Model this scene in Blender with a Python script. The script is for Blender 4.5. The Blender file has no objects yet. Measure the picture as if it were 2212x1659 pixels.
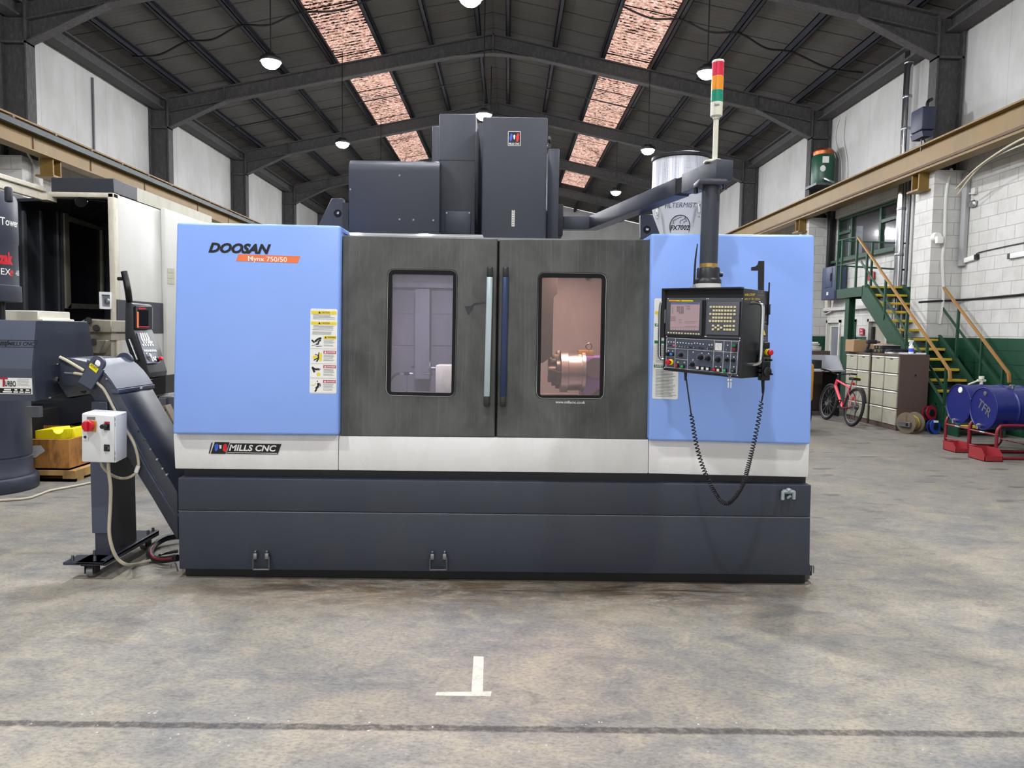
import bpy, bmesh, math, random
from mathutils import Vector, Matrix
V = Vector
C = bpy.context.scene.collection
random.seed(7)
PI = math.pi

# ------------------------------------------------------------------ camera
LAMP_W = 780.0; INT_R = 34.0; INT_L = 30.0; SKY = 1.15; EXPO = 0.0
F, CX, CY, EYE, ROLL = 1560.0, 1106.0, 829.5, 1.6, 0.0145
_dy = V(((1098 - CX) / F, -(718 - CY) / F, -1)).normalized()
_up = V((1, -ROLL, 0)).cross(_dy).normalized()
if _up.y < 0:
    _up = -_up
_x = _dy.cross(_up)
ROT = Matrix((_x, _dy, _up))
CAM = V((0, 0, EYE))

def ray(px, py):
    return ROT @ V(((px - CX) / F, -(py - CY) / F, -1))
def P(px, py, Y):            # point of the place at depth Y
    d = ray(px, py); return CAM + d * (Y / d.y)
def PX(px, py, X):           # point on the vertical plane X
    d = ray(px, py); return CAM + d * (X / d.x)
def PZ(px, py, Z=0.0):       # point at height Z
    d = ray(px, py); return CAM + d * ((Z - EYE) / d.z)
class Plane:
    def __init__(s, a, b, c):
        s.o = a; s.n = (b - a).cross(c - a).normalized()
        if s.n.dot(CAM - a) < 0: s.n = -s.n
    def at(s, px, py, off=0.0):
        d = ray(px, py); o = s.o + s.n * off
        return CAM + d * ((o - CAM).dot(s.n) / d.dot(s.n))

cam = bpy.data.cameras.new('camera')
cam.sensor_fit = 'HORIZONTAL'; cam.sensor_width = 36.0; cam.lens = 36.0 * F / 2212.0
cam.clip_start = 0.05; cam.clip_end = 200
camo = bpy.data.objects.new('camera', cam); C.objects.link(camo)
m4 = ROT.to_4x4(); m4.translation = CAM
camo.matrix_world = m4
bpy.context.scene.camera = camo

# ------------------------------------------------------------------ materials
def lin(h):
    h = h.lstrip('#')
    o = []
    for i in (0, 2, 4):
        v = int(h[i:i + 2], 16) / 255
        o.append(v / 12.92 if v <= .04045 else ((v + .055) / 1.055) ** 2.4)
    return tuple(o) + (1,)
class NT:
    def __init__(s, name):
        s.m = bpy.data.materials.new(name); s.m.use_nodes = True
        s.t = s.m.node_tree; s.t.nodes.clear()
        s.out = s.n('ShaderNodeOutputMaterial')
    def n(s, t, **k):
        x = s.t.nodes.new(t)
        for a, b in k.items():
            if hasattr(x, a): setattr(x, a, b)
        return x
    def l(s, a, b): s.t.links.new(a, b)
    def val(s, node, key, v):
        if hasattr(v, 'is_output'): s.l(v, node.inputs[key])
        else: node.inputs[key].default_value = v
    def noise(s, scale, detail=4, rough=.6, vec=None, dist=0.0):
        x = s.n('ShaderNodeTexNoise'); x.inputs['Scale'].default_value = scale
        x.inputs['Detail'].default_value = detail; x.inputs['Roughness'].default_value = rough
        x.inputs['Distortion'].default_value = dist
        if vec is not None: s.l(vec, x.inputs['Vector'])
        return x.outputs['Fac']
    def ramp(s, fac, *stops):
        x = s.n('ShaderNodeValToRGB'); e = x.color_ramp.elements
        while len(e) < len(stops): e.new(.5)
        for i, (p, c) in enumerate(stops):
            e[i].position = p; e[i].color = c if len(c) == 4 else tuple(c) + (1,)
        s.l(fac, x.inputs['Fac']); return x.outputs['Color']
    def mix(s, fac, a, b, mode='MIX'):
        x = s.n('ShaderNodeMix'); x.data_type = 'RGBA'; x.blend_type = mode
        s.val(x, 0, fac); s.val(x, 6, a); s.val(x, 7, b); return x.outputs[2]
    def math(s, op, a, b=0.0, clamp=False):
        x = s.n('ShaderNodeMath'); x.operation = op; x.use_clamp = clamp
        s.val(x, 0, a); s.val(x, 1, b); return x.outputs[0]
    def obj(s): return s.n('ShaderNodeTexCoord').outputs['Object']
    def pos(s): return s.n('ShaderNodeNewGeometry').outputs['Position']
    def mapping(s, vec, scale=(1, 1, 1), rot=(0, 0, 0), loc=(0, 0, 0)):
        x = s.n('ShaderNodeMapping'); s.l(vec, x.inputs['Vector'])
        x.inputs['Scale'].default_value = scale; x.inputs['Rotation'].default_value = rot
        x.inputs['Location'].default_value = loc; return x.outputs['Vector']
    def sep(s, vec):
        x = s.n('ShaderNodeSeparateXYZ'); s.l(vec, x.inputs[0]); return x.outputs
    def comb(s, a, b, c):
        x = s.n('ShaderNodeCombineXYZ'); s.val(x, 0, a); s.val(x, 1, b); s.val(x, 2, c); return x.outputs[0]
    def bump(s, h, strength=.3, dist=.01):
        x = s.n('ShaderNodeBump'); x.inputs['Strength'].default_value = strength
        x.inputs['Distance'].default_value = dist; s.l(h, x.inputs['Height']); return x.outputs[0]
    def bsdf(s, col, rough=.5, metal=0.0, normal=None, spec=.5, coat=0.0):
        x = s.n('ShaderNodeBsdfPrincipled')
        s.val(x, 'Base Color', col); s.val(x, 'Roughness', rough); s.val(x, 'Metallic', metal)
        x.inputs['Specular IOR Level'].default_value = spec
        x.inputs['Coat Weight'].default_value = coat
        if normal is not None: s.l(normal, x.inputs['Normal'])
        s.l(x.outputs[0], s.out.inputs[0]); return x
M = {}
def mat(name, hexc, rough=.5, metal=0.0, var=.12, scale=9.0, bump=0.0, bscale=120.0, spec=.5, grime=None, coat=0.0):
    """plain painted / moulded / metal surface with slight mottling and optional grime"""
    t = NT(name); c = lin(hexc); o = t.obj()
    a = tuple(x * (1 - var) for x in c[:3]) + (1,); b = tuple(min(1, x * (1 + var)) for x in c[:3]) + (1,)
    f = t.noise(scale, 5, .65, o)
    col = t.mix(f, a, b)
    if grime:
        g = t.noise(scale * .45, 8, .72, t.mapping(o, (1, 1, .35)))
        gf = t.ramp(g, (.46, (0, 0, 0)), (.72, (1, 1, 1)))
        col = t.mix(t.math('MULTIPLY', gf, grime[1]), col, lin(grime[0]))
    nrm = t.bump(t.noise(bscale, 3, .6, o), bump, .004) if bump else None
    r = t.math('ADD', t.math('MULTIPLY', f, .16), rough - .08, True)
    t.bsdf(col, r, metal, nrm, spec, coat); M[name] = t.m; return t.m
def doorpaint():
    t = NT('door_paint'); o = t.obj()
    st = t.noise(5, 6, .7, t.mapping(o, (14, 1, .5))); cl = t.noise(2.2, 6, .62, t.mapping(o, (1, 1, .8)), .5); fine = t.noise(220, 3, .6, t.mapping(o, (1, 1, .12)))
    c = t.mix(t.ramp(cl, (.36, (0, 0, 0)), (.66, (1, 1, 1))), lin('#3D3E3D'), lin('#5F615E'))
    c = t.mix(t.math('MULTIPLY', t.ramp(st, (.5, (0, 0, 0)), (.75, (1, 1, 1))), .35), c, lin('#787A77'))
    c = t.mix(t.math('MULTIPLY', fine, .25), c, lin('#3A3B3B'))
    t.bsdf(c, t.math('ADD', .36, t.math('MULTIPLY', cl, .15)), .2, t.bump(fine, .06, .003), .5); M['door_paint'] = t.m
doorpaint()
def perforated():
    t = NT('perforated_white'); o = t.obj(); v = t.n('ShaderNodeTexVoronoi'); v.inputs['Scale'].default_value = 90; v.inputs['Randomness'].default_value = 0; t.l(o, v.inputs['Vector'])
    t.bsdf(t.mix(t.math('LESS_THAN', v.outputs['Distance'], .28), lin('#C2C4C9'), lin('#74777E')), .35, .2); M['perforated_white'] = t.m
perforated()
def emit(name, hexc, s):
    t = NT(name); e = t.n('ShaderNodeEmission'); e.inputs[0].default_value = lin(hexc); e.inputs[1].default_value = s
    t.l(e.outputs[0], t.out.inputs[0]); M[name] = t.m

mat('blue_paint', '#8DB0F8', .32, 0, .03, 3, .0, spec=.45)
mat('gasket', '#08090B', .6, 0, .1, 20, spec=.25)
mat('drum_white', '#CFD1D4', .4, 0, .03, 12)
mat('white_band', '#E8E9E8', .4, 0, .05, 4, grime=('#B9B4A6', .35))
mat('slate_paint', '#343947', .45, 0, .10, 5, .05, 300, grime=('#41454A', .5))
mat('slate_textured', '#343843', .38, 0, .12, 60, .35, 420)
mat('slate_dark', '#23262F', .5, 0, .12, 12, .06, 300)
mat('conveyor_paint', '#343945', .36, 0, .14, 8, .12, 260)
mat('conveyor_light', '#464D5E', .4, 0, .08, 8, .06, 260)
mat('black_plastic', '#15161A', .38, 0, .15, 20)
mat('black_paint', '#101217', .5, 0, .2, 20)
mat('black_matte', '#08090B', .85, 0, .2, 20)
mat('panel_black', '#24262B', .4, 0, .2, 14, .08, 400)
mat('panel_grey', '#5A5D64', .45, 0, .05, 14)
mat('panel_slate', '#4C5262', .45, 0, .06, 14)
mat('key_cream', '#E6D9AE', .45, 0, .05, 60)
mat('chrome', '#C9CCD0', .16, 1.0, .05, 20)
mat('steel', '#9A9DA2', .32, .9, .15, 25)
mat('steel_dull', '#6B6D72', .48, .8, .2, 25)
mat('handle_silver', '#A9B8BC', .32, .35, .06, 20)
mat('handle_blue', '#1F3054', .35, .3, .15, 20)
mat('white_paint', '#DCDEE0', .4, 0, .03, 12)
mat('white_plastic', '#E8E8E4', .4, 0, .03, 12)
mat('ivory', '#D8D6C6', .45, 0, .04, 12)
mat('sticker_white', '#EDEEEA', .5, 0, .02, 20)
mat('paper_grey', '#B9BABB', .6, 0, .05, 30)
mat('ink', '#0B0D14', .5, 0, .02, 20)
mat('ink_grey', '#8A8D92', .6, 0, .02, 20)
mat('orange', '#EE7A48', .45, 0, .04, 20)
mat('yellow', '#EFD41C', .42, 0, .05, 20)
mat('yellow_bright', '#F2E41A', .4, 0, .06, 14)
mat('red', '#C81A2A', .38, 0, .05, 20)
mat('sign_red', '#A92036', .5, 0, .04, 20)
mat('danger_red', '#B84A5E', .5, 0, .04, 20)
mat('logo_blue', '#3B62D8', .45, 0, .04, 20)
mat('logo_red', '#E0222E', .45, 0, .04, 20)
mat('green_sticker', '#1F7A47', .5, 0, .04, 20)
mat('green_button', '#23B455', .4, 0, .04, 20)
mat('blue_button', '#2F86E0', .4, 0, .04, 20)
mat('beige_wornpaint', '#B9B3A4', .5, 0, .1, 10, grime=('#6E675A', .55))
mat('offwhite_panel', '#B5B5B0', .45, 0, .04, 6, grime=('#9C9B95', .4))
mat('cast_beige', '#8D887A', .5, 0, .12, 10, grime=('#54524B', .5))
mat('rafter_steel', '#403F41', .75, 0, .65, 45, .6, 60, grime=('#67625C', .6))
mat('purlin_steel', '#1E2029', .7, 0, .3, 20, .2, 90)
mat('crane_yellow', '#7B6029', .5, .0, .16, 5, .08, 80, grime=('#5B4A2C', .5))
mat('crane_brown', '#6E5A48', .6, .0, .16, 5, .08, 80)
mat('conductor_green', '#2E3A3B', .5, 0, .2, 10)
mat('stair_green', '#17402C', .5, 0, .14, 10, .05, 120)
mat('tread_yellow', '#D8B93A', .5, 0, .15, 10, grime=('#5C5128', .4))
mat('oak', '#9B7440', .5, 0, .2, 14)
mat('cabinet_brown', '#54443F', .55, 0, .05, 12)
mat('cabinet_cream', '#A8A694', .5, 0, .07, 9, grime=('#6D6B62', .35))
mat('drum_blue', '#0B1A66', .36, 0, .14, 7, .06, 60)
mat('stand_red', '#7A1427', .42, 0, .1, 14)
mat('bin_red', '#962A30', .5, 0, .1, 14)
mat('tyre', '#131417', .8, 0, .2, 30, .4, 90)
mat('fork_yellow', '#C48A22', .5, 0, .15, 10, grime=('#3D2D12', .5))
mat('bike_pink', '#E0485A', .35, 0, .12, 20)
mat('bike_crimson', '#8F1230', .35, 0, .12, 20)
mat('cardboard', '#9C7F5F', .75, 0, .12, 14)
mat('box_wood', '#B07A3C', .7, 0, .2, 16, .15, 60, grime=('#2D1A10', .95))
mat('pallet_wood', '#B8935A', .75, 0, .22, 12, .15, 60, grime=('#4B3220', .6))
mat('reel_wood', '#6E6252', .75, 0, .2, 14)
mat('cable_yellow', '#A8904A', .6, 0, .2, 30)
mat('cable_white', '#BFB8A2', .5, 0, .12, 20)
mat('cable_black', '#0C0D11', .45, 0, .1, 20)
mat('hose_black', '#1C1E26', .4, 0, .15, 20)
mat('hose_red', '#7A1F2C', .5, 0, .15, 20)
mat('reel_red', '#8E1C30', .4, 0, .1, 20)
mat('reel_blue', '#2446A8', .4, 0, .1, 20)
mat('isolator_blue', '#3A4460', .5, 0, .08, 10)
mat('heater_blue', '#30354A', .5, 0, .1, 10)
mat('tank_green', '#134A35', .4, 0, .2, 18, .3, 30)
mat('copper', '#A9603C', .35, .7, .2, 14)
mat('desk_grey', '#9B9EA2', .5, 0, .06, 12)
mat('navy_cloth', '#1B2340', .85, 0, .3, 30, .4, 60)
mat('book_black', '#17181D', .6, 0, .2, 20)
mat('paper', '#D6D6D2', .7, 0, .06, 20)
mat('interior_grey', '#8E8F95', .5, .2, .1, 5, grime=('#6C6A68', .6))
mat('casting_purple', '#7A63B8', .35, .1, .15, 8)
mat('tailstock_cream', '#CFCFB4', .5, 0, .08, 30, grime=('#3E4236', .35))
mat('floor_tape', '#D8D8CC', .7, 0, .08, 30, grime=('#8B887E', .5))
mat('lamp_red', '#D2254A', .25, 0, .05, 20)
mat('lamp_amber', '#E8932A', .25, 0, .05, 20)
mat('lamp_green', '#12896B', .25, 0, .05, 20)
mat('screen_surround', '#4A4D53', .45, 0, .05, 20)
mat('lens_grey', '#7C7E86', .2, 0, .1, 20)
mat('key_brass', '#B99A55', .35, .7, .1, 20)
mat('pipe_white', '#CFCFCB', .45, 0, .05, 12)
mat('trunking_grey', '#A5A6A6', .5, 0, .05, 12)
mat('dark_window', '#0B0E1A', .12, 0, .2, 6)
mat('door_white', '#C9C8C2', .5, 0, .05, 9, grime=('#8D8A82', .4))
mat('hub_grey', '#8E9094', .35, .7, .15, 30)
emit('lamp_glow', '#FAFBFF', LAMP_W)
emit('lamp_warm', '#FF9A5A', 4.0)  # glow standing in for an orange reflection inside the machine
emit('screen_glow', '#B59CA0', .85)
emit('screen_bar', '#7F83B4', .62)
emit('small_screen', '#3A3D45', .3)
emit('led_pink', '#FF6A9A', .8)

def concrete():
    t = NT('concrete_floor'); p = t.pos(); X, Y, Z = t.sep(p)
    n1 = t.noise(1.1, 8, .68, t.mapping(p, (1, 1.3, 1)), .6)
    n2 = t.noise(4.5, 8, .7, t.mapping(p, (1, 1.5, 1), (0, 0, .5)), .5)
    n3 = t.noise(.35, 6, .6, p)
    fine = t.noise(38, 7, .8, t.mapping(p, (1, 1.8, 1), (0, 0, .2)))
    base = t.mix(t.ramp(n1, (.36, (0, 0, 0)), (.62, (1, 1, 1))), lin('#868584'), lin('#A9A192'))
    base = t.mix(t.math('MULTIPLY', t.ramp(n2, (.50, (0, 0, 0)), (.66, (1, 1, 1))), .5), base, lin('#C0B59C'))
    base = t.mix(t.math('MULTIPLY', t.ramp(n2, (.36, (1, 1, 1)), (.46, (0, 0, 0))), .45), base, lin('#686868'))
    base = t.mix(t.math('MULTIPLY', t.ramp(t.noise(2.4, 9, .75, t.mapping(p, (1, 2, 1), (0, 0, -.4)), 1.0), (.58, (0, 0, 0)), (.72, (1, 1, 1))), .5), base, lin('#5A5856'))
    # fine grain and scratches
    base = t.mix(t.math('MULTIPLY', t.ramp(fine, (.36, (1, 1, 1)), (.52, (0, 0, 0))), .5), base, lin('#4C4A47'))
    base = t.mix(t.math('MULTIPLY', t.ramp(fine, (.56, (0, 0, 0)), (.7, (1, 1, 1))), .45), base, lin('#C4C1BA'))
    # oil and rust stains in front of the big machine (own shape, on the floor itself)
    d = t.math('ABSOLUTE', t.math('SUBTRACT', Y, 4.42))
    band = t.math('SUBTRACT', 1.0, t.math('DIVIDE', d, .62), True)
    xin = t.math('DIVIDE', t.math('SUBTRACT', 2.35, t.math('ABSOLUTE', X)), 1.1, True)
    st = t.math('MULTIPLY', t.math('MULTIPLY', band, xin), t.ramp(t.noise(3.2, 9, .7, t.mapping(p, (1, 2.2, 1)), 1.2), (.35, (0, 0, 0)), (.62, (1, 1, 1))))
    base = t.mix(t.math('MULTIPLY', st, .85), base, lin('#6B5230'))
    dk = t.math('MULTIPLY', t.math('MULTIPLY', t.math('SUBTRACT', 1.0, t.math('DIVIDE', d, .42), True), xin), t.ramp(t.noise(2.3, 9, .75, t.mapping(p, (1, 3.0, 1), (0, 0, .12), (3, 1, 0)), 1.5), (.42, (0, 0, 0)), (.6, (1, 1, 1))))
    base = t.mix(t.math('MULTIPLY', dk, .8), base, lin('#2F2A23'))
    # floor colour turns darker further in, with scattered dark blotches
    aisle = t.math('DIVIDE', t.math('SUBTRACT', Y, 4.6), 3.0, True)
    base = t.mix(t.math('MULTIPLY', aisle, .55), base, t.mix(n3, lin('#514F4C'), lin('#625E59')))
    base = t.mix(t.math('MULTIPLY', aisle, t.math('MULTIPLY', t.ramp(t.noise(3.5, 3, .5, t.mapping(p, (.5, 1.6, 1))), (.63, (0, 0, 0)), (.67, (1, 1, 1))), .55)), base, lin('#2A2724'))
    # expansion joint
    jy = t.math('ADD', 2.815, t.math('MULTIPLY', t.math('SUBTRACT', t.noise(9, 6, .7, t.comb(X, 0.0, 0.0)), .5), .05))
    jd = t.math('ABSOLUTE', t.math('SUBTRACT', Y, jy))
    j = t.math('SUBTRACT', 1.0, t.math('DIVIDE', jd, .032), True)
    jn = t.math('MULTIPLY', t.ramp(j, (.15, (0, 0, 0)), (.5, (1, 1, 1))), t.ramp(t.noise(30, 5, .7, p), (.35, (.35, .35, .35)), (.55, (1, 1, 1))))
    base = t.mix(t.math('MULTIPLY', jn, .8), base, lin('#3E3A3A'))
    # swarf and chips scattered beside the joint
    w = t.n('ShaderNodeTexVoronoi'); w.inputs['Scale'].default_value = 26; w.inputs['Randomness'].default_value = 1
    t.l(p, w.inputs['Vector'])
    near = t.math('SUBTRACT', 1.0, t.math('DIVIDE', jd, .22), True)
    sp = t.math('MULTIPLY', t.math('LESS_THAN', w.outputs['Distance'], t.math('MULTIPLY', t.noise(3, 3, .6, p), .26)), near)
    base = t.mix(t.math('MULTIPLY', sp, t.math('GREATER_THAN', t.noise(14, 2, .5, p), .56)), base, lin('#DAD8D0'))
    h = t.math('SUBTRACT', t.math('ADD', t.math('MULTIPLY', fine, .3), t.math('MULTIPLY', n2, .4)), t.math('MULTIPLY', jn, .9))
    r = t.math('ADD', .48, t.math('MULTIPLY', n1, .25))
    t.bsdf(base, r, 0, t.bump(h, .35, .012), .4); M['concrete_floor'] = t.m
concrete()

def blockwork():
    t = NT('painted_blockwork'); p = t.pos(); X, Y, Z = t.sep(p)
    N = t.sep(t.n('ShaderNodeNewGeometry').outputs['Normal'])
    side = t.math('GREATER_THAN', t.math('ABSOLUTE', N[0]), .5)
    u = t.math('ADD', t.math('MULTIPLY', side, Y), t.math('MULTIPLY', t.math('SUBTRACT', 1.0, side), X))
    b = t.n('ShaderNodeTexBrick'); t.l(t.comb(u, Z, 0.0), b.inputs['Vector'])
    b.inputs['Scale'].default_value = 1.0; b.inputs['Brick Width'].default_value = .46; b.inputs['Row Height'].default_value = .235
    b.inputs['Mortar Size'].default_value = .008; b.inputs['Mortar Smooth'].default_value = .3
    b.inputs['Color1'].default_value = lin('#D0D0CD'); b.inputs['Color2'].default_value = lin('#CACAC6'); b.inputs['Mortar'].default_value = lin('#ACACA8')
    n = t.noise(2.5, 7, .7, p); fine = t.noise(60, 4, .7, p)
    w = t.mix(t.math('MULTIPLY', t.ramp(n, (.45, (0, 0, 0)), (.7, (1, 1, 1))), .45), b.outputs['Color'], lin('#A3A19B'))
    g = t.mix(b.outputs['Fac'], t.mix(n, lin('#12402C'), lin('#1B4A34')), lin('#0E3323'))
    col = t.mix(t.math('GREATER_THAN', Z, 1.62), g, w)
    h = t.math('SUBTRACT', t.math('MULTIPLY', fine, .25), b.outputs['Fac'])
    t.bsdf(col, .6, 0, t.bump(h, .6, .01), .35); M['painted_blockwork'] = t.m
blockwork()

def cladding():
    t = NT('white_cladding'); p = t.pos(); X, Y, Z = t.sep(p)
    f = t.math('FRACT', t.math('DIVIDE', Y, 1.2))
    line = t.math('LESS_THAN', t.math('ABSOLUTE', t.math('SUBTRACT', f, .5)), .004)
    n = t.noise(1.6, 7, .65, t.mapping(p, (1, 1, .5)))
    c = t.mix(t.ramp(n, (.4, (0, 0, 0)), (.7, (1, 1, 1))), lin('#C4C4C2'), lin('#B2B2AF'))
    c = t.mix(t.math('MULTIPLY', line, .5), c, lin('#77787A'))
    t.bsdf(c, .55, 0, t.bump(t.noise(80, 3, .6, p), .15, .004), .3); M['white_cladding'] = t.m
cladding()

def roofsheet():
    t = NT('roof_sheets'); p = t.pos(); X, Y, Z = t.sep(p)
    wob = t.math('MULTIPLY', t.noise(1.2, 3, .5, t.comb(X, 0.0, 0.0)), .18)
    f = t.math('FRACT', t.math('DIVIDE', t.math('ADD', Y, wob), .94))
    line = t.math('LESS_THAN', f, .035)
    corr = t.math('SINE', t.math('MULTIPLY', Y, 2 * PI / .152))
    n = t.noise(1.5, 7, .7, p)
    c = t.mix(n, lin('#4C4A49'), lin('#64615E'))
    c = t.mix(line, c, lin('#1B1B1E'))
    t.bsdf(c, .85, 0, t.bump(t.math('ADD', t.math('MULTIPLY', corr, .3), t.math('MULTIPLY', line, -1.0)), .5, .02), .2); M['roof_sheets'] = t.m
roofsheet()

def skylight():
    t = NT('dirty_skylight'); p = t.pos(); X, Y, Z = t.sep(p)
    corr = t.math('MULTIPLY', t.math('SINE', t.math('MULTIPLY', Y, 2 * PI / .152)), .06)
    n = t.noise(7, 9, .78, t.mapping(p, (1, 2.2, 1)), .8)
    big = t.math('MULTIPLY', t.noise(.9, 3, .5, p), .2)
    # dirt lies thicker where the leaves collect on the near left sheets
    near = t.math('MULTIPLY', t.math('SUBTRACT', 1.0, t.math('DIVIDE', t.math('SUBTRACT', Y, 14.0), 6.0), True), t.math('LESS_THAN', X, 0.0))
    s = t.math('ADD', t.math('ADD', n, corr), t.math('ADD', big, t.math('MULTIPLY', near, .07)))
    dirt = t.ramp(s, (.0, (0, 0, 0)), (.665, (0, 0, 0)), (.70, (1, 1, 1)))
    lap = t.math('LESS_THAN', t.math('FRACT', t.math('DIVIDE', Y, 2.8)), .012)
    dirt = t.math('MAXIMUM', dirt, lap)
    tr = t.n('ShaderNodeBsdfTransparent')
    t.l(t.mix(t.ramp(t.noise(12, 6, .7, p), (.4, (0, 0, 0)), (.65, (1, 1, 1))), lin('#FFF0EA'), lin('#D9B4A6')), tr.inputs[0])
    df = t.n('ShaderNodeBsdfDiffuse'); df.inputs[0].default_value = lin('#1F1A18')
    mx = t.n('ShaderNodeMixShader'); t.l(dirt, mx.inputs[0]); t.l(tr.outputs[0], mx.inputs[1]); t.l(df.outputs[0], mx.inputs[2])
    t.l(mx.outputs[0], t.out.inputs[0]); M['dirty_skylight'] = t.m
skylight()

def glass(name, tint, glossy=.08, haze=.0, hz='#C8C4C8'):
    t = NT(name)
    tr = t.n('ShaderNodeBsdfTransparent'); tr.inputs[0].default_value = lin(tint)
    gl = t.n('ShaderNodeBsdfGlossy'); gl.inputs['Roughness'].default_value = .08
    df = t.n('ShaderNodeBsdfDiffuse'); df.inputs[0].default_value = lin(hz)
    o = t.obj()
    scr = t.ramp(t.noise(5, 6, .7, t.mapping(o, (9, 1, .35))), (.55, (0, 0, 0)), (.8, (1, 1, 1)))
    m1 = t.n('ShaderNodeMixShader'); t.l(t.math('ADD', haze, t.math('MULTIPLY', scr, haze * 1.2)), m1.inputs[0]); t.l(tr.outputs[0], m1.inputs[1]); t.l(df.outputs[0], m1.inputs[2])
    m2 = t.n('ShaderNodeMixShader'); m2.inputs[0].default_value = glossy; t.l(m1.outputs[0], m2.inputs[1]); t.l(gl.outputs[0], m2.inputs[2])
    t.l(m2.outputs[0], t.out.inputs[0]); M[name] = t.m
glass('door_glass', '#DCD8E2', .05, .06)
glass('door_glass_scratched', '#F0DCD6', .05, .03)
glass('window_glass', '#A9B0B8', .14, .05)

# ------------------------------------------------------------------ mesh building
_txt = {}
class MB:
    def __init__(s, m=None):
        s.bm = bmesh.new(); s.mats = []; s.mi = 0
        if m: s.m(m)
    def m(s, name):
        if name not in s.mats: s.mats.append(name)
        s.mi = s.mats.index(name); return s
    def _f(s, vs, smooth=True):
        try:
            f = s.bm.faces.new(vs); f.material_index = s.mi; return f
        except ValueError: return None
    def poly(s, pts): s._f([s.bm.verts.new(p) for p in pts]); return s
    def hexa(s, b, t, bev=0.0, seg=2):
        """b, t: four points each, matching order"""
        v = [s.bm.verts.new(p) for p in list(b) + list(t)]; n = len(b); fs = []
        fs.append(s._f(v[:n][::-1])); fs.append(s._f(v[n:]))
        for i in range(n):
            j = (i + 1) % n; fs.append(s._f((v[i], v[j], v[n + j], v[n + i])))
        fs = [f for f in fs if f]
        bmesh.ops.recalc_face_normals(s.bm, faces=fs)
        if bev:
            es = list({e for f in fs for e in f.edges})
            r = bmesh.ops.bevel(s.bm, geom=es, offset=bev, segments=seg, affect='EDGES', profile=.5, clamp_overlap=True)
            for f in r['faces']: f.material_index = s.mi
        return s
    def box(s, lo, hi, bev=0.0, seg=2):
        x0, y0, z0 = lo; x1, y1, z1 = hi
        return s.hexa([(x0, y0, z0), (x1, y0, z0), (x1, y1, z0), (x0, y1, z0)], [(x0, y0, z1), (x1, y0, z1), (x1, y1, z1), (x0, y1, z1)], bev, seg)
    def obox(s, c, ax, ay, az, bev=0.0, seg=2):
        """centre and three half-extent vectors"""
        c = V(c); ax = V(ax); ay = V(ay); az = V(az)
        return s.hexa([c - ax - ay - az, c + ax - ay - az, c + ax + ay - az, c - ax + ay - az], [c - ax - ay + az, c + ax - ay + az, c + ax + ay + az, c - ax + ay + az], bev, seg)
    def prism(s, pts, vec, bev=0.0, seg=2):
        vec = V(vec); pts = [V(p) for p in pts]
        return s.hexa(pts, [p + vec for p in pts], bev, seg)
    def bar(s, a, b, w, h, up=(0, 0, 1), bev=0.0):
        a = V(a); b = V(b); d = (b - a); L = d.length; d.normalize(); u = V(up)
        sd = d.cross(u)
        if sd.length < 1e-4: sd = d.cross(V((1, 0, 0)))
        sd.normalize(); u = sd.cross(d)
        return s.obox((a + b) / 2, d * L / 2, sd * w / 2, u * h / 2, bev)
    def cyl(s, a, b, r0, r1=None, n=20, cap=True):
        a = V(a); b = V(b); r1 = r0 if r1 is None else r1; d = (b - a).normalized()
        x = d.orthogonal().normalized(); y = d.cross(x)
        A = []; B = []
        for i in range(n):
            t = 2 * PI * i / n; o = x * math.cos(t) + y * math.sin(t)
            A.append(s.bm.verts.new(a + o * r0)); B.append(s.bm.verts.new(b + o * r1))
        for i in range(n):
            j = (i + 1) % n; s._f((A[i], A[j], B[j], B[i]))
        if cap: s._f(A[::-1]); s._f(B)
        return s
    def lathe(s, o, ax, prof, n=28):
        """prof: (radius, height along axis)"""
        o = V(o); d = V(ax).normalized(); x = d.orthogonal().normalized(); y = d.cross(x); rings = []
        for r, h in prof:
            rings.append([s.bm.verts.new(o + d * h + (x * math.cos(2 * PI * i / n) + y * math.sin(2 * PI * i / n)) * max(r, 1e-4)) for i in range(n)])
        for A, B in zip(rings, rings[1:]):
            for i in range(n):
                j = (i + 1) % n; s._f((A[i], A[j], B[j], B[i]))
        s._f(rings[0][::-1]); s._f(rings[-1]); return s
    def tube(s, pts, r, n=8, closed=False):
        pts = [V(p) for p in pts]; N = len(pts); rings = []; prev = None
        for i, p in enumerate(pts):
            if closed: d = pts[(i + 1) % N] - pts[i - 1]
            else: d = pts[min(i + 1, N - 1)] - pts[max(i - 1, 0)]
            if d.length < 1e-9: d = V((0, 0, 1))
            d.normalize()
            x = d.orthogonal().normalized() if prev is None else (prev - d * prev.dot(d))
            if x.length < 1e-5: x = d.orthogonal()
            x.normalize(); prev = x; y = d.cross(x)
            rr = r[i] if isinstance(r, (list, tuple)) else r
            rings.append([s.bm.verts.new(p + (x * math.cos(2 * PI * k / n) + y * math.sin(2 * PI * k / n)) * rr) for k in range(n)])
        pr = list(zip(rings, rings[1:]))
        if closed: pr.append((rings[-1], rings[0]))
        for A, B in pr:
            for k in range(n):
                j = (k + 1) % n; s._f((A[k], A[j], B[j], B[k]))
        if not closed: s._f(rings[0][::-1]); s._f(rings[-1])
        return s
    def torus(s, c, ax, R, r, n=28, k=8, a0=0.0, a1=2 * PI):
        c = V(c); d = V(ax).normalized(); x = d.orthogonal().normalized(); y = d.cross(x)
        full = abs(a1 - a0 - 2 * PI) < 1e-6; m = n if full else n + 1
        pts = [c + (x * math.cos(a0 + (a1 - a0) * i / n) + y * math.sin(a0 + (a1 - a0) * i / n)) * R for i in range(m)]
        return s.tube(pts, r, k, full)
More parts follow.
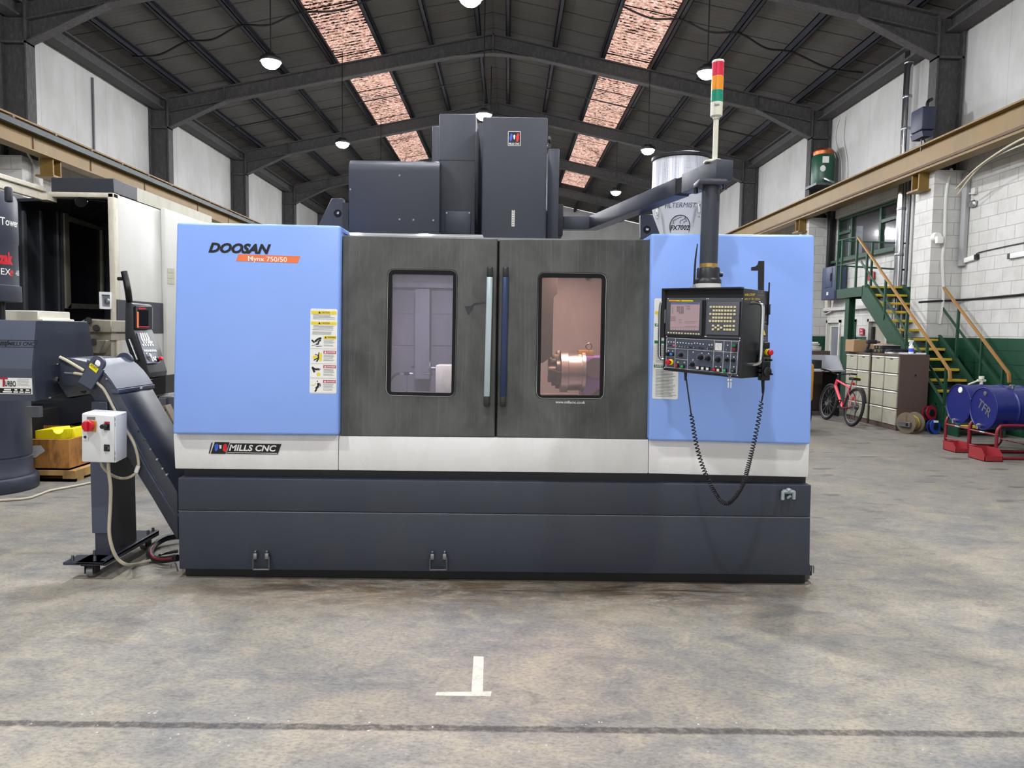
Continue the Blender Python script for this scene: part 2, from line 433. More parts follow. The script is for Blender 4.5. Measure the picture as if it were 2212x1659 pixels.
    def ball(s, c, r, n=12, sc=(1, 1, 1)):
        c = V(c); rings = []
        for i in range(1, n // 2):
            a = PI * i / (n // 2)
            rings.append([s.bm.verts.new(c + V((math.sin(a) * math.cos(2 * PI * k / n) * r * sc[0], math.sin(a) * math.sin(2 * PI * k / n) * r * sc[1], math.cos(a) * r * sc[2]))) for k in range(n)])
        for A, B in zip(rings, rings[1:]):
            for k in range(n): s._f((A[k], A[(k + 1) % n], B[(k + 1) % n], B[k]))
        t = s.bm.verts.new(c + V((0, 0, r * sc[2]))); b = s.bm.verts.new(c - V((0, 0, r * sc[2])))
        for k in range(n):
            s._f((t, rings[0][(k + 1) % n], rings[0][k])); s._f((b, rings[-1][k], rings[-1][(k + 1) % n]))
        return s
    def slab(s, pts, nrm, th, bev=0.0):
        """flat decal / plate: polygon thickened along nrm"""
        return s.prism([V(p) for p in pts], V(nrm).normalized() * th, bev)
    def text(s, body, o, ux, uy, h, depth=.0008, bold=.0, shear=0.0, align='LEFT', fit=None):
        """solid lettering: o = baseline start, ux / uy = reading and upward directions, h = capital height, fit = total width"""
        key = (body, bold, shear)
        if key not in _txt:
            cu = bpy.data.curves.new('lettering', 'FONT'); cu.body = body; cu.size = 1.0; cu.offset = bold; cu.shear = shear
            cu.resolution_u = 3
            ob = bpy.data.objects.new('lettering', cu); C.objects.link(ob)
            me = bpy.data.meshes.new_from_object(ob.evaluated_get(bpy.context.evaluated_depsgraph_get()))
            bpy.data.objects.remove(ob); bpy.data.curves.remove(cu)
            _txt[key] = ([tuple(v.co) for v in me.vertices], [tuple(p.vertices) for p in me.polygons]); bpy.data.meshes.remove(me)
        vs, fs = _txt[key]
        if not vs: return s
        ux = V(ux).normalized(); uy = V(uy).normalized(); nz = ux.cross(uy).normalized()
        if nz.dot(CAM - V(o)) < 0: nz = -nz
        x0 = min(v[0] for v in vs); x1 = max(v[0] for v in vs); k = h / .70
        kx = fit / (x1 - x0) if fit else k
        off = {'LEFT': -x0, 'CENTER': -(x0 + x1) / 2, 'RIGHT': -x1}[align]
        bv = [s.bm.verts.new(V(o) + ux * (v[0] + off) * kx + uy * v[1] * k + nz * depth) for v in vs]
        for f in fs: s._f([bv[i] for i in f])
        return s
    def build(s, name, parent=None, smooth=True, ang=38, base=False):
        me = bpy.data.meshes.new(name)
        bmesh.ops.recalc_face_normals(s.bm, faces=[f for f in s.bm.faces]) if not getattr(s, 'keepn', False) else None
        o = bpy.data.objects.new(name, me)
        L = V((0, 0, 0))
        if base and s.bm.verts:
            xs = [v.co for v in s.bm.verts]
            L = V(((min(v.x for v in xs) + max(v.x for v in xs)) / 2, (min(v.y for v in xs) + max(v.y for v in xs)) / 2, min(v.z for v in xs)))
            for v in s.bm.verts: v.co -= L
            o.location = L
        s.bm.to_mesh(me); s.bm.free()
        for k in (s.mats or ['slate_paint']): me.materials.append(M[k])
        if smooth:
            me.polygons.foreach_set('use_smooth', [True] * len(me.polygons))
            me.set_sharp_from_angle(angle=math.radians(ang))
        C.objects.link(o)
        if parent is not None:
            o.parent = parent; w = Matrix.Identity(4); q = parent
            o.matrix_parent_inverse = Matrix.Translation(-wloc(parent))
        return o
    def thing(s, name, label, cat, group=None, **k):
        o = s.build(name, None, base=True, **k); return tag(o, label, cat, group)
    def struct(s, name, label=None, **k):
        o = s.build(name, None, **k); o['kind'] = 'structure'
        if label: o['label'] = label
        return o
def wloc(o):
    w = V(o.location)
    if o.parent: w = wloc(o.parent) + V(o.location) + o.matrix_parent_inverse.translation
    return w
def tag(o, label, cat, group=None):
    o['label'] = label; o['category'] = cat
    if group: o['group'] = group
    return o
def T(name, label, cat, loc, group=None):
    o = bpy.data.objects.new(name, None); o.empty_display_size = .1; o.location = V(loc); C.objects.link(o)
    return tag(o, label, cat, group)
def dup(root, delta, label=None):
    """copy of a thing with its parts and sub-parts, moved by delta"""
    r = root.copy(); C.objects.link(r); r.location = V(root.location) + V(delta)
    if label: r['label'] = label
    for ch in list(root.children):
        c = ch.copy(); C.objects.link(c); c.parent = r; c.matrix_parent_inverse = ch.matrix_parent_inverse.copy()
        for g in list(ch.children):
            d = g.copy(); C.objects.link(d); d.parent = c; d.matrix_parent_inverse = g.matrix_parent_inverse.copy()
    return r
def lab(o, text): o['label'] = text; return o
def arc(a, b, sag, n=14):
    a = V(a); b = V(b)
    return [a.lerp(b, i / n) - V((0, 0, sag * 4 * (i / n) * (1 - i / n))) for i in range(n + 1)]
def spline(pts, k=8):
    pts = [V(p) for p in pts]; o = []
    for i in range(len(pts) - 1):
        p0 = pts[max(i - 1, 0)]; p1 = pts[i]; p2 = pts[i + 1]; p3 = pts[min(i + 2, len(pts) - 1)]
        for j in range(k):
            t = j / k
            o.append(.5 * ((2 * p1) + (p2 - p0) * t + (2 * p0 - 5 * p1 + 4 * p2 - p3) * t * t + (3 * p1 - p0 - 3 * p2 + p3) * t ** 3))
    o.append(pts[-1]); return o
X_, Y_, Z_ = V((1, 0, 0)), V((0, 1, 0)), V((0, 0, 1))

# ================================================================== THE HALL
XL, XR, XM = -9.5, 8.45, -0.5            # side walls and ridge line
FR = [13.9, 19.5, 25.1, 30.7, 36.3]      # portal frames
Y0, Y1 = -8.0, 42.0
def zs(o): return 9.60 - .207 * o        # underside of the roof sheets, o = distance from the ridge

fl = MB('concrete_floor'); fl.poly([(-16, -8, 0), (16, -8, 0), (16, 44, 0), (-16, 44, 0)]); fl.struct('floor')

w = MB('painted_blockwork'); w.box((XL - .25, Y0, 0), (XL, Y1, 5.0)); w.m('white_cladding').box((XL - .2, Y0, 5.0), (XL, Y1, 7.75)); w.struct('wall_left')
w = MB('painted_blockwork')              # openings: window and two doors under the landing
WY0, WY1, WZ0, WZ1 = 15.85, 18.72, 3.55, 4.62
D = [(18.35, 19.15), (17.55, 18.05), (16.05, 16.95)]
ys = sorted({Y0, Y1, WY0, WY1, *[v for d in D for v in d]})
for a, b in zip(ys, ys[1:]):
    mid = (a + b) / 2; z = 0
    if any(d[0] < mid < d[1] for d in D): z = 2.04
    if WY0 < mid < WY1:
        w.box((XR, a, z), (XR + .25, b, WZ0)); z = WZ1
    w.box((XR, a, z), (XR + .25, b, 5.0))
w.m('white_cladding').box((XR, Y0, 5.0), (XR + .2, Y1, 7.75)); w.struct('wall_right')
w = MB('white_cladding'); w.prism([(XL, Y1, 0), (XR, Y1, 0), (XR, Y1, 7.7), (XM, Y1, 9.6), (XL, Y1, 7.7)], (0, .2, 0)); w.struct('wall_back')

r = MB('roof_sheets')
for sg in (-1, 1):
    def strip(o0, o1, a, b):
        p = [V((XM + sg * o0, a, zs(o0))), V((XM + sg * o1, a, zs(o1))), V((XM + sg * o1, b, zs(o1))), V((XM + sg * o0, b, zs(o0)))]
        r.prism(p, (0, 0, .04))
    strip(0, 2.95, Y0, Y1); strip(4.15, 9.15, Y0, Y1); strip(2.95, 4.15, 36.3, Y1); strip(2.95, 4.15, Y0, FR[0])
r.struct('ceiling')

# rooflights, one per bay and slope
bays = FR
for sg, side in ((-1, 'left'), (1, 'right')):
    for k, (a, b) in enumerate(zip(bays, bays[1:])):
        m = MB('dirty_skylight')
        m.prism([V((XM + sg * o, y, zs(o) + .01)) for o, y in ((2.95, a), (4.15, a), (4.15, b), (2.95, b))], (0, 0, .012))
        where = ['in the nearest bay in view', 'in the second bay in view', 'in the third bay in view', 'in the furthest lit bay'][k]
        m.thing('rooflight', f'dirt-speckled rooflight on the {side} roof slope, {where}', 'skylight', 'rooflights along the roof slopes')

# purlins
order = ['next to the ridge', 'second down from the ridge', 'at the upper edge of the rooflights', 'at the lower edge of the rooflights', 'first below the rooflights', 'second below the rooflights', 'just above the eaves beam']
for sg, side in ((-1, 'left'), (1, 'right')):
    for k, o in enumerate((.38, 1.62, 2.88, 4.2, 5.5, 6.8, 8.05)):
        x = XM + sg * o; z = zs(o); m = MB('purlin_steel')
        m.box((x - .05, Y0, z - .2), (x - .035, Y1, z + .0)); m.box((x - .05, Y0, z - .2), (x + .06, Y1, z - .185)); m.box((x - .05, Y0, z - .03), (x + .06, Y1, z - .005)); m.box((x + .045, Y0, z - .2), (x + .06, Y1, z - .16))
        m.thing('roof_purlin', f'dark steel purlin on the {side} roof slope, {order[k]}', 'roof beam', 'purlins under the roof sheets')
    m = MB('rafter_steel'); x = XM + sg * 8.72; z = 7.45
    m.box((x - .14, Y0, z - .16), (x + .14, Y1, z - .12)); m.box((x - .14, Y0, z + .1), (x + .14, Y1, z + .14)); m.box((x - .03, Y0, z - .12), (x + .03, Y1, z + .1))
    m.thing('eaves_beam', f'soot-stained steel eaves beam along the top of the {side} wall', 'roof beam')

# portal frames
fn = ['nearest portal frame in view, columns at the photo edges', 'second portal frame, just behind the milling machine', 'third portal frame along the hall', 'fourth portal frame along the hall', 'furthest portal frame, before the end wall']
for k, y in enumerate(FR):
    t = T('portal_frame', 'rough dark steel ' + fn[k], 'steel frame', (XM, y, 4.7), 'portal frames of the hall')
    for sg in (-1, 1):
        xi = -8.97 if sg < 0 else 7.9; xo = xi + sg * .5
        m = MB('rafter_steel')
        x0, x1 = sorted((xi, xo)); fl_ = .035
        m.box((x0, y - .13, 4.72), (x0 + fl_, y + .13, 7.55)); m.box((x1 - fl_, y - .13, 4.72), (x1, y + .13, 7.55)); m.box((x0 + fl_, y - .018, 4.72), (x1 - fl_, y + .018, 7.55))
        m.box((x0, y - .13, 6.80), (x1, y + .13, 6.84)); m.build('column', t)
        m = MB('rafter_steel')
        oi = abs(xi - XM); ft = lambda o: 9.36 - .207 * o
        def memb(o0, o1, za, zb, wd, th):
            m.prism([V((XM + sg * o, y - wd, z)) for o, z in ((o0, za), (o1, zb), (o1, zb + th), (o0, za + th))], (0, 2 * wd, 0))
        oe = oi
        memb(0, oe, ft(0) - .03, ft(oe) - .03, .11, .03)               # top flange
        memb(0, oe, ft(0) - .38, ft(oe) - .38, .11, .03)               # bottom flange
        m.prism([V((XM + sg * o, y - .015, z)) for o, z in ((0, ft(0) - .36), (oe, ft(oe) - .36), (oe, ft(oe) - .02), (0, ft(0) - .02))], (0, .03, 0))
        m.prism([V((XM + sg * o, y - .016, z)) for o, z in ((oe, 6.85), (oe - 1.45, ft(oe - 1.45) - .37), (oe, ft(oe) - .37))], (0, .032, 0))   # haunch web
        memb(oe - 1.45, oe, ft(oe - 1.45) - .39, 6.83, .11, .03)
        m.box((XM + sg * (oe - 1.45) - .012, y - .1, ft(oe - 1.45) - .36), (XM + sg * (oe - 1.45) + .012, y + .1, ft(oe - 1.45) - .02))
        m.prism([V((XM + sg * o, y - .016, z)) for o, z in ((0, ft(0) - .46), (.9, ft(.9) - .37), (0, ft(0) - .37))], (0, .032, 0))         # apex haunch
        memb(0, .95, ft(0) - .5, ft(.95) - .39, .11, .03)
        m.build('rafter', t)
    m = MB('rafter_steel'); m.box((XM - .02, y - .11, 8.87), (XM + .02, y + .11, 9.36)); m.build('apex_plate', t)
    for sg, side in ((-1, 'left'), (1, 'right')):
        xi = -9.0 if sg < 0 else 7.87
        m = MB('painted_blockwork'); a, b = sorted((xi, XL if sg < 0 else XR)); m.box((a, y - .3, 0), (b, y + .3, 4.72))
        m.struct(f'trim_{k * 2 + (1 if sg < 0 else 2)}', f'white painted blockwork pier on the {side} wall')

# crane beams
def beam(side, sg, xin):
    t = T('crane_rail_beam', f'long yellow steel crane runway beam along the {side} wall' + (' with a dark conductor bar' if sg < 0 else ' with pale cables clipped under it'), 'crane beam', (xin, 17, 4.7))
    xw = xin + sg * .13; m = MB('crane_yellow')
    for z0, z1 in ((4.70, 4.725), (5.16, 5.19)):
        m.box((min(xin, xin + sg * .26), Y0, z0), (max(xin, xin + sg * .26), Y1, z1))
    m.box((xw - .012, Y0, 4.725), (xw + .012, Y1, 5.16))
    for y in range(-7, 42, 2): m.box((min(xin + sg * .02, xw), y, 4.725), (max(xin + sg * .02, xw), y + .015, 5.16)) if False else None
    m.build('beam', t)
    if sg < 0:
        m = MB('conductor_green'); m.box((xin - .02, Y0, 5.0), (xin + .06, Y1, 5.10)); m.build('conductor_bar', t)
        m = MB('crane_brown')
        for k in range(20): m.box((xin - .03, 10.2 + k * 1.15, 5.10), (xin + .08, 10.26 + k * 1.15, 5.135))
        m.build('conductor_clamp', t)
        m = MB('crane_brown')
        for k, y in enumerate((11.3, 13.3, 15.1, 17.3, 20.2, 22.4)): m.box((xw + .012, y, 4.73), (xw + .03, y + .02, 5.0))
        m.build('web_stiffener', t)
    else:
        m = MB('crane_brown'); m.tube([(xin - .02, Y0, 4.76), (xin - .02, 14, 4.76), (xin - .02, Y1, 4.75)], .03, 8); m.build('conduit', t)
        m = MB('cable_white'); m.tube(spline([(xin + .02, 9.0, 4.66), (xin + .05, 10.0, 4.62), (xin + .12, 11.2, 4.63), (xin + .3, 12.4, 4.52), (xin + .42, 13.2, 4.30)], 8), .018, 6); m.tube(spline([(xin + .05, 9.0, 4.64), (xin + .1, 10.4, 4.56), (xin + .3, 12.2, 4.55), (xin + .45, 13.2, 4.2)], 8), .014, 6); m.build('cable', t)
    for y in FR:
        m = MB('crane_yellow'); a, b = sorted((xin + sg * .06, xin + sg * .30)); z0 = 4.40
        for yy in (y - .13, y + .1): m.box((a, yy, z0), (b, yy + .03, 4.70))
        m.box(((a + b) / 2 - .012, y - .1, z0), ((a + b) / 2 + .012, y + .1, 4.70)); m.box((a - .05, y - .2, z0 - .035), (b + .05, y + .2, z0)); m.build('bracket', t)
    return t
beam('left', -1, -8.48); beam('right', 1, 7.62)

# high-bay lamps: two side rows and a middle row hung from cables
LZ = 6.45; lamps = []
for k in range(-2, 4): lamps += [(-4.4, 13.58 + 5.7 * k, 'left', k), (3.62, 13.75 + 5.7 * k, 'right', k)]
for k in range(-2, 5): lamps.append((-.62, 10.9 + 5.7 * k, 'middle', k))
dist = {-3: 'behind the viewer', -2: 'just behind the viewer', -1: 'over the milling machine', 0: 'nearest of its row in view', 1: 'second of its row in view', 2: 'third of its row in view', 3: 'fourth of its row', 4: 'last of its row'}
for x, y, row, k in lamps:
    t = T('high_bay_lamp', f'glowing white LED high bay lamp in the {row} row, {dist[k]}', 'lamp', (x, y, LZ), 'high bay lamps hung from the roof')
    m = MB('black_plastic'); m.lathe((x, y, LZ), Z_, [(.19, .0), (.2, .02), (.19, .07), (.12, .09), (.1, .14), (.03, .16)], 24); m.build('housing', t)
    m = MB('lamp_glow'); m.lathe((x, y, LZ - .11), Z_, [(.03, 0), (.10, .02), (.15, .065), (.165, .112)], 16); m.build('lens', t)
    m = MB('cable_black'); o = abs(x - XM); m.tube([(x, y, LZ + .15), (x, y, zs(o) - .02)], .012, 6); m.build('hanging_cable', t)

# cables strung across the purlins
for k, (pa, side) in enumerate((([(-8.6, 16.9), (-7.3, 16.7), (-6.0, 16.45), (-4.7, 16.4), (-2.9, 16.35)], 'left'), ([(8.0, 16.9), (6.3, 16.7), (5.0, 16.4), (3.7, 16.4), (2.4, 16.4)], 'right'))):
    pts = []
    for i, (x, y) in enumerate(pa):
        z = zs(abs(x - XM)) - .215; pts.append(V((x, y, z)))
        if i < len(pa) - 1:
            x2, y2 = pa[i + 1]; pts.append(V(((x + x2) / 2, (y + y2) / 2, zs(abs((x + x2) / 2 - XM)) - .33)))
    MB('cable_black').tube(spline(pts, 6), .022, 6).thing('lighting_cable', f'black lighting cable sagging from purlin to purlin across the {side} roof slope', 'cable')
for k, (y, side, sg) in enumerate(((22.6, 'left', -1), (22.7, 'right', 1))):
    pts = [V((XM + sg * o, y, zs(o) - .22)) for o in (.4, 3, 5.5, 8)]
    MB('cable_black').tube(pts, .018, 6).thing('lighting_cable', f'thin black cable across the {side} roof slope beyond the second portal frame', 'cable')

# ---------------------------------------------------------------- right wall fittings
m = MB('stair_green'); x = XR
def fr_(y0, y1, z0, z1, wd=.07, d=.09):
    for a, b, c, e in ((y0, y1, z0, z0 + wd), (y0, y1, z1 - wd, z1), (y0, y0 + wd, z0, z1), (y1 - wd, y1, z0, z1)): m.box((x - .03, a, c), (x + d, b, e), .008, 1)
fr_(WY0, WY1, WZ0, WZ1)
for y in (16.62, 18.02): m.box((x - .02, y - .04, WZ0), (x + .09, y + .04, WZ1))
for y0, y1 in ((WY0, 16.62), (18.02, WY1)): m.box((x - .02, y0, 4.2), (x + .09, y1, 4.27))
m.box((x - .14, WY0 - .1, WZ0 - .06), (x + .02, WY1 + .1, WZ0))
m.m('window_glass').box((x + .03, WY0 + .05, WZ0 + .05), (x + .04, WY1 - .05, WZ1 - .05)); m.struct('window_1', 'green framed office window high on the right wall')
m = MB('interior_grey'); m.box((XR + 2.2, 13, 2.4), (XR + 2.3, 22, 5.0)); m.box((XR + .25, 13, 4.95), (XR + 2.3, 22, 5.0)); m.box((XR + .25, 13, 2.4), (XR + 2.3, 22, 2.5)); m.struct('wall_office')
m = MB('painted_blockwork'); m.box((XR - .06, WY0 - .3, WZ1 + .02), (XR + .02, WY1 + .3, 4.86)); m.struct('trim_11', 'lintel over the office window')
for k, (a, b) in enumerate(((D[0]), (D[2]))):
    m = MB('door_white'); z1 = 2.04
    for y0, y1, z0, zz in ((a, a + .07, 0, z1), (b - .07, b, 0, z1), (a, b, z1 - .07, z1)): m.box((XR - .04, y0, z0), (XR + .14, y1, zz))
    if k == 0:
        for y0, y1, z0, zz in ((a + .07, a + .16, 0, z1 - .07), (b - .16, b - .07, 0, z1 - .07), (a + .16, b - .16, 1.86, z1 - .07), (a + .16, b - .16, 0, .9)): m.box((XR + .04, y0, z0), (XR + .09, y1, zz))
        m.m('lens_grey').box((XR + .06, a + .16, .9), (XR + .07, b - .16, 1.86))
    else:
        m.m('beige_wornpaint').box((XR + .06, a + .07, 0), (XR + .1, b - .07, z1 - .07)); m.m('black_plastic').box((XR - .0, b - .2, 1.55), (XR + .06, b - .13, 1.85))
    m.struct(f'door_{k + 1}', ['white door with grey glass under the landing', 'pale door under the stairs'][k])
m = MB('stair_green'); a, b = D[1]; m.box((XR - .03, a, 0), (XR + .06, a + .06, 2.04)); m.box((XR - .03, b - .06, 0), (XR + .06, b, 2.04)); m.box((XR - .03, a, 1.98), (XR + .06, b, 2.04)); m.m('lens_grey').box((XR + .06, a + .06, 0), (XR + .08, b - .06, 1.98)); m.struct('door_3', 'dark green framed doorway under the landing')
m = MB('white_cladding'); m.box((XR - .12, 15.9, 2.28), (XR, 20.0, 2.36)); m.struct('trim_12', 'white ledge above the doors')

# stainless flue
f0 = P(1945, 700, 15.6)
def flue():
    x, y = 8.22, 15.35
    t = T('flue_pipe', 'tall shiny stainless flue pipe rising through the roof beside the stair landing', 'pipe', (x, y, .9))
    m = MB('chrome'); m.cyl((x, y, .9), (x, y, 7.7), .085, n=20); m.build('pipe', t)
    for z in (2.2, 3.35, 4.3, 5.25, 5.95, 6.6, 7.3):
        m = MB('steel'); m.lathe((x, y, z - .03), Z_, [(.087, 0), (.092, .01), (.092, .05), (.087, .06)], 20); m.build('joint_band', t)
flue()
for k, (dy, w_) in enumerate(((0.75, .03), (.62, .025))):
    MB('pipe_white' if k else 'steel_dull').cyl((8.33, 14.5 + dy, 0.2), (8.33, 14.5 + dy, 5.0), w_).thing('wall_pipe', ['thin grey pipe rising beside the stainless flue on the right wall', 'thin white pipe rising beside the stainless flue on the right wall'][k], 'pipe')
MB('trunking_grey').box((8.25, 14.35, .3), (8.44, 14.5, 4.7), .01).thing('cable_trunking', 'pale upright cable trunking box between flue and blockwork pier', 'trunking')
MB('trunking_grey').box((8.36, 13.42, 2.95), (8.44, 13.56, 4.66), .01).thing('cable_trunking', 'pale upright cable trunking in the corner right of the pier', 'trunking')
MB('cable_black').box((8.25, 18.84, 3.395), (8.42, 18.98, 4.85), .02).tube(spline([(8.25, 18.9, 4.75), (8.0, 18.6, 4.82), (7.75, 18.3, 4.8)], 6), .05, 8).thing('cable_bundle', 'thick black cable bundle beside the office window, above the blue switch box', 'cable')
def isolator():
    t = T('switch_box', 'slate blue electrical switch box on the right wall left of the stair landing', 'electrical box', (8.3, 18.75, 2.3))
    MB('isolator_blue').box((8.12, 18.1, 2.55), (8.42, 18.85, 3.38), .02).build('body', t)
    MB('isolator_blue').box((8.105, 18.25, 2.85), (8.125, 18.7, 3.34), .005).build('door', t)
    MB('white_paint').box((8.1, 18.42, 2.66), (8.12, 18.5, 2.74)).build('label_plate', t)
    MB('black_plastic').box((8.08, 18.26, 3.0), (8.11, 18.3, 3.2)).build('handle', t)
isolator()
MB('ivory').box((8.36, 19.0, 2.35), (8.44, 19.18, 2.75), .01).thing('junction_box', 'small ivory junction box below left of the blue switch box', 'electrical box')
MB('pipe_white').tube(spline([(8.4, 18.7, 2.52), (8.36, 18.75, 2.3), (8.38, 18.95, 2.24), (8.42, 19.3, 2.2)], 6), .02, 8).tube([(8.41, 18.1, 2.35), (8.41, 18.9, 2.32)], .018, 8).tube([(8.41, 18.15, 2.35), (8.41, 18.1, 2.05)], .018, 8).thing('conduit', 'white conduit looping under the blue switch box', 'conduit')
# conduit, sounder and lights on the near pier and wall
MB('pipe_white').tube(spline([PX(2055, 365, 8.2), P(2044, 420, 13.58), P(2040, 520, 13.58), P(2036, 560, 13.58), P(2038, 640, 13.58), P(2030, 700, 13.58)], 6), .028, 8).thing('conduit', 'white upright conduit pipe on the near blockwork pier', 'conduit')
def sounder():
    a = P(2022, 512, 13.58); t = T('alarm_sounder', 'round white alarm sounder on the near blockwork pier', 'alarm', a)
    MB('white_plastic').cyl(a + V((0, .02, 0)), a - V((0, .06, 0)), .09, .075, 24).build('base', t)
    MB('white_plastic').box(a + V((-.05, -.13, -.13)), a + V((.07, -.05, .0)), .012).build('horn', t)
    MB('pipe_white').tube([a + V((.06, -.02, -.03)), a + V((.16, 0, -.02))], .012, 6).build('cable_entry', t)
sounder()
for k, (px, py, l) in enumerate(((2107, 413, 'upper white junction box with conduit on the near right wall'), (2105, 440, 'bulkhead light with metal guard on the near right wall'))):
    a = PX(px, py, 8.44); t = T(['junction_box', 'bulkhead_light'][k], l, ['electrical box', 'light fitting'][k], a)
    if k == 0: MB('pipe_white').box(a + V((-.05, -.06, -.06)), a + V((.01, .06, .06)), .01).build('box', t)
    else: MB('chrome').box(a + V((-.07, -.09, -.06)), a + V((.0, .09, .06)), .03, 3).build('body', t)
    MB('pipe_white' if k == 0 else 'steel_dull').tube([a + V((-.02, .06, -.02)), PX(2074, 425 if k == 0 else 452, 8.43)], .014, 6).build('conduit', t)
a = PX(2063, 570, 8.43); b = PX(2108, 556, 8.43)
def fluo(a, b, label):
    t = T('strip_light', label, 'light fitting', (a + b) / 2)
    MB('white_plastic').bar(a, b, .08, .09, bev=.01).build('body', t); MB('black_plastic').bar(b, b + (b - a).normalized() * .07, .07, .09).build('end_cap', t)
fluo(a, b, 'short white strip fitting on the near right wall beside the conduit')
a = PX(2186, 553, 8.43); b = PX(2225, 546, 8.43); fluo(b, a, 'strip light at the right edge of the photo on the near wall')
MB('cable_black').tube(spline([PX(2110, 552, 8.43), PX(2113, 546, 8.43), PX(2150, 537, 8.43), PX(2212, 524, 8.43), PX(2300, 508, 8.43)], 5), .009, 6).thing('wall_cable', 'thin dark cable running from the strip fitting to the right photo edge', 'cable')
MB('cable_black').tube(spline([P(1985, 653, 13.58), P(2030, 650, 13.58), PX(2080, 648, 8.42), PX(2150, 642, 8.42), PX(2212, 636, 8.42), PX(2330, 622, 8.42)], 6), .02, 6).tube(spline([PX(2066, 580, 8.43), PX(2062, 610, 8.43), PX(2056, 642, 8.43)], 5), .01, 6).thing('wall_cable', 'black cable clipped along the right wall at mid height behind the handrails', 'cable')
# gas heater controller and hot water tank up on the columns
def heater():
    a = P(1995, 262, 13.72); t = T('heater_unit', 'dark blue heater casing bracketed to the nearest right column', 'heater', a)
    MB('heater_blue').box(a + V((-.14, -.2, -.2)), a + V((.12, .2, .22)), .03, 2).build('casing', t)
    MB('heater_blue').prism([a + V((-.13, -.19, -.22)), a + V((.1, -.19, -.22)), a + V((.06, -.19, -.32)), a + V((-.1, -.19, -.32))], (0, .38, 0)).build('hood', t)
    MB('cable_black').tube(spline([a + V((.05, 0, .2)), a + V((.06, 0, .35)), a + V((.16, .05, .42))], 6), .03, 8).build('pipe', t)
    MB('steel_dull').bar(a + V((.02, 0, -.3)), a + V((.15, .1, -.5)), .02, .02).bar(a + V((-.02, 0, -.3)), a + V((-.02, 0, -.55)), .02, .02).build('bracket', t)
heater()
def tank():
    a = P(1776, 400, 18.9); t = T('water_tank', 'green insulated hot water tank with copper top on a ledge by the second right column', 'water tank', a)
    z = a.z; MB('tank_green').lathe(a, Z_, [(.26, 0), (.28, .05), (.28, .68), (.25, .74)], 28).build('jacket', t)
    MB('copper').lathe(a + V((0, 0, .74)), Z_, [(.24, 0), (.25, .03), (.25, .1), (.2, .16), (.05, .2)], 28).build('copper_top', t)
    MB('sticker_white').slab([a + V((-.14, -.285, .5)), a + V((.02, -.29, .5)), a + V((.02, -.29, .66)), a + V((-.14, -.285, .66))], (0, -1, 0), .006).slab([a + V((-.12 + .07 * math.cos(i * PI / 5), -.285, .36 + .08 * math.sin(i * PI / 5))) for i in range(10)], (0, -1, 0), .006).build('label_plate', t)
    MB('steel').tube(spline([a + V((-.1, -.28, .1)), a + V((-.12, -.36, .1)), a + V((-.0, -.42, .02)), a + V((.1, -.42, -.02))], 6), .035, 8).build('drain_pipe', t)
    m = MB('steel_dull')
    for dx in (.3, .36, .42): m.tube([a + V((dx, .05, -.1)), a + V((dx, .05, .62)), a + V((dx - .1, .05, .85)), a + V((.02, 0, .92))], .012, 6)
    m.build('pipework', t)
    MB('steel_dull').box(a + V((-.3, -.35, -.06)), a + V((.35, .35, 0))).build('shelf', t)
tank()
for k, px in enumerate((1812, 1824)):
    MB('pipe_white').tube(spline([PX(px + 2, 252, 8.43), PX(px - 8 + k * 6, 300, 8.43), PX(px + 6, 350, 8.43), PX(px + 4, 420, 8.43)], 6), .012, 6).thing('wall_pipe', ['thin pale pipe rising from the water tank to the eaves, left one', 'thin pale pipe rising from the water tank to the eaves, right one'][k], 'pipe')
# signs
def sign(px0, py0, px1, py1, X, name, label, base, marks):
    a = PX(px0, py1, X); b = PX(px1, py1, X); c = PX(px1, py0, X); d = PX(px0, py0, X)
    t = T(name, label, 'sign', (a + b) / 2); MB(base).slab([a, b, c, d], (-1, 0, 0), .01).build('plate', t)
    m = MB('sticker_white' if base == 'sign_red' else 'ink'); ux = (b - a); uy = (d - a)
    for s_, u, v, h in marks: m.text(s_, a + ux * u + uy * v + V((-.012, 0, 0)), ux, Z_, h * uy.length, .001, .01, align='CENTER')
    m.build('lettering', t)
sign(1857, 709, 1866, 724, 8.42, 'fire_point_sign', 'small red and white fire point sign on the wall under the landing', 'sign_red', [('Fire', .5, .58, .26), ('point', .5, .18, .26)])
sign(1871, 586, 1889, 605, 8.42, 'fire_sign', 'red notice on the white wall behind the landing railing', 'sign_red', [])
sign(1887, 643, 1911, 662, 8.3, 'wall_sign', 'white notice hanging below the stair landing', 'sticker_white', [('MALE', .55, .72, .22)])

a = PX(200, 168, XL + .03); MB('steel_dull').tube([a, V((a.x, a.y, 4.9))], .025, 8).thing('wall_pipe', 'dark upright pipe on the white cladding of the left wall', 'pipe')
a = PX(64, 330, XL + .52); MB('pipe_white').tube(spline([PX(48, 312, XL + .56), PX(62, 335, XL + .54), PX(74, 362, XL + .53), PX(75, 410, XL + .53)], 6), .02, 8).thing('wall_cable', 'pale cable on the blockwork pier by the left crane bracket', 'cable')

# ================================================================== THE MILLING MACHINE
mach = T('machining_centre', 'large blue, white and charcoal machining centre standing alone in the middle of the floor', 'milling machine', (-.05, 4.6, 0))
mach.location.z = 0
bl0, bl1 = 4.50, 4.59
PBL = Plane(P(372, 938, bl0), P(731, 941, bl0), P(381, 479, bl1))
PBR = Plane(P(1401, 952, bl0), P(1752, 961, bl0), P(1761, 508, bl1))
PDL = Plane(P(734, 942, 4.55), P(1069, 945, 4.55), P(739.6, 508, 4.63))
PDR = Plane(P(1072, 945, 4.55), P(1400, 951, 4.55), P(1079, 516, 4.63))

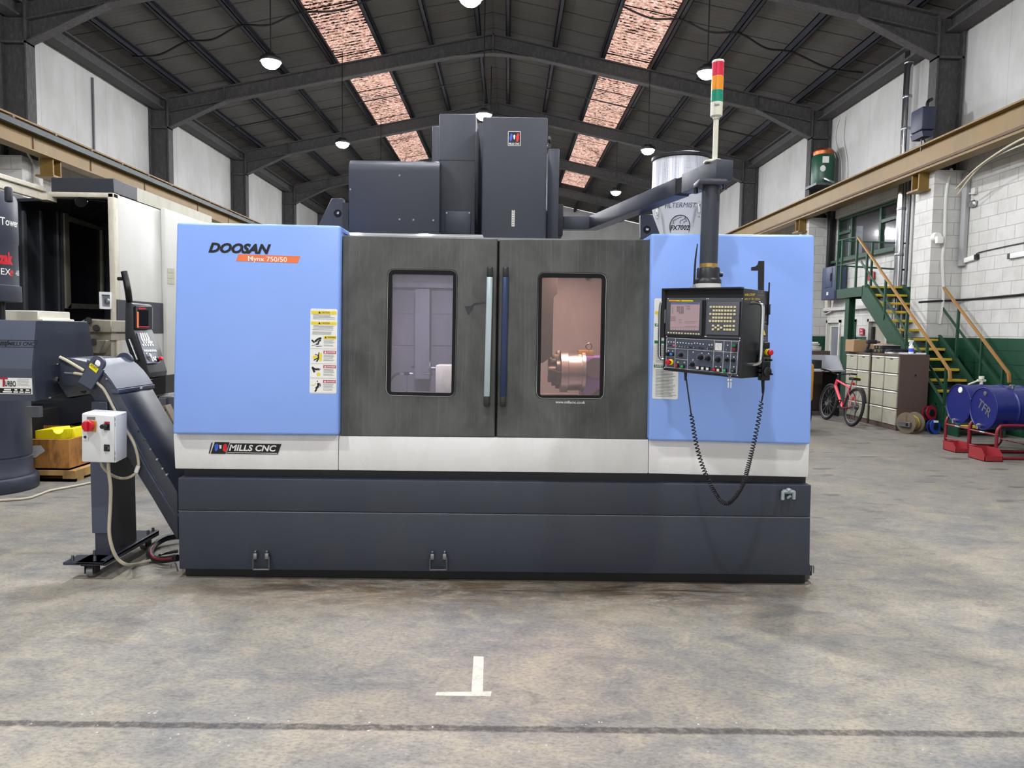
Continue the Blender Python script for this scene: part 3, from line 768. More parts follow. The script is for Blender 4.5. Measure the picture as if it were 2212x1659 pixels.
def rloop(c, r, n=5):
    """rounded loop through four corner points"""
    o = []
    for i in range(4):
        p = c[i]; a = (c[i - 1] - p).normalized(); b = (c[(i + 1) % 4] - p).normalized()
        for k in range(n + 1):
            t = k / n; o.append(p + a * r * (1 - t) ** 2 + b * r * t ** 2)
    return o
def ring(m, outer, inner, vec):
    """flat frame between two loops of equal count, thickened by vec"""
    vec = V(vec); n = len(outer); q = [[m.bm.verts.new(p) for p in L] for L in (outer, inner, [p + vec for p in outer], [p + vec for p in inner])]
    for i in range(n):
        j = (i + 1) % n
        for a, b in ((0, 1), (1, 3), (3, 2), (2, 0)): m._f((q[a][i], q[a][j], q[b][j], q[b][i]))
    return m
def panelbox(m, plane, corners, depth, bev=.012, seg=3):
    f = [plane.at(*c) for c in corners]; return m.prism(f, (0, depth, 0), bev, seg)

# blue corner covers
pl = panelbox(MB('blue_paint'), PBL, [(372, 938), (731, 941), (735.5, 487), (381, 479)], .5, .018).build('side_cover', mach)
pr = panelbox(MB('blue_paint'), PBR, [(1401, 952), (1752, 961), (1761, 507), (1407, 504)], .5, .018).build('side_cover', mach)
for par, a, b in ((pl, (735, 489), (750, 502)), (pr, (1407, 506), (1391, 516))):
    p = P(*a, 4.6); q = P(*b, 4.72); m = MB('blue_paint')
    m.prism([p, q, q - Z_ * .012, p - Z_ * .03], (0, .25, 0)); m.build('top_lip', par)
# enclosure bodies behind the covers
xl = P(384, 1040, 4.55).x; xr = P(1752, 1050, 4.55).x
c0 = P(738, 900, 4.6).x - .02; c1 = P(1404, 900, 4.6).x + .02
ztop = P(900, 505, 4.63).z
m = MB('slate_paint'); m.box((xl + .03, 4.95, .9), (c0 - .01, 6.9, ztop - .02)); m.box((c1 + .01, 4.95, .9), (xr - .03, 6.9, ztop - .06)); m.box((c0 - .01, 6.25, .9), (c1 + .01, 6.9, ztop - .05)); m.build('enclosure', mach)
m = MB('interior_grey'); zi0 = 1.02; zi1 = ztop - .03
I = [(c0, 4.70), (c1, 4.70), (c1, 6.24), (c0, 6.24)]
m.box((c0, 6.2, zi0), (c1, 6.24, zi1)); m.box((c0 - .01, 4.72, zi0), (c0 + .01, 6.24, zi1)); m.box((c1 - .01, 4.72, zi0), (c1 + .01, 6.24, zi1)); m.box((c0, 4.68, zi1), (c1, 6.24, zi1 + .02)); m.box((c0, 4.68, zi0 - .03), (c1, 6.24, zi0))
m.box((c0 + .1, 6.19, 1.75), (-.3, 6.2, 1.79)); m.box((c0 + .1, 6.19, 1.48), (-.3, 6.2, 1.52)); m.box((c0 + .25, 6.18, 1.30), (c0 + .75, 6.2, 1.36)); m.box((c0 + .3, 6.05, 1.2), (c0 + .42, 6.2, 1.95))
m.box((c0, 6.1, zi1 - .22), (-.2, 6.2, zi1 - .18)); m.build('work_chamber', mach)
m = MB('interior_grey'); m.box((c0 + .05, 5.0, zi0), (c1 - .05, 5.75, 1.12)); 
m.m('black_matte')
for k in range(4): m.box((c0 + .05, 5.1 + k * .17, 1.118), (c1 - .05, 5.12 + k * .17, 1.122))
m.build('table', mach)

# doors
def door(plane, c, wo, wi, glass_, side):
    f = [plane.at(*p) for p in c]; o = [plane.at(*p) for p in wo]
    m = MB('door_paint'); dv = V((0, .05, 0))
    n = 6
    ol = []; 
    big = rloop(f, .006, 5); hole = rloop(o, .045, 5)
    ring(m, big, hole, dv)
    es = [e for e in m.bm.edges if len(e.link_faces) == 2 and abs(e.link_faces[0].normal.dot(e.link_faces[1].normal)) < .3]
    d = m.build('door', mach)
    bv = d.modifiers.new('edge', 'BEVEL'); bv.width = .009; bv.segments = 3; bv.limit_method = 'ANGLE'; bv.angle_limit = math.radians(60)
    m = MB('gasket'); i_ = [plane.at(*p, .004) for p in wi]; oo = [plane.at(*p, .006) for p in wo]
    ring(m, rloop(oo, .045, 5), rloop(i_, .012, 5), (0, .03, 0)); m.m('chrome'); m.tube(rloop([plane.at(*p, .002) for p in wo], .046, 5), .0025, 5, True); m.build('window_gasket', d)
    g = MB(glass_); g.prism([plane.at(*p, -.012) for p in wi], (0, .006, 0)); lab(g.build('window_pane', d), 'clear polycarbonate pane'); return d
DL = door(PDL, [(734, 942), (1069, 945), (1075, 515), (739.6, 508.5)], [(834, 853.4), (982, 856.6), (986.8, 584.4), (838.7, 582)], [(842.8, 846.5), (974.7, 849.6), (978.9, 593.3), (847.5, 590.8)], 'door_glass', 'left')
DR = door(PDR, [(1072.5, 945), (1400.5, 951.5), (1407, 518), (1079, 516)], [(1159, 859.7), (1303.9, 861.3), (1309.6, 591.7), (1163.7, 589)], [(1166.8, 854), (1296, 854), (1300.7, 600), (1171, 598.7)], 'door_glass_scratched', 'right')
def dhandle(pln, dr, x0, x1, colr):
    a = pln.at(x0, 598, .055); b = pln.at(x1, 857, .055); u = (a - b).normalized(); w_ = .019
    h = MB(colr).obox((a + b) / 2, u * (a - b).length / 2, X_ * w_, pln.n * .013, .006).build('handle', dr)
    m = MB('black_plastic')
    for p, s_ in ((a, 1), (b, -1)):
        e = p + u * s_ * .06
        m.obox((p + e) / 2, u * .032, X_ * .018, pln.n * .014, .006); m.obox(e - pln.n * .022 - u * s_ * .018, u * .02, X_ * .016, pln.n * .034, .005)
    m.build('handle_end', dr)
dhandle(PDL, DL, 1058, 1051.5, 'handle_silver'); dhandle(PDR, DR, 1092, 1086.5, 'handle_blue')
m = MB('sticker_white'); a = PDR.at(1200, 871, .001); b = PDR.at(1264, 872, .001); m.text('www.millscnc.co.uk', a, b - a, Z_, .017, .001, .012, fit=(b - a).length); m.build('web_lettering', DR)
m = MB('panel_black'); m.slab([PDL.at(*p, .0006) for p in ((1004, 662), (1016, 661), (1024, 655), (1040, 653), (1048, 652), (1047, 655), (1024, 660), (1019, 672), (1012, 681), (1009, 676))], PDL.n, .0008); m.build('glue_mark', DL)
m = MB('gasket'); a = P(1070.5, 943, 4.61); b = P(1077, 517, 4.69); m.bar(a, b, .03, .012, up=(0, 1, 0)); m.build('door_seal', mach)  # dark strip added behind the door gap, standing in for shade
m = MB('chrome')
for k, (dy, dz) in enumerate(((0, 0), (.05, .012), (.1, .022), (.15, .03))):
    a = P(752 - k * 2, 509 - k * .5, 4.70 + dy); b = P(1046 - k * 1, 513, 4.70 + dy)
    m.box((a.x, a.y, a.z - .012 + dz * .6), (b.x, a.y + .06, a.z - .002 + dz * .6), .002, 1)
m.build('sliding_roof_cover', mach)

# white band, recess, base covers, plinth
for k, c in enumerate(([(378, 1012.5), (730, 1016), (731, 940), (374, 937)], [(731, 1016), (1400, 1023), (1401, 948), (731.8, 942)], [(1401, 1023), (1746, 1031), (1749, 958), (1402, 950)])):
    m = MB('white_band'); f = [P(*p, 4.55) for p in c]; m.prism(f, (0, .08, 0), .006, 2); wb = m.build('apron_panel', mach)
    if k == 0: WB = wb
m = MB('slate_paint'); m.box((xl + .03, 4.64, .0 + P(1000, 1060, 4.62).z - .05), (xr - .03, 6.9, .95)); m.build('bed', mach)
m = MB('slate_dark'); z0 = P(1000, 1040, 4.62).z; m.box((xl + .02, 4.60, z0 - .08), (xr - .015, 4.66, z0 + .07)); m.build('recess_strip', mach)
UC = MB('slate_paint').prism([P(*p, 4.53) for p in ((385, 1102.5), (1750.5, 1117.5), (1752.6, 1048), (384, 1032))], (0, .1, 0), .006, 3).build('coolant_tank_cover', mach)
LC = MB('slate_paint').prism([P(*p, 4.52) for p in ((387, 1229.5), (1749, 1243), (1750.5, 1118.5), (385, 1103.8))], (0, .11, 0), .006, 3).build('coolant_tank_front', mach)
m = MB('steel'); a = P(385, 1103.2, 4.526); b = P(1750.5, 1118, 4.526); m.bar(a, b, .008, .0025); m.build('seam_edge', LC)  # pale bar imitating the overhead lamps' highlight along the cover edge
m = MB('black_paint'); xa = P(400, 1245, 4.57).x; xb = P(1740, 1262, 4.57).x
m.box((xa, 4.575, 0), (xb, 6.8, .11), .004, 1); m.box((xa - .05, 4.62, .04), (xb + .06, 6.6, .10)); m.build('plinth', mach)
MB('steel_dull').box((xb - .01, 4.60, .02), (xb + .04, 4.7, .10), .006).build('jacking_foot', mach)
MB('steel').tube(spline([P(1750, 1232, 4.56), P(1751, 1224, 4.53), P(1755, 1221, 4.52), P(1758, 1225, 4.52), P(1757, 1238, 4.52)], 5), .005, 6).build('hook', mach)
MB('steel').tube(spline([P(384, 1234, 4.56), P(379, 1218, 4.53), P(374, 1215, 4.52), P(369, 1220, 4.52), P(368, 1228, 4.52)], 5), .005, 6).build('hook', mach)
for x0, x1, y0 in ((546.5, 581, 1197), (929, 965, 1198)):
    a = P(x0, y0 + 5, 4.50); b = P(x1, y0 + 5, 4.50); h = .085
    m = MB('steel_dull'); m.tube(spline([a + Z_ * -.01, a, a, a - Z_ * .02, a - Z_ * h * .8, a - Z_ * h, a - Z_ * h + X_ * .012, b - Z_ * h - X_ * .012, b - Z_ * h, b - Z_ * h * .8, b - Z_ * .02, b], 4), .006, 8)
    hd = m.build('pull_handle', LC)
    m = MB('steel')
    for p in (a, b):
        s_ = 1 if p is a else -1
        q = p + V((s_ * .014, 0, .002)); m.box(q + V((-.012, -.008, -.02)), q + V((.012, .02, .02)), .005); m.cyl(q + V((0, .02, .03)), q + V((0, .002, .03)), .008, .006, 10)
    m.build('handle_mount', hd)
m = MB('handle_silver'); a = P(1703, 1066, 4.50); m.tube(spline([a + V((-.035, 0, -.04)), a + V((-.035, 0, -.01)), a + V((-.03, 0, .012)), a + V((.03, 0, .012)), a + V((.035, 0, -.01)), a + V((.035, 0, -.035))], 5), .0115, 8); m.ball(a + V((0, 0, .022)), .02, 12, (1, .8, .7)); m.tube([a + V((-.005, 0, -.03)), a + V((.012, -.01, -.012))], .008, 8); m.box(a + V((-.03, .0, -.004)), a + V((.03, .03, .022)), .006); m.build('latch', UC)

# lettering and marks on the covers
m = MB('ink'); a = PBL.at(450, 544, .001); b = PBL.at(586, 548, .001); ux = b - a; L = ux.length; uy = (PBL.at(452, 500, .001) - PBL.at(452.8, 540, .001))
m.text('DOOSAN', a, ux, uy, .056, .001, .05, .35, fit=L); m.build('maker_lettering', pl)
m = MB('orange'); m.slab([PBL.at(*p, .0005) for p in ((510, 564), (643, 568.5), (649, 553.5), (515, 549))], PBL.n, .001)
m.m('sticker_white'); a = PBL.at(536, 563.5, .002); b = PBL.at(620, 566, .002); m.text('Mynx 750/50', a, b - a, uy, .03, .0006, .012, fit=(b - a).length); m.build('type_badge', pl)
m = MB('ink'); s1 = [(1651, 564), (1650, 650), (1637, 650), (1637.5, 584.5), (1622.5, 584.5), (1622.5, 577.5), (1631, 576), (1636, 572), (1638.5, 564)]
m.slab([PBR.at(*p, .0005) for p in s1], PBR.n, .001); m.build('machine_number', pr)
def mlogo(m, o, ux, uy, w, h, colour=True, board='ink'):
    """bar, three-legged emblem and slanted name plate; o = lower left"""
    nz = ux.cross(uy).normalized(); nz = nz if nz.dot(CAM - o) > 0 else -nz
    q = lambda u, v, k=0.0: o + ux * u * w + uy * v * h + nz * k
    s_ = .025
    def par(u0, u1, v0=0, v1=1, k=.0, sl=.06): m.slab([q(u0 + sl * v0, v0, k), q(u1 + sl * v0, v0, k), q(u1 + sl * v1, v1, k), q(u0 + sl * v1, v1, k)], nz, .0008)
    if not colour:
        m.m('ink')
        def edge(u0, v0, u1, v1, w_=.0016):
            p0 = q(u0, v0); p1 = q(u1, v1); d_ = (p1 - p0); s2 = d_.cross(nz).normalized() * w_; m.slab([p0 - s2, p1 - s2, p1 + s2, p0 + s2], nz, .0008)
        for u0, u1 in ((.03, .235), (.245, .94)):
            edge(u0, 0, u1, 0); edge(u0 + .06, 1, u1 + .06, 1); edge(u0, 0, u0 + .06, 1); edge(u1, 0, u1 + .06, 1)
        for u in (.10, .15, .20): m.slab([q(u, .2), q(u + .03, .2), q(u + .055, .8), q(u + .02, .8)], nz, .0008)
        m.text('MILLS CNC', q(.285, .25), ux, uy, h * .5, .0008, .02, .25, fit=w * .66); return
    m.m(board); par(0, .016, .02, .95, sl=.045); par(.03, .235); par(.245, .96, .03, .92)
    for col, pts in (('logo_blue' if colour else 'panel_grey', [(.085, .75), (.125, .88), (.14, .8), (.132, .38), (.105, .2), (.09, .3)]), ('sticker_white' if colour else 'panel_grey', [(.15, .76), (.185, .76), (.18, .45), (.155, .45)]), ('logo_red' if colour else 'panel_grey', [(.2, .3), (.235, .14), (.252, .3), (.262, .78), (.235, .9), (.205, .75)])):
        m.m(col); m.slab([q(*p, .001) for p in pts], nz, .0006)
    m.m('sticker_white' if colour else 'panel_grey'); m.text('MILLS CNC', q(.285, .3, .001), ux, uy, h * .5, .0005, .03, .25, fit=w * .66); m.slab([q(.262, .1, .001), q(.955, .1, .001), q(.957, .14, .001), q(.264, .14, .001)], nz, .0006)
a = P(450.5, 980, 4.548); b = P(606, 982.5, 4.548); m = MB(); mlogo(m, a, (b - a).normalized(), Z_, (b - a).length, .075); m.build('dealer_logo', WB)

def bars(m, q, u0, u1, v, n, dv, h=.012, seed=1):
    rnd = random.Random(seed)
    for i in range(n):
        e = u1 - rnd.random() * .22 * (u1 - u0); m.slab([q(u0, v - i * dv), q(e, v - i * dv), q(e, v - i * dv - h), q(u0, v - i * dv - h)], NRM, .0004)
# caution sheet on the left cover (u right, v up from the sheet's lower left)
NRM = PBL.n
c4 = [PBL.at(*p, .0006) for p in ((668.7, 850), (726.7, 850.8), (729, 667.7), (670.8, 666.4))]
def quadmap(c, k): 
    return lambda u, v, kk=0.0: (c[0] * (1 - u) * (1 - v) + c[1] * u * (1 - v) + c[2] * u * v + c[3] * (1 - u) * v) + NRM * (k + kk)
m = MB('sticker_white'); m.slab(rloop(c4, .012, 4), PBL.n, .001); q = quadmap(c4, .0018); ux = c4[1] - c4[0]; uy = c4[3] - c4[0]; W = ux.length; Hh = uy.length
def rect(m, u0, v0, u1, v1, k=.0): m.slab([q(u0, v0, k), q(u1, v0, k), q(u1, v1, k), q(u0, v1, k)], NRM, .0004)
def tri(m, u, v, s_, ci, co):
    m.m(ci); m.slab([q(u - s_, v, .0006), q(u + s_, v, .0006), q(u, v + s_ * .55, .0006)], NRM, .0004)
for v, t_ in ((.955, 'CAUTION'), (.83, 'CAUTION')):
    m.m('yellow'); rect(m, .03, v - .018, .97, v + .017); tri(m, .34, v - .012, .05, 'ink', 0); m.m('ink'); m.text(t_, q(.42, v - .009, .0007), ux, uy, .0105, .0004, .01, fit=W * .3)
m.m('ink_grey'); bars(m, q, .1, .92, .935 - .005, 4, .0155, .005, 2); bars(m, q, .12, .93, .80, 3, .0135, .005, 3); bars(m, q, .08, .9, .755, 1, .0, .005, 4); bars(m, q, .08, .92, .73, 3, .0135, .005, 5)
for i, (v, t_, col, tc) in enumerate(((.665, 'WARNING', 'yellow', 'ink'), (.49, 'DANGER', 'danger_red', 'sticker_white'), (.32, 'DANGER', 'danger_red', 'sticker_white'), (.145, 'DANGER', 'danger_red', 'sticker_white'))):
    m.m(col); rect(m, .5, v - .018, .97, v + .017); tri(m, .575, v - .011, .045, tc, 0); m.m(tc); m.text(t_, q(.64, v - .008, .0007), ux, uy, .0095, .0004, .02, fit=W * .31)
    m.m('ink_grey'); bars(m, q, .51, .93, v - .03, 4, .0125, .004, 8 + i); bars(m, q, .51, .93, v - .088, 2, .0125, .004, 20 + i); rect(m, .03, v - .137, .97, v - .135)
def stroke(m, pts, w_):
    for (a0, b0), (a1, b1) in zip(pts, pts[1:]):
        p0 = q(a0, b0, .0004); p1 = q(a1, b1, .0004); d = (p1 - p0); s_ = d.cross(NRM).normalized() * w_; m.slab([p0 - s_, p1 - s_, p1 + s_, p0 + s_], NRM, .0004)
m.m('ink'); stroke(m, [(.42, .655), (.30, .645), (.18, .61)], .006); stroke(m, [(.40, .63), (.33, .62), (.30, .59)], .005); stroke(m, [(.16, .60), (.06, .63)], .005); stroke(m, [(.32, .583), (.22, .583)], .004); stroke(m, [(.05, .565), (.22, .575)], .0012); stroke(m, [(.22, .555), (.44, .56)], .0015)
m.m('yellow'); rect(m, .1, .415, .27, .445); rect(m, .35, .385, .44, .475); m.m('ink'); stroke(m, [(.31, .455), (.315, .41), (.25, .375)], .004); stroke(m, [(.19, .462), (.31, .45), (.34, .49)], .0025); stroke(m, [(.31, .42), (.14, .392)], .003)
m.m('ink'); stroke(m, [(.08, .31), (.2, .285), (.3, .287)], .006); stroke(m, [(.11, .3), (.18, .25)], .006); stroke(m, [(.3, .287), (.36, .275)], .003); stroke(m, [(.3, .295), (.4, .288)], .002)
m.m('yellow'); m.slab([q(.32 + (.085 if i % 2 else .055) * math.cos(i * PI / 7), .228 + (.026 if i % 2 else .017) * math.sin(i * PI / 7)) for i in range(14)], NRM, .0005)
m.m('ink'); stroke(m, [(.32, .125), (.33, .09), (.24, .06)], .007); stroke(m, [(.24, .06), (.26, .045), (.2, .025)], .005); stroke(m, [(.33, .125), (.40, .11), (.40, .085)], .0025); m.slab([q(.29 + .025 * math.cos(i), .145 + .008 * math.sin(i)) for i in range(6)], NRM, .0005); m.m('yellow'); stroke(m, [(.06, .1), (.2, .1), (.22, .13)], .0015)
m.build('caution_sheet', pl)
# safety sheet on the right cover, half behind the control panel
NRM = PBR.n
c4 = [PBR.at(*p, .0006) for p in ((1408.5, 861), (1464, 863), (1469, 646), (1413.5, 644))]
m = MB('sticker_white'); m.slab(rloop(c4, .012, 4), NRM, .001); q = quadmap(c4, .0018); ux = c4[1] - c4[0]; uy = c4[3] - c4[0]; W = ux.length
for v, col, t_ in ((.855, 'yellow', ''), (.735, 'green_sticker', 'SPINDLE'), (.565, 'green_sticker', 'SAFETY'), (.325, 'green_sticker', 'SAFETY')):
    m.m(col); rect(m, .04, v - .014, .96, v + .014)
    if t_: m.m('sticker_white'); m.text(t_, q(.08 if v != .565 else .45, v - .008, .0006), ux, uy, .012, .0004, .02, fit=W * .42)
m.m('ink_grey'); bars(m, q, .2, .8, .965, 2, .014, .005, 31)
for i, ch in enumerate('XYZ'): m.text(ch, q(.28, .915 - i * .022, .0005), ux, uy, .01, .0004)
bars(m, q, .14, .9, .83, 4, .018, .004, 32); bars(m, q, .14, .92, .70, 7, .0155, .004, 33); bars(m, q, .12, .93, .535, 11, .0165, .004, 34); bars(m, q, .12, .93, .29, 19, .0145, .005, 35)
m.build('safety_sheet', pr)

# covers and column above the enclosure
def fbox(m, x0, y0, x1, y1, Y, depth, bev=.008, seg=2):
    f = [P(x0, y1, Y), P(x1, y1, Y), P(x1, y0, Y), P(x0, y0, Y)]; xa = (f[0].x + f[3].x) / 2; xb = (f[1].x + f[2].x) / 2
    za = ztop + .0; zb = (f[2].z + f[3].z) / 2
    return m.box((xa, Y, za), (xb, Y + depth, zb), bev, seg), (xa, xb, za, zb)
m = MB('slate_textured'); a = P(753, 341, 5.2); b = P(950, 345, 5.2); zt = (a.z + b.z) / 2; r_ = .075; pts = [V((a.x, 6.1, ztop)), V((a.x, 5.2, ztop))]
for k in range(7): t_ = k / 6 * PI / 2; pts.append(V((a.x, 5.2 + r_ - r_ * math.cos(t_), zt - r_ + r_ * math.sin(t_))))
pts.append(V((a.x, 6.1, zt)))
m.prism(pts, (b.x - a.x, 0, 0), .006, 2); mg = m.build('tool_magazine_cover', mach, ang=25)
m = MB('steel')
for px, py in ((863, 379), (863, 474), (893, 475), (936, 476), (757, 409)):
    p = P(px, py, 5.2); m.cyl(p + Y_ * .003, p - Y_ * .004, .008, .006, 10)
m.build('screw', mg)
m, d = fbox(MB('slate_textured'), 948, 246, 1027, 505, 5.32, .85, .006); mc = m.build('column_cover', mach)
m = MB('slate_dark'); z = P(980, 346, 5.32).z; m.box((d[0], 5.317, z - .002), (d[1], 5.322, z + .002)); m.build('seam', mc)
m = MB('slate_paint'); a = P(962, 505, 5.318); b = P(1017, 457, 5.318); m.box((a.x, 5.312, a.z), (b.x, 5.325, b.z), .003); m.m('steel')
for px in (965, 1014):
    p = P(px, 460, 5.312); m.cyl(p + Y_ * .003, p - Y_ * .004, .007, .006, 8)
m.build('access_plate', mc)
fbox(MB('slate_paint'), 933, 272, 950, 505, 5.75, .5, .006)[0].build('rear_duct', mach)
m, d = fbox(MB('slate_textured'), 1041, 252, 1181, 514, 5.12, .34, .012, 3); sc_ = m.build('spindle_cover', mach)
fbox(MB('slate_paint'), 1183, 321, 1207, 514, 5.62, .5, .006)[0].build('side_guard', mach)
fbox(MB('slate_dark'), 1000, 266, 1100, 505, 5.9, .75, .006)[0].build('column', mach)
m = MB('black_plastic'); a = P(1187, 316, 5.7); m.box(a + V((-.015, 0, 0)), a + V((.015, .05, .02))); m.torus(a + V((0, .02, .05)), (1, 0, 0), .028, .009, 16, 6); m.build('lifting_eye', mach)
m = MB('sticker_white'); Ys = 5.118; a = P(1097, 315, Ys); b = P(1125, 284, Ys); NRM = V((0, -1, 0)); z0, z1, x0, x1 = a.z, b.z, a.x, b.x; W = x1 - x0; Hh = z1 - z0
c4 = [V((x0, Ys, z0)), V((x1, Ys, z0)), V((x1, Ys, z1)), V((x0, Ys, z1))]; m.slab(rloop(c4, .006, 3), NRM, .001); q = quadmap(c4, .0012); m.m('ink'); rect(m, .04, .04, .96, .96)
for col, pts in (('logo_blue', [(.12, .55), (.2, .8), (.32, .85), (.36, .7), (.3, .4), (.18, .28)]), ('sticker_white', [(.42, .7), (.5, .78), (.58, .7), (.55, .45), (.46, .45)]), ('logo_red', [(.66, .3), (.78, .28), (.88, .5), (.88, .85), (.74, .85), (.64, .65)])):
    m.m(col); m.slab([q(*p, .0008) for p in pts], NRM, .0006)
m.m('sticker_white'); m.text('MILLS CNC', q(.08, .08, .0008), X_, Z_, Hh * .13, .0005, .03, fit=W * .84); m.build('dealer_badge', sc_)
m = MB('ivory'); a = P(1105, 489, Ys); b = P(1112, 454, Ys); m.box((a.x, Ys - .001, a.z), (b.x, Ys + .002, b.z)); m.m('ink_grey')
for k in range(7): m.box((a.x + .005, Ys - .002, a.z + .008 + k * .016), (b.x - .006, Ys, a.z + .016 + k * .016))
m.build('worn_label', sc_)
m = MB('black_plastic'); m.box((P(1248, 514, 4.8).x, 4.8, ztop - .03), (P(1268, 514, 4.8).x, 4.9, ztop + .005), .008); m.build('roof_clip', mach)
for pts, hx, hy in (([(686, 490), (716, 428), (741, 428), (741, 500)], 729.5, 461), ([(1384, 515), (1384, 463), (1410, 463), (1428, 512)], 1397.5, 496)):
    m = MB('slate_paint'); m.prism([P(*p, 5.3) for p in pts], (0, .07, 0), .004, 1); br = m.build('lifting_bracket', mach)
    c = P(hx, hy, 5.3); m = MB('black_matte'); m.cyl(c + Y_ * .02, c - Y_ * .002, .028, .028, 20); m.m('chrome'); m.ball(c + V((.003, -.002, .002)), .013, 10, (1, .5, 1)); m.build('pin_hole', br)
for xa, xb, Yd in ((740, 752, 5.3),):
    m = MB('slate_dark'); a = P(xa, 500, Yd); b = P(xb, 438, Yd); m.box((a.x, Yd, ztop - .1), (b.x, Yd + .3, b.z)); m.build('bracket_rib', mach)

# operator panel on its swing arm
YA = 4.1
A = P(1561, 380, YA); B = P(1318, 479, YA * 1.40); d = (B - A); d.z = 0; L = d.length; d.normalize(); hz = .084
At = P(1561, 346, YA); za = P(1561, 391, YA).z; zb = At.z
B = V((A.x + d.x * L * 1.22, A.y + d.y * L * 1.22, 0)); zc = (za + zb) / 2
A0 = V((A.x, A.y, zc)); B0 = V((B.x, B.y, zc)); J = A0.lerp(B0, .19); J2 = A0.lerp(B0, .235)
m = MB('slate_textured'); m.bar(A0 - d * .02, J, .105, zb - za, bev=.004); arm = m.build('arm_head', mach)
m = MB('black_matte'); m.bar(J - d * .03, J2 + d * .03, .085, (zb - za) * .8); m.build('arm_joint', mach)
m = MB('slate_textured'); m.bar(J2, B0, .10, (zb - za) * .93, bev=.004); E_ = P(1200, 492, 6.35); m.bar(B0 + V((.03, 0, 0)), V((E_.x, B0.y + .05, zc)), .10, (zb - za) * .92, bev=.004); m.build('swing_arm', mach)
m = MB('slate_dark'); m.box((E_.x - .1, B0.y - .1, zc - .12), (E_.x + .04, B0.y + .35, zc + .14), .01); m.box((E_.x - .35, B0.y - .05, ztop - .1), (E_.x, B0.y + .35, zc + .1)); m.build('arm_pivot', mach)
PO = P(1533.5, 480, YA); r_ = .0495; zpt = za; zpb = P(1529, 574, YA).z
m = MB('slate_textured'); m.cyl(V((PO.x, PO.y, zpb)), V((PO.x, PO.y, zpt)), r_, r_, 32); pole = m.build('hanger_tube', mach)
m = MB('slate_textured'); m.box((PO.x - .085, PO.y - .07, zpt - .035), (PO.x + .075, PO.y + .07, zpt), .012); m.m('black_plastic')
for dx in (-.07, .06):
    for dy in (-.055, .055): m.cyl((PO.x + dx, PO.y + dy, zpt - .06), (PO.x + dx, PO.y + dy, zpt - .03), .012, .012, 8)
m.build('flange', pole)
zz = lambda y: P(1527, y, YA).z
m = MB('key_brass'); m.cyl((PO.x, PO.y, zz(578.5)), (PO.x, PO.y, zz(570)), .0505, n=32); m.build('brass_ring', pole)
m = MB('panel_black'); m.lathe((PO.x, PO.y, 0), Z_, [(.064, zz(603)), (.064, zz(581)), (.06, zz(578.5))], 32); m.lathe((PO.x, PO.y, 0), Z_, [(.073, zz(613)), (.073, zz(606)), (.066, zz(602))], 32); m.cyl((PO.x + .06, PO.y - .01, zz(593)), (PO.x + .078, PO.y - .01, zz(593)), .014, .012, 12); m.build('swivel_collar', pole)
m = MB('white_plastic'); m.cyl((PO.x, PO.y, zz(624)), (PO.x, PO.y, zz(613)), .072, n=32); m.build('bearing_ring', pole)
# beacon
bp = P(1544, 350, YA + .07); b0 = V((bp.x, bp.y, zb)); Yb = bp.y
m = MB('ivory'); m.cyl(b0 - Z_ * .0, b0 + Z_ * .018, .04, .036, 20); m.box(b0 + V((-.06, -.03, 0)), b0 + V((0, .03, .012)), .004); zb1 = P(1547, 254, Yb).z; m.cyl(b0, V((b0.x, b0.y, zb1)), .0145, n=16); bc = m.build('beacon_pole', mach)
zq = lambda y: P(1549, y, Yb).z
m = MB('ivory'); m.lathe((b0.x, b0.y, 0), Z_, [(.018, zq(258)), (.02, zq(254)), (.033, zq(251)), (.0335, zq(222))], 28); m.m('ink_grey'); m.box((b0.x - .022, b0.y - .0345, zq(232)), (b0.x + .006, b0.y - .031, zq(228))); m.build('beacon_base', bc)
for nm, y1, y0 in (('lamp_green', 222, 196), ('lamp_amber', 196, 166), ('lamp_red', 166, 136)):
    m = MB(nm); n_ = 11; za_, zb_ = zq(y1), zq(y0); pr_ = []
    for i in range(n_): pr_ += [(.0325, za_ + (zb_ - za_) * i / n_), (.0335, za_ + (zb_ - za_) * (i + .5) / n_)]
    pr_.append((.0325, zb_)); m.lathe((b0.x, b0.y, 0), Z_, pr_, 28); lab(m.build('beacon_lens', bc), {'lamp_green': 'green', 'lamp_amber': 'amber', 'lamp_red': 'red'}[nm] + ' ribbed lens')
m = MB('ivory'); m.lathe((b0.x, b0.y, 0), Z_, [(.0335, zq(136)), (.0335, zq(132.5)), (.03, zq(131))], 28); m.build('beacon_cap', bc)

# the panel box
YL, YR = 4.18, 3.86
TL = P(1436, 625, YL); TR = P(1606, 622, YR); BR = P(1603, 818, YR + .0); PF = Plane(TL, TR, BR); BLc = PF.at(1432, 800)
nb = -PF.n; nbh = V((nb.x, nb.y, 0)).normalized(); dep = nbh * .335
k_ = lambda cx, cy: (1420 + cx / 7.542, 610 + cy / 7.542)
def q5(cx, cy, off=0.0): return PF.at(*k_(cx, cy), off)
cp = MB('panel_black').prism([TL, TR, BR, BLc], dep, .006, 2).build('control_panel', mach)
uxp = (TR - TL).normalized(); uyp = (TL - BLc).normalized(); NRM = PF.n
def plate(m, pts, off, th): m.slab([q5(*p, off) for p in pts], PF.n, th); return m
m = MB('black_paint'); plate(m, [(118, 110), (1405, 92), (1402, 246), (160, 244)], .0005, .001); m.bar(TL + PF.n * .012, TR + PF.n * .012, .04, .008); m.bar(TL + PF.n * .012, q5(100, 900) + PF.n * .01, .02, .006); m.build('hood', cp)
m = MB('panel_grey'); plate(m, [(165, 250), (1392, 252), (1352, 915), (140, 872)], .001, .003); m.m('chrome')
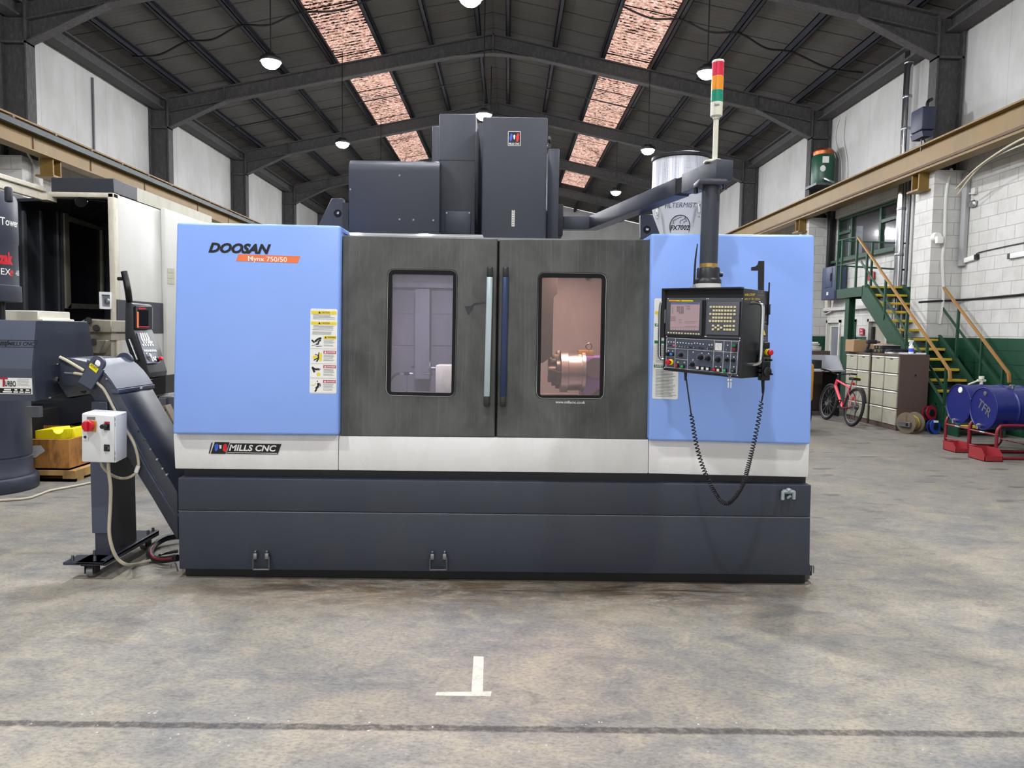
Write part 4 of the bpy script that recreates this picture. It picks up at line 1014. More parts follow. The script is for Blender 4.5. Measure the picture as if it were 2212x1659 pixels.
for p in ((175, 265), (805, 265), (830, 265), (1383, 265), (150, 880), (772, 880), (793, 882), (1345, 912), (1340, 948), (1305, 1520), (120, 1385)): m.cyl(q5(*p, .003), q5(*p, .007), .0035, .003, 8)
m.build('fascia', cp)
m = MB('screen_surround'); m.prism([q5(*p, .004) for p in ((178, 275), (752, 290), (738, 872), (148, 850))], PF.n * .018, .004, 2); m.m('black_plastic'); m.prism([q5(*p, .003) for p in ((752, 285), (797, 290), (775, 885), (150, 862), (150, 850), (738, 872))], PF.n * .008)
m.m('yellow'); plate(m, [(190, 285), (583, 290), (580, 312), (188, 307)], .0222, .0008); m.m('orange'); plate(m, [(200, 290), (310, 293), (309, 304), (199, 301)], .0228, .0006); m.m('ink'); plate(m, [(365, 295), (398, 296), (397, 304), (364, 303)], .0228, .0006)
m.m('key_cream')
for i in range(12):
    x = 180 + i * 44 + (12 if i > 5 else 0); m.obox(q5(x, 818 + i * 2.2, .024), uxp * .0052, uyp * .0036, PF.n * .002, .001)
m.m('panel_grey'); plate(m, [(140, 460), (160, 430), (170, 470), (160, 660), (140, 670)], .004, .02); m.build('monitor_bezel', cp)
m = MB('screen_glow'); sx = ((222, 330), (694, 332), (675, 785), (206, 775)); plate(m, sx, .0224, .0006); m.m('screen_bar'); plate(m, ((222, 332), (692, 334), (691, 362), (222, 360)), .0232, .0004)
m.m('ink'); 
for t_, y in (('439.352', 418), ('055.053', 448), ('433.200', 480), ('0.000', 510)): m.text(t_, q5(428, y, .0233), uxp, uyp, .0095, .0003, .012, align='RIGHT')
for ch, y in zip('XYZA', (415, 445, 477, 507)): m.text(ch, q5(238, y, .0233), uxp, uyp, .008, .0003)
q = lambda u, v, k=0.0: q5(206 + u * 480, 785 - v * 455, .0233 + k)
for u0, u1, v, n_, dv, sd in ((.02, .1, .5, 6, .03, 3), (.08, .2, .5, 6, .03, 4), (.5, .72, .90, 1, .03, 5), (.56, .7, .86, 4, .035, 6), (.5, .95, .32, 2, .05, 8), (.5, .95, .16, 1, .05, 9), (.3, .4, .4, 3, .05, 10), (.6, .98, .975, 1, .04, 11)): bars(m, q, u0, u1, v, n_, dv, .008, sd)
for i in range(11): bars(m, q, .01 + i * .09, .014 + i * .09, .115, 1, .1, .11, 1)
bars(m, q, .0, 1.2, .12, 1, .1, .005, 1); m.build('screen', cp)
m = MB('panel_grey'); m.prism([q5(*p, .004) for p in ((830, 316), (1352, 316), (1330, 866), (808, 852))], PF.n * .012, .003, 2); m.m('black_plastic'); m.prism([q5(*p, .003) for p in ((1352, 312), (1372, 312), (1350, 880), (805, 862), (805, 852), (1330, 866))], PF.n * .006); m.build('keypad_body', cp)
m = MB('key_cream'); cols = (873, 924, 969, 1015, 1060, 1113, 1159, 1206, 1262); rows = (400, 457, 515, 573, 630)
keys = []
for r__, y in enumerate(rows):
    for c, x in enumerate(cols):
        if (r__ == 1 and c == 0) or (r__ == 3 and c in (0, 8)): continue
        keys.append((x - r__ * 3.5, y + (x - 873) * .01))
keys += [(908, 705), (993, 705), (948, 735), (1040, 738), (905, 765), (993, 765), (1097, 710), (1143, 710), (1189, 710), (1244, 711), (1094, 769), (1141, 770), (1186, 771), (1241, 773)]
ch_ = list('OPNGR789XYZIJ456MSTKFD123HFLEB-0./QWUVCA+?=;,<>[]^~%@#&*()')
for (x, y), c in zip(keys, ch_):
    m.m('key_cream'); m.obox(q5(x, y, .0185), uxp * .0062, uyp * .0056, PF.n * .003, .0012)
m.build('keys', cp)
m = MB('panel_slate'); plate(m, [(152, 898), (1350, 945), (1305, 1525), (122, 1390)], .001, .003)
m.m('sticker_white'); off = .0042
def ln(a, b, w_=.0009):
    p = q5(*a, off); r2 = q5(*b, off); d_ = (r2 - p).normalized(); s_ = d_.cross(PF.n) * w_; m.slab([p - s_, r2 - s_, r2 + s_, p + s_], PF.n, .0004)
for a, b in (((155, 903), (1325, 960)), ((155, 903), (140, 1380)), ((140, 1380), (1285, 1490)), ((1325, 960), (1285, 1490)), ((152, 1068), (925, 1120)), ((925, 1120), (1305, 1145)), ((297, 912), (283, 1395)), ((497, 1092), (487, 1415)), ((932, 938), (903, 1455)), ((1087, 950), (1060, 1470)), ((1207, 958), (1180, 1480)), ((147, 1210), (287, 1215)), ((287, 1243), (490, 1262))): ln(a, b)
for x, y in ((180, 968), (225, 970), (268, 972), (328, 980), (375, 982), (418, 985), (465, 990), (512, 995), (560, 998), (607, 990), (652, 992), (697, 1000), (747, 1005), (845, 1018), (890, 1018), (1145, 1022), (180, 1115), (250, 1120), (335, 1300), (440, 1305), (585, 1135), (725, 1150), (835, 1158), (580, 1262), (955, 1370), (1030, 1375), (1145, 1200), (1245, 1215), (1245, 1375)):
    m.slab([q5(x + 11 * math.cos(i * PI / 3), y + 11 * math.sin(i * PI / 3), off) for i in range(6)], PF.n, .0004)
def ticks(x, y, r_, n_, a0=-.6, a1=3.7):
    for i in range(n_):
        a = a0 + (a1 - a0) * i / (n_ - 1); ln((x + r_ * math.cos(a), y - r_ * math.sin(a)), (x + (r_ + 9) * math.cos(a), y - (r_ + 9) * math.sin(a)), .0007)
for x, y, r_, n_ in ((390, 1180, 48, 8), (705, 1222, 60, 11), (822, 1235, 60, 11), (572, 1335, 50, 7), (988, 1255, 62, 11)): ticks(x, y, r_, n_)
m.build('switch_plate', cp)
def knob(x, y, r_, h=.02):
    m = MB('black_plastic'); a = q5(x, y, .004); m.lathe(a, PF.n, [(r_ * 1.15, 0), (r_, .005), (r_ * .9, h), (r_ * .8, h + .002)], 20); m.obox(a + PF.n * h, (uxp * .8 + uyp * .5).normalized() * r_, uyp * r_ * .18, PF.n * .006, .001); m.build('rotary_knob', cp)
for x, y, r_ in ((390, 1185, .010), (712, 1225, .012), (830, 1240, .012), (575, 1340, .011), (992, 1260, .012), (1140, 1262, .009), (1242, 1270, .009)): knob(x, y, r_)
def button(x, y, col, s_=.0085, side=True):
    m = MB('black_plastic'); a = q5(x + 8, y + 2, .004); m.obox(a + PF.n * .007, uxp * s_ * 1.15, uyp * s_ * 1.15, PF.n * .007, .001); m.m(col); m.obox(a + PF.n * .016, uxp * s_ * .85, uyp * s_ * .8, PF.n * .003, .001); m.build('push_button', cp)
for x, y, c in ((322, 1353, 'red'), (414, 1366, 'green_button'), (668, 1388, 'white_plastic'), (748, 1398, 'white_plastic'), (828, 1406, 'white_plastic'), (935, 1417, 'red'), (1000, 1425, 'key_cream'), (1103, 1433, 'green_button'), (168, 1165, 'black_plastic'), (238, 1168, 'blue_button'), (1262, 1026, 'green_sticker'), (1258, 1092, 'bike_crimson')): button(x, y, c)
m = MB('black_plastic'); a = q5(1240, 1440, .004); m.obox(a + PF.n * .006, uxp * .011, uyp * .009, PF.n * .006, .002); m.m('steel'); m.cyl(a + PF.n * .012, a + PF.n * .016, .006, .006, 12); m.build('key_switch', cp)
def toggle(x, y, col, dirx=-1):
    m = MB('steel'); a = q5(x, y, .004); m.cyl(a, a + PF.n * .006, .004, .004, 8); m.m(col); m.tube([a + PF.n * .005, a + PF.n * .02 + uxp * .004 * -dirx - uyp * .004], [.0022, .0032], 8); m.build('toggle_switch', cp)
for x, y in ((330, 1028), (375, 1030), (420, 1034), (465, 1038), (510, 1042)): toggle(x, y, 'chrome')
for x, y, c in ((178, 1015, 'chrome'), (222, 1018, 'black_plastic'), (555, 1050, 'black_plastic'), (610, 1052, 'chrome'), (695, 1060, 'black_plastic'), (742, 1065, 'black_plastic'), (830, 1072, 'chrome'), (888, 1075, 'black_plastic'), (1140, 1085, 'chrome')): toggle(x, y, c)
m = MB('led_pink'); m.cyl(q5(268, 1022, .004), q5(268, 1022, .008), .005, .004, 10); m.build('indicator_lamp', cp)
m = MB('white_plastic'); m.prism([q5(*p, .004) for p in ((950, 985), (1060, 990), (1054, 1112), (944, 1106))], PF.n * .006, .001, 1); m.m('ink'); off = .0104
for i in range(8):
    a = .5 + 2.1 * i / 7; ln((1000 + 38 * math.cos(a), 1060 - 40 * math.sin(a)), (1000 + 46 * math.cos(a), 1060 - 48 * math.sin(a)), .0006)
ln((1000, 1085), (985, 1035), .0005); m.build('load_meter', cp)
m = MB('yellow'); a = q5(222, 1298, .004); m.lathe(a, PF.n, [(.0175, 0), (.0175, .006), (.012, .01)], 24); es = m.build('emergency_stop', cp)
m = MB('red'); m.lathe(a, PF.n, [(.008, .01), (.009, .024), (.0145, .028), (.0155, .036), (.012, .042), (.004, .044)], 24); m.m('sticker_white')
m.build('stop_mushroom', cp)
# handles on both ends
sn = V((uxp.x, uxp.y, 0)).normalized()
def tubeh(pts, r_): return MB('chrome').tube(spline(pts, 6), r_, 12).build('grab_handle', cp)
PS = Plane(TR, BR, BR + dep)
h1 = PS.at(*k_(1530, 335)); h2 = PS.at(*k_(1490, 1330)); o_ = sn * .065
tubeh([h1, h1 + o_ * .5, h1 + o_ * .85 + Z_ * -.008, h1 + o_ - Z_ * .035, h1.lerp(h2, .5) + o_, h2 + o_ + Z_ * .035, h2 + o_ * .85 + Z_ * .008, h2 + o_ * .5, h2], .010)
g1 = TL - uyp * .07 + dep * .2; g2 = BLc + uyp * .06 + dep * .2
tubeh([g1, g1 - o_ * .5, g1 - o_ * .85 + Z_ * -.008, g1 - o_ - Z_ * .035, g1.lerp(g2, .5) - o_, g2 - o_ + Z_ * .035, g2 - o_ * .85 + Z_ * .008, g2 - o_ * .5, g2], .010)
m = MB('yellow'); us = dep.normalized(); NRM = PS.n; sp = lambda cx, cy, o2=.0006: PS.at(*k_(cx, cy), o2)
m.text('WR-CR5P', sp(1422, 222), sp(1590, 216) - sp(1422, 222), Z_, .012, .0004, .005, .2, fit=(sp(1590, 216) - sp(1422, 222)).length); m.text('gear of - Qm 155mm', sp(1420, 278), sp(1705, 282) - sp(1420, 278), Z_, .009, .0004, .005, .2, fit=(sp(1705, 282) - sp(1420, 278)).length)
m.m('ink_grey'); m.text('-51.78', sp(1630, 165), us, Z_, .008, .0004, 0, .1, fit=(sp(1715, 165) - sp(1630, 165)).length); m.text('-203.78', sp(1625, 212), us, Z_, .008, .0004, 0, .1, fit=(sp(1740, 212) - sp(1625, 212)).length)
m.m('yellow'); m.slab([sp(1683, 855), sp(1765, 858), sp(1728, 750)], NRM, .0006); m.m('ink'); m.slab([sp(1722, 790, .0014), sp(1732, 790, .0014), sp(1728, 840, .0014)], NRM, .0004); m.m('ink_grey')
for y in (640, 690, 895, 922, 935): m.slab([sp(1685, y), sp(1775, y + 4), sp(1775, y + 12), sp(1685, y + 8)], NRM, .0005)
m.build('side_marks', cp)
m = MB('black_plastic'); m.obox(PS.at(*k_(1815, 440), .006), us * .008, NRM * .008, Z_ * .03, .003); m.obox(PS.at(*k_(1810, 350), .003), us * .0015, NRM * .004, Z_ * .12); m.build('hinge', cp)
# aerial, keys, handwheel pendant
a = P(1499, 622, YA - .02)
t = T('aerial', 'thin black whip aerial standing on top of the operator panel', 'aerial', a)
MB('cable_black').tube([a, a + V((.002, 0, .12)), a + V((.004, 0, .17)), a + V((.012, 0, .245))], [.006, .006, .005, .003], 8).build('whip', t); MB('steel').box(a + V((-.02, -.01, -.006)), a + V((.01, .01, .006)), .003).cyl(a, a + Z_ * .02, .008, .007, 10).build('mount', t)
a = q5(1180, 1462, .02); kt = T('key_bunch', 'bunch of small keys hanging from the operator panel switch', 'keys', a - Z_ * .07)
MB('steel').torus(a - Z_ * .012, (0, 1, 0), .011, .0012, 18, 6).torus(a - Z_ * .03, (1, .3, 0), .009, .0012, 18, 6).build('ring', kt)
for k, dx in enumerate((-.006, .008)):
    m = MB('chrome'); c = a + V((dx, -.002 * k, -.05)); m.box(c + V((-.006, -.001, -.004)), c + V((.006, .001, .014)), .001); m.box(c + V((-.003, -.001, -.036)), c + V((.003, .001, -.004))); m.build('key', kt)
pa = PS.at(*k_(1745, 1290), .03); pt = T('handwheel_pendant', 'black handwheel pendant with red stop button clipped beside the operator panel, coiled lead hanging', 'pendant', pa - Z_ * .1)
nf = (PF.n * .5 + sn * .86).normalized(); ua = nf.cross(Z_).normalized()
if ua.dot(uxp) < 0: ua = -ua
m = MB('black_plastic'); m.obox(pa - Z_ * .02, ua * .028, Z_ * .085, nf * .02, .006)
for k in range(5): m.obox(pa - ua * .036 + V((0, 0, .03 - k * .026)), ua * .008, Z_ * .009, nf * .016, .002)
m.build('body', pt)
m = MB('steel_dull'); m.obox(pa + nf * .021 + Z_ * .012, ua * .024, Z_ * .014, nf * .001); m.build('switch_plate', pt)
m = MB('black_plastic'); b2 = pa - Z_ * .055 + nf * .02; m.lathe(b2, nf, [(.025, 0), (.026, .012), (.02, .016)], 24); m.cyl(b2 + nf * .014 + ua * .014 - Z_ * .012, b2 + nf * .034 + ua * .014 - Z_ * .012, .006, .005, 10); lab(m.build('handwheel', pt), 'round black handwheel with crank knob')
m = MB('black_plastic')
for dx in (-.01, .012): m.cyl(pa + nf * .022 + Z_ * .01 + ua * dx, pa + nf * .045 + Z_ * .01 + ua * dx, .007, .006, 12)
m.build('selector_knob', pt)
b3 = pa + Z_ * .052 + nf * .02
MB('yellow').cyl(b3, b3 + nf * .014, .018, .016, 20).build('stop_collar', pt); lab(MB('red').lathe(b3, nf, [(.01, .012), (.011, .02), (.016, .023), (.016, .034), (.010, .04)], 20).build('stop_button', pt), 'red mushroom stop button')
m = MB('black_plastic'); m.obox(pa + Z_ * .09, ua * .02, Z_ * .018, nf * .018, .005); m.build('hook', pt)
path = [P(1648, 822, pa.y - .01), P(1650, 840, pa.y - .01), P(1645, 868, 4.0)]
coil = [P(1645, 868, 4.0), P(1637, 915, 4.0), P(1624, 975, 4.02), P(1607, 1040, 4.04), P(1590, 1072, 4.05), P(1571, 1088, 4.06), P(1554, 1078, 4.07), P(1533, 1043, 4.08), P(1515, 1000, 4.09), P(1502, 950, 4.1), P(1493, 895, 4.1)]
pc = spline(coil, 24); Ls = [0]
for a, b in zip(pc, pc[1:]): Ls.append(Ls[-1] + (b - a).length)
tot = Ls[-1]; pts = []; ph = 0; N_ = 1500; j = 0; prev = None
for i in range(N_ + 1):
    s_ = tot * i / N_
    while j < len(Ls) - 2 and Ls[j + 1] < s_: j += 1
    f = (s_ - Ls[j]) / max(1e-9, Ls[j + 1] - Ls[j]); p = pc[j].lerp(pc[j + 1], f); d_ = (pc[j + 1] - pc[j]).normalized()
    u = s_ / tot; pitch = .022 if u < .12 else (.022 - (u - .12) / .25 * .013 if u < .37 else (.009 if u < .55 else .009 + min(1, (u - .55) / .25) * .012))
    ph += 2 * PI * (tot / N_) / pitch
    x = Y_.cross(d_).normalized(); y = d_.cross(x); pts.append(p + (x * math.cos(ph) + y * math.sin(ph)) * .0105)
m = MB('cable_black'); m.tube(pts, .0033, 5); m.tube(spline(path, 6), .0045, 8); m.tube(spline([P(1493, 895, 4.1), P(1488, 860, 4.12), P(1482, 815, 4.13), P(1481, 806, 4.13)], 6), .004, 8); m.cyl(P(1481, 822, 4.13), P(1481, 803, 4.13), .006, .009, 10); m.cyl(P(1648, 850, 4.0), P(1648, 822, 3.99), .006, .01, 10); m.build('coiled_lead', pt)

# mist filter on the roof
ft = T('mist_extractor', 'white cylindrical oil mist extractor drum on the machine roof behind the operator arm', 'filter', P(1468, 520, 6.0))
c = P(1468, 505, 6.0); zf = lambda y: P(1470, y, 6.0).z
m = MB('drum_white'); m.lathe((c.x, c.y, 0), Z_, [(.17, ztop - .05), (.19, zf(500)), (.245, zf(430)), (.25, zf(424))], 40); fb = m.build('lower_drum', ft)
m = MB('perforated_white'); m.lathe((c.x, c.y, 0), Z_, [(.252, zf(424)), (.253, zf(421)), (.235, zf(405)), (.232, zf(345))], 40); m.build('upper_drum', ft)
m = MB('black_plastic'); m.lathe((c.x, c.y, 0), Z_, [(.233, zf(350)), (.242, zf(348)), (.243, zf(342)), (.22, zf(340))], 40); m.build('top_rim', ft)
m = MB('panel_grey')
yy = c.y - .25; NRM = V((0, -1, 0))
def onf(px, py, rr):
    p = P(px, py, c.y - rr); dx = max(-.98 * rr, min(.98 * rr, p.x - c.x)); return V((p.x, c.y - math.sqrt(rr * rr - dx * dx) - .003, p.z))
fxd = V((CAM.x - c.x, CAM.y - c.y, 0)).normalized(); rtd = V((-fxd.y, fxd.x, 0))
if rtd.x < 0: rtd = -rtd
zA, zB = zf(500), zf(430)
def rad(z): return .253 if z > zf(424) else .19 + (.245 - .19) * (z - zA) / (zB - zA)
def wrap(x, z, k=.002):
    r_2 = rad(z) + k; th = x / .23; return V((c.x, c.y, z)) + (fxd * math.cos(th) + rtd * math.sin(th)) * r_2
def wraptext(m, body, z, h, wd, bold, shear, x0=0.0):
    t2 = MB(); t2.text(body, V((0, 0, 0)), X_, Z_, h, 0, bold, shear, 'CENTER', wd); t2.bm.verts.index_update(); t2.bm.verts.ensure_lookup_table()
    bv = [m.bm.verts.new(wrap(v.co.x + x0, z + v.co.z)) for v in t2.bm.verts]
    for f_ in t2.bm.faces: m._f([bv[v.index] for v in f_.verts])
wraptext(m, 'FILTERMIST', P(1470, 446, c.y - .25).z, .036, .26, .0, .2); m.build('maker_lettering', ft)
m = MB('ink'); zc2 = P(1470, 491, c.y - .2).z
m.tube([wrap(.095 * math.cos(2 * PI * i / 40), zc2 + .095 * math.sin(2 * PI * i / 40)) for i in range(40)], .003, 6, True); wraptext(m, 'FX7002', zc2 - .018, .036, .178, .02, .15)
for pl2 in ([(-.055, .03), (-.06, .055), (.015, .082)], [(.005, .03), (0, .05), (.04, .066), (.042, .078), (.06, .05), (.035, .045), (.035, .03)]): m.tube([wrap(x, zc2 + y) for x, y in pl2], .002, 5)
m.build('model_mark', ft)
for px in (1427, 1511):
    a = onf(px, 452, .25); m = MB('chrome'); m.box(a + V((-.01, -.012, -.03)), a + V((.01, .006, .04)), .003); m.torus(a + V((0, -.01, .05)), (0, 1, 0), .013, .003, 14, 6); m.torus(a + V((0, -.008, -.045)), (0, 1, 0), .013, .003, 14, 6); m.build('clasp', ft)

# ---- inside the machine
rt = T('rotary_table', 'purple rotary table with silver chuck seen through the right door window', 'rotary table', P(1270, 858, 5.35))
m = MB('casting_purple'); a = P(1262, 770, 5.25); b = P(1312, 860, 5.25); m.box((a.x, 5.25, 1.12), (b.x, 5.6, a.z), .01); m.build('housing', rt)
cc = P(1286, 795, 5.24); m = MB('steel_dull'); m.cyl(cc + Y_ * .01, cc - Y_ * .012, .075, .075, 32); m.build('round_cover', rt)
m = MB('steel'); a = P(1210, 802, 5.35); b = P(1262, 802, 5.35); m.lathe(a, X_, [(.06, -.0), (.155, 0), (.155, .05), (.14, .055), (.14, .15), (.15, .155), (.15, b.x - a.x)], 36); m.build('chuck', rt)
m = MB('black_plastic'); m.lathe(a, X_, [(.045, -.09), (.045, -.03), (.1, -.03), (.1, -.002)], 24)
for k in range(3):
    an = k * 2 * PI / 3 + 1.2; dv = V((0, math.cos(an), math.sin(an)))
    for s_, e, w_ in ((.05, .155, .03), (.05, .125, .06), (.05, .09, .09)): m.obox(a + dv * (s_ + e) / 2 - X_ * w_ / 2, X_ * w_ / 2, dv * (e - s_) / 2, X_.cross(dv) * .025, .003)
m.build('jaw', rt)
m = MB('key_brass'); a = P(1250, 767, 5.3); b = P(1283, 757, 5.3); m.box((a.x, 5.3, a.z - .02), (b.x, 5.45, b.z), .004); m.build('top_plate', rt)
c = P(1272, 748, 5.33); m = MB('steel_dull'); m.torus(c, (0, 1, .2), .022, .006, 20, 8); m.cyl(c - Z_ * .035, c - Z_ * .02, .006, .006, 8); m.build('lifting_eye', rt)
MB('black_plastic').prism([P(1278, 855, 5.1), P(1288, 843, 5.1), P(1300, 840, 5.1), P(1300, 856, 5.1)], (0, .1, 0)).build('clamp', rt)
ts = T('tailstock', 'cream tailstock block with small handwheel seen through the left door window', 'tailstock', P(960, 858, 5.3))
a = P(941, 789, 5.3); b = P(985, 860, 5.3); MB('tailstock_cream').box((a.x, 5.3, 1.12), (b.x, 5.55, a.z), .006).build('block', ts)
c = P(930, 796, 5.35); m = MB('steel_dull'); m.torus(c, (1, 0, .1), .045, .008, 22, 8); m.cyl(c - X_ * .015, c + X_ * .05, .014, .014, 12); m.bar(c - Z_ * .045, c + Z_ * .045, .012, .012); m.cyl(c - V((.04, 0, .04)), c - V((.0, 0, .04)), .006, .005, 8); m.build('handwheel', ts)
cn = T('coolant_nozzle', 'black coolant hose on a thin upright rod seen through the left door window', 'coolant hose', P(880, 858, 5.3))
a = P(879, 807, 5.3); m = MB('chrome'); m.cyl(V((a.x, 5.3, 1.12)), a, .008, n=10); m.build('rod', cn)
m = MB('black_plastic'); m.obox(a, X_ * .02, Y_ * .014, Z_ * .012, .003); m.m('chrome').cyl(a + X_ * .02, a + X_ * .045, .007, .006, 10).cyl(a - X_ * .05, a - X_ * .02, .006, .006, 10); m.m('cable_black').tube(spline([a - X_ * .05, a - V((.08, 0, .01)), a - V((.12, 0, .05)), a - V((.13, 0, .13)), a - V((.13, 0, .18))], 6), .009, 8); m.build('hose', cn)
m = MB('black_matte'); f = [P(*p, 5.3) for p in ((1130, 600), (1204, 600), (1204, 634), (1196, 642), (1193, 770), (1172, 784), (1130, 784))]; 
for p in f[:2]: p.z = zi1
m.prism(f, (0, .4, 0), .004, 1); m.build('spindle_head', mach)
c = P(1268, 598, 5.1); m = MB('black_plastic'); m.lathe(c + V((.02, 0, .1)), V((-.1, -.1, -1)), [(.05, 0), (.05, .05), (.035, .09), (.016, .13)], 16); wl = m.build('work_lamp', mach)
m = MB('lamp_warm'); m.obox(c + V((-.005, -.062, .03)), V((.02, .0, -.036)), V((.004, 0, .002)), Y_ * .002); m.build('lamp_strip', wl)  # glowing strip imitates an orange reflection on the dark cone
for nm, loc, en, col, sz in (('work_light', (P(1262, 560, 5.0).x, 5.15, zi1 - .03), INT_R, (1, .79, .64), .3), ('work_light', (P(905, 560, 5.0).x, 5.0, zi1 - .03), INT_L, (.97, .94, 1.0), .3)):
    ld = bpy.data.lights.new(nm, 'AREA'); ld.shape = 'DISK'; ld.size = sz; ld.energy = en; ld.color = col; lo = bpy.data.objects.new(nm, ld); lo.location = loc; C.objects.link(lo)

# ================================================================== CHIP CONVEYOR, left of the machine
YN, YF = 4.62, 5.06
cv = T('chip_conveyor', 'dark slate swarf conveyor rising from the milling machine to a boxed head', 'conveyor', P(230, 1200, 4.8) * 1.0)
cv.location.z = 0
U = [(383.5, 1063), (300, 926), (253, 845), (241, 827), (230, 813), (215, 798), (203, 790), (189, 782), (154, 774), (128, 773)]
Lo = [(128, 832), (160, 832), (180, 838), (190, 845), (199, 855), (208, 870), (225, 898), (250, 943), (288, 1009), (329, 1075), (373, 1150), (384, 1167)]
m = MB('conveyor_paint'); m.prism([P(*p, YN) for p in U + Lo], (0, YF - YN, 0), .003, 1); body = m.build('trough', cv, ang=50)
m = MB('conveyor_light'); 
lid = [P(*p, YN) for p in U[2:8]]; m.prism([p + V((0, -.012, .0)) for p in lid] + [p + V((0, -.012, .016)) + X_ * .006 for p in lid[::-1]], (0, YF - YN + .03, 0)); a = P(252, 846, YN); m.box(a + V((-.03, -.012, -.012)), a + V((.02, YF - YN + .02, .014)), .003); m.build('curved_lid', cv, ang=50)
def offs(pts, dx, dy): return [(x + dx, y + dy) for x, y in pts]
m = MB('conveyor_light')                       # pressed rib along the side
mid = [(379, 1112), (330, 1035), (294, 970), (258, 903), (236, 862), (214, 834), (196, 818), (176, 810), (140, 806)]
m.tube(spline([P(*p, YN) for p in mid], 6), .008, 6); m.tube(spline([P(x + 8, y + 4, YN) for x, y in mid[:-2]], 6), .005, 6); m.build('side_rib', cv)
m = MB('chrome')
for x, y in ((300, 931), (313, 950), (326, 970), (340, 992), (352, 1012), (361, 1025), (256, 846), (232, 818), (306, 838)): m.cyl(P(x, y, YN) - Y_ * .008, P(x, y, YN) + Y_ * .01, .007, .006, 8)
m.build('bolt', cv)
# head
XHd = -2.93; f = lambda px, py: PX(px, py, XHd)
yt, ym, yb_ = 4.51, 4.455, 4.48
zt, zm, zb_ = P(85, 692, yt).z, P(79, 797, ym).z, P(81, 867, yb_).z
prof = [(yt, zt), (ym, zm), (yb_, zb_), (4.75, zb_ + .02), (5.0, zb_ + .13), (5.12, zb_ + .2), (5.12, zt - .25), (5.06, zt)]
m = MB('conveyor_light'); m.prism([V((XHd, y, z)) for y, z in prof], (-1.35, 0, 0), .004, 2); hd = m.build('discharge_head', cv)
m = MB('conveyor_paint'); m.prism([V((XHd + .001, y, z)) for y, z in ((yt + .004, zt - .004), (ym + .005, zm), (yb_ + .004, zb_ + .004), (4.75, zb_ + .024), (5.0, zb_ + .134), (5.117, zb_ + .2), (5.117, zt - .25), (5.057, zt - .004))], (.006, 0, 0)); m.build('end_plate', cv)
m = MB('conveyor_paint'); m.prism([PX(140, 845, XHd + .01), PX(150, 852, XHd + .01), PX(160, 835, XHd + .01), PX(165, 800, XHd + .01), PX(140, 790, XHd + .01)], (.1, 0, 0)) ; m.prism([P(*p, 4.66) for p in ((128, 832), (146, 858), (162, 833), (165, 820), (128, 815))], (0, .36, 0)); m.build('head_bracket', cv)
m = MB('chrome'); a = f(122, 821); m.lathe(a, X_, [(.022, 0), (.022, .02), (.012, .03), (.009, .19), (.004, .2)], 12)
for x, y in ((122, 787), (106, 858)): m.cyl(f(x, y), f(x, y) + X_ * .015, .008, .006, 8)
m.build('tension_bolt', cv)
PH = Plane(V((XHd, yt, zt)), V((XHd, ym, zm)), V((XHd - 1, ym, zm))); a = PH.at(-10, 749, .001); b = PH.at(80, 749.5, .001); up_ = V((0, yt - ym, zt - zm)).normalized()
m = MB(); mlogo(m, a, X_, up_, (b - a).length, .042, False); m.build('dealer_logo', hd)
PL_ = Plane(V((XHd, ym, zm)), V((XHd, yb_, zb_)), V((XHd - 1, yb_, zb_))); NRM = PL_.n; c4 = [PL_.at(*p, .001) for p in ((-14, 850), (70.5, 852), (69, 817), (-14, 815.5))]; q = quadmap(c4, .0016); ux = (c4[1] - c4[0]); W = ux.length; up_ = (c4[3] - c4[0]).normalized()
m = MB('sticker_white'); m.slab(c4, NRM, .0015); m.m('ink'); rect(m, .02, .05, .97, .36, .001); m.m('sticker_white')
for u0, u1 in ((.25, .48), (.52, .64), (.67, .78), (.81, .95)): rect(m, u0, .09, u1, .17, .0016); rect(m, u0 + .03, .22, u1 - .02, .31, .0016)
m.m('sign_red'); m.text('T', q(.165, .48, .001), ux, up_, .055, .0005, .03); m.m('ink'); m.text('URBO', q(.30, .48, .001), ux, up_, .034, .0005, .02, fit=W * .28)
m.m('ink_grey'); bars(m, q, .62, .95, .93, 6, .075, .02, 3); m.build('name_plate', hd)
# two lifting lugs
for (pts, ry, rr, near) in (([(168, 825), (198, 842), (224, 797), (226, 783), (219, 773), (208, 769), (198, 774), (191, 788)], (209, 785), 8, 1), ([(247, 797), (252, 778), (262, 767), (272, 766), (282, 775), (282, 787), (274, 797), (262, 796)], (268, 780), 9, 0)):
    Y = YN - .03 if near else YF; c = P(*ry, Y); n_ = 24; R1 = rr / 1560 * Y
    m = MB('conveyor_light')
    if near: m.prism([P(*p, Y) for p in ((168, 825), (197, 842), (223, 800), (193, 784))], (0, .022, 0), .002, 1)
    else: m.prism([P(*p, Y) for p in ((246, 800), (262, 802), (266, 792), (252, 780))], (0, .022, 0), .002, 1)
    ri = [c + V((math.cos(t), 0, math.sin(t))) * R1 for t in [2 * PI * i / n_ for i in range(n_)]]; ro = [c + V((math.cos(t), 0, math.sin(t))) * R1 * 2.0 for t in [2 * PI * i / n_ for i in range(n_)]]
    ring(m, ro, ri, (0, .022, 0)); lg = m.build('lifting_lug', cv)
    if near:
        m = MB('yellow_bright'); o = [P(*p, Y - .002) for p in ((194, 786), (197, 784), (213, 797), (208, 806), (192, 793))]; m.slab(o, (0, -1, 0), .001); m.m('ink'); a = P(194, 791, Y - .004); b = P(209, 801.5, Y - .004); m.text('XOXO', a + V((0, 0, .004)), b - a, V((.5, 0, .8)), .016, .0004, .01, fit=(b - a).length * .95); m.build('maker_label', lg)
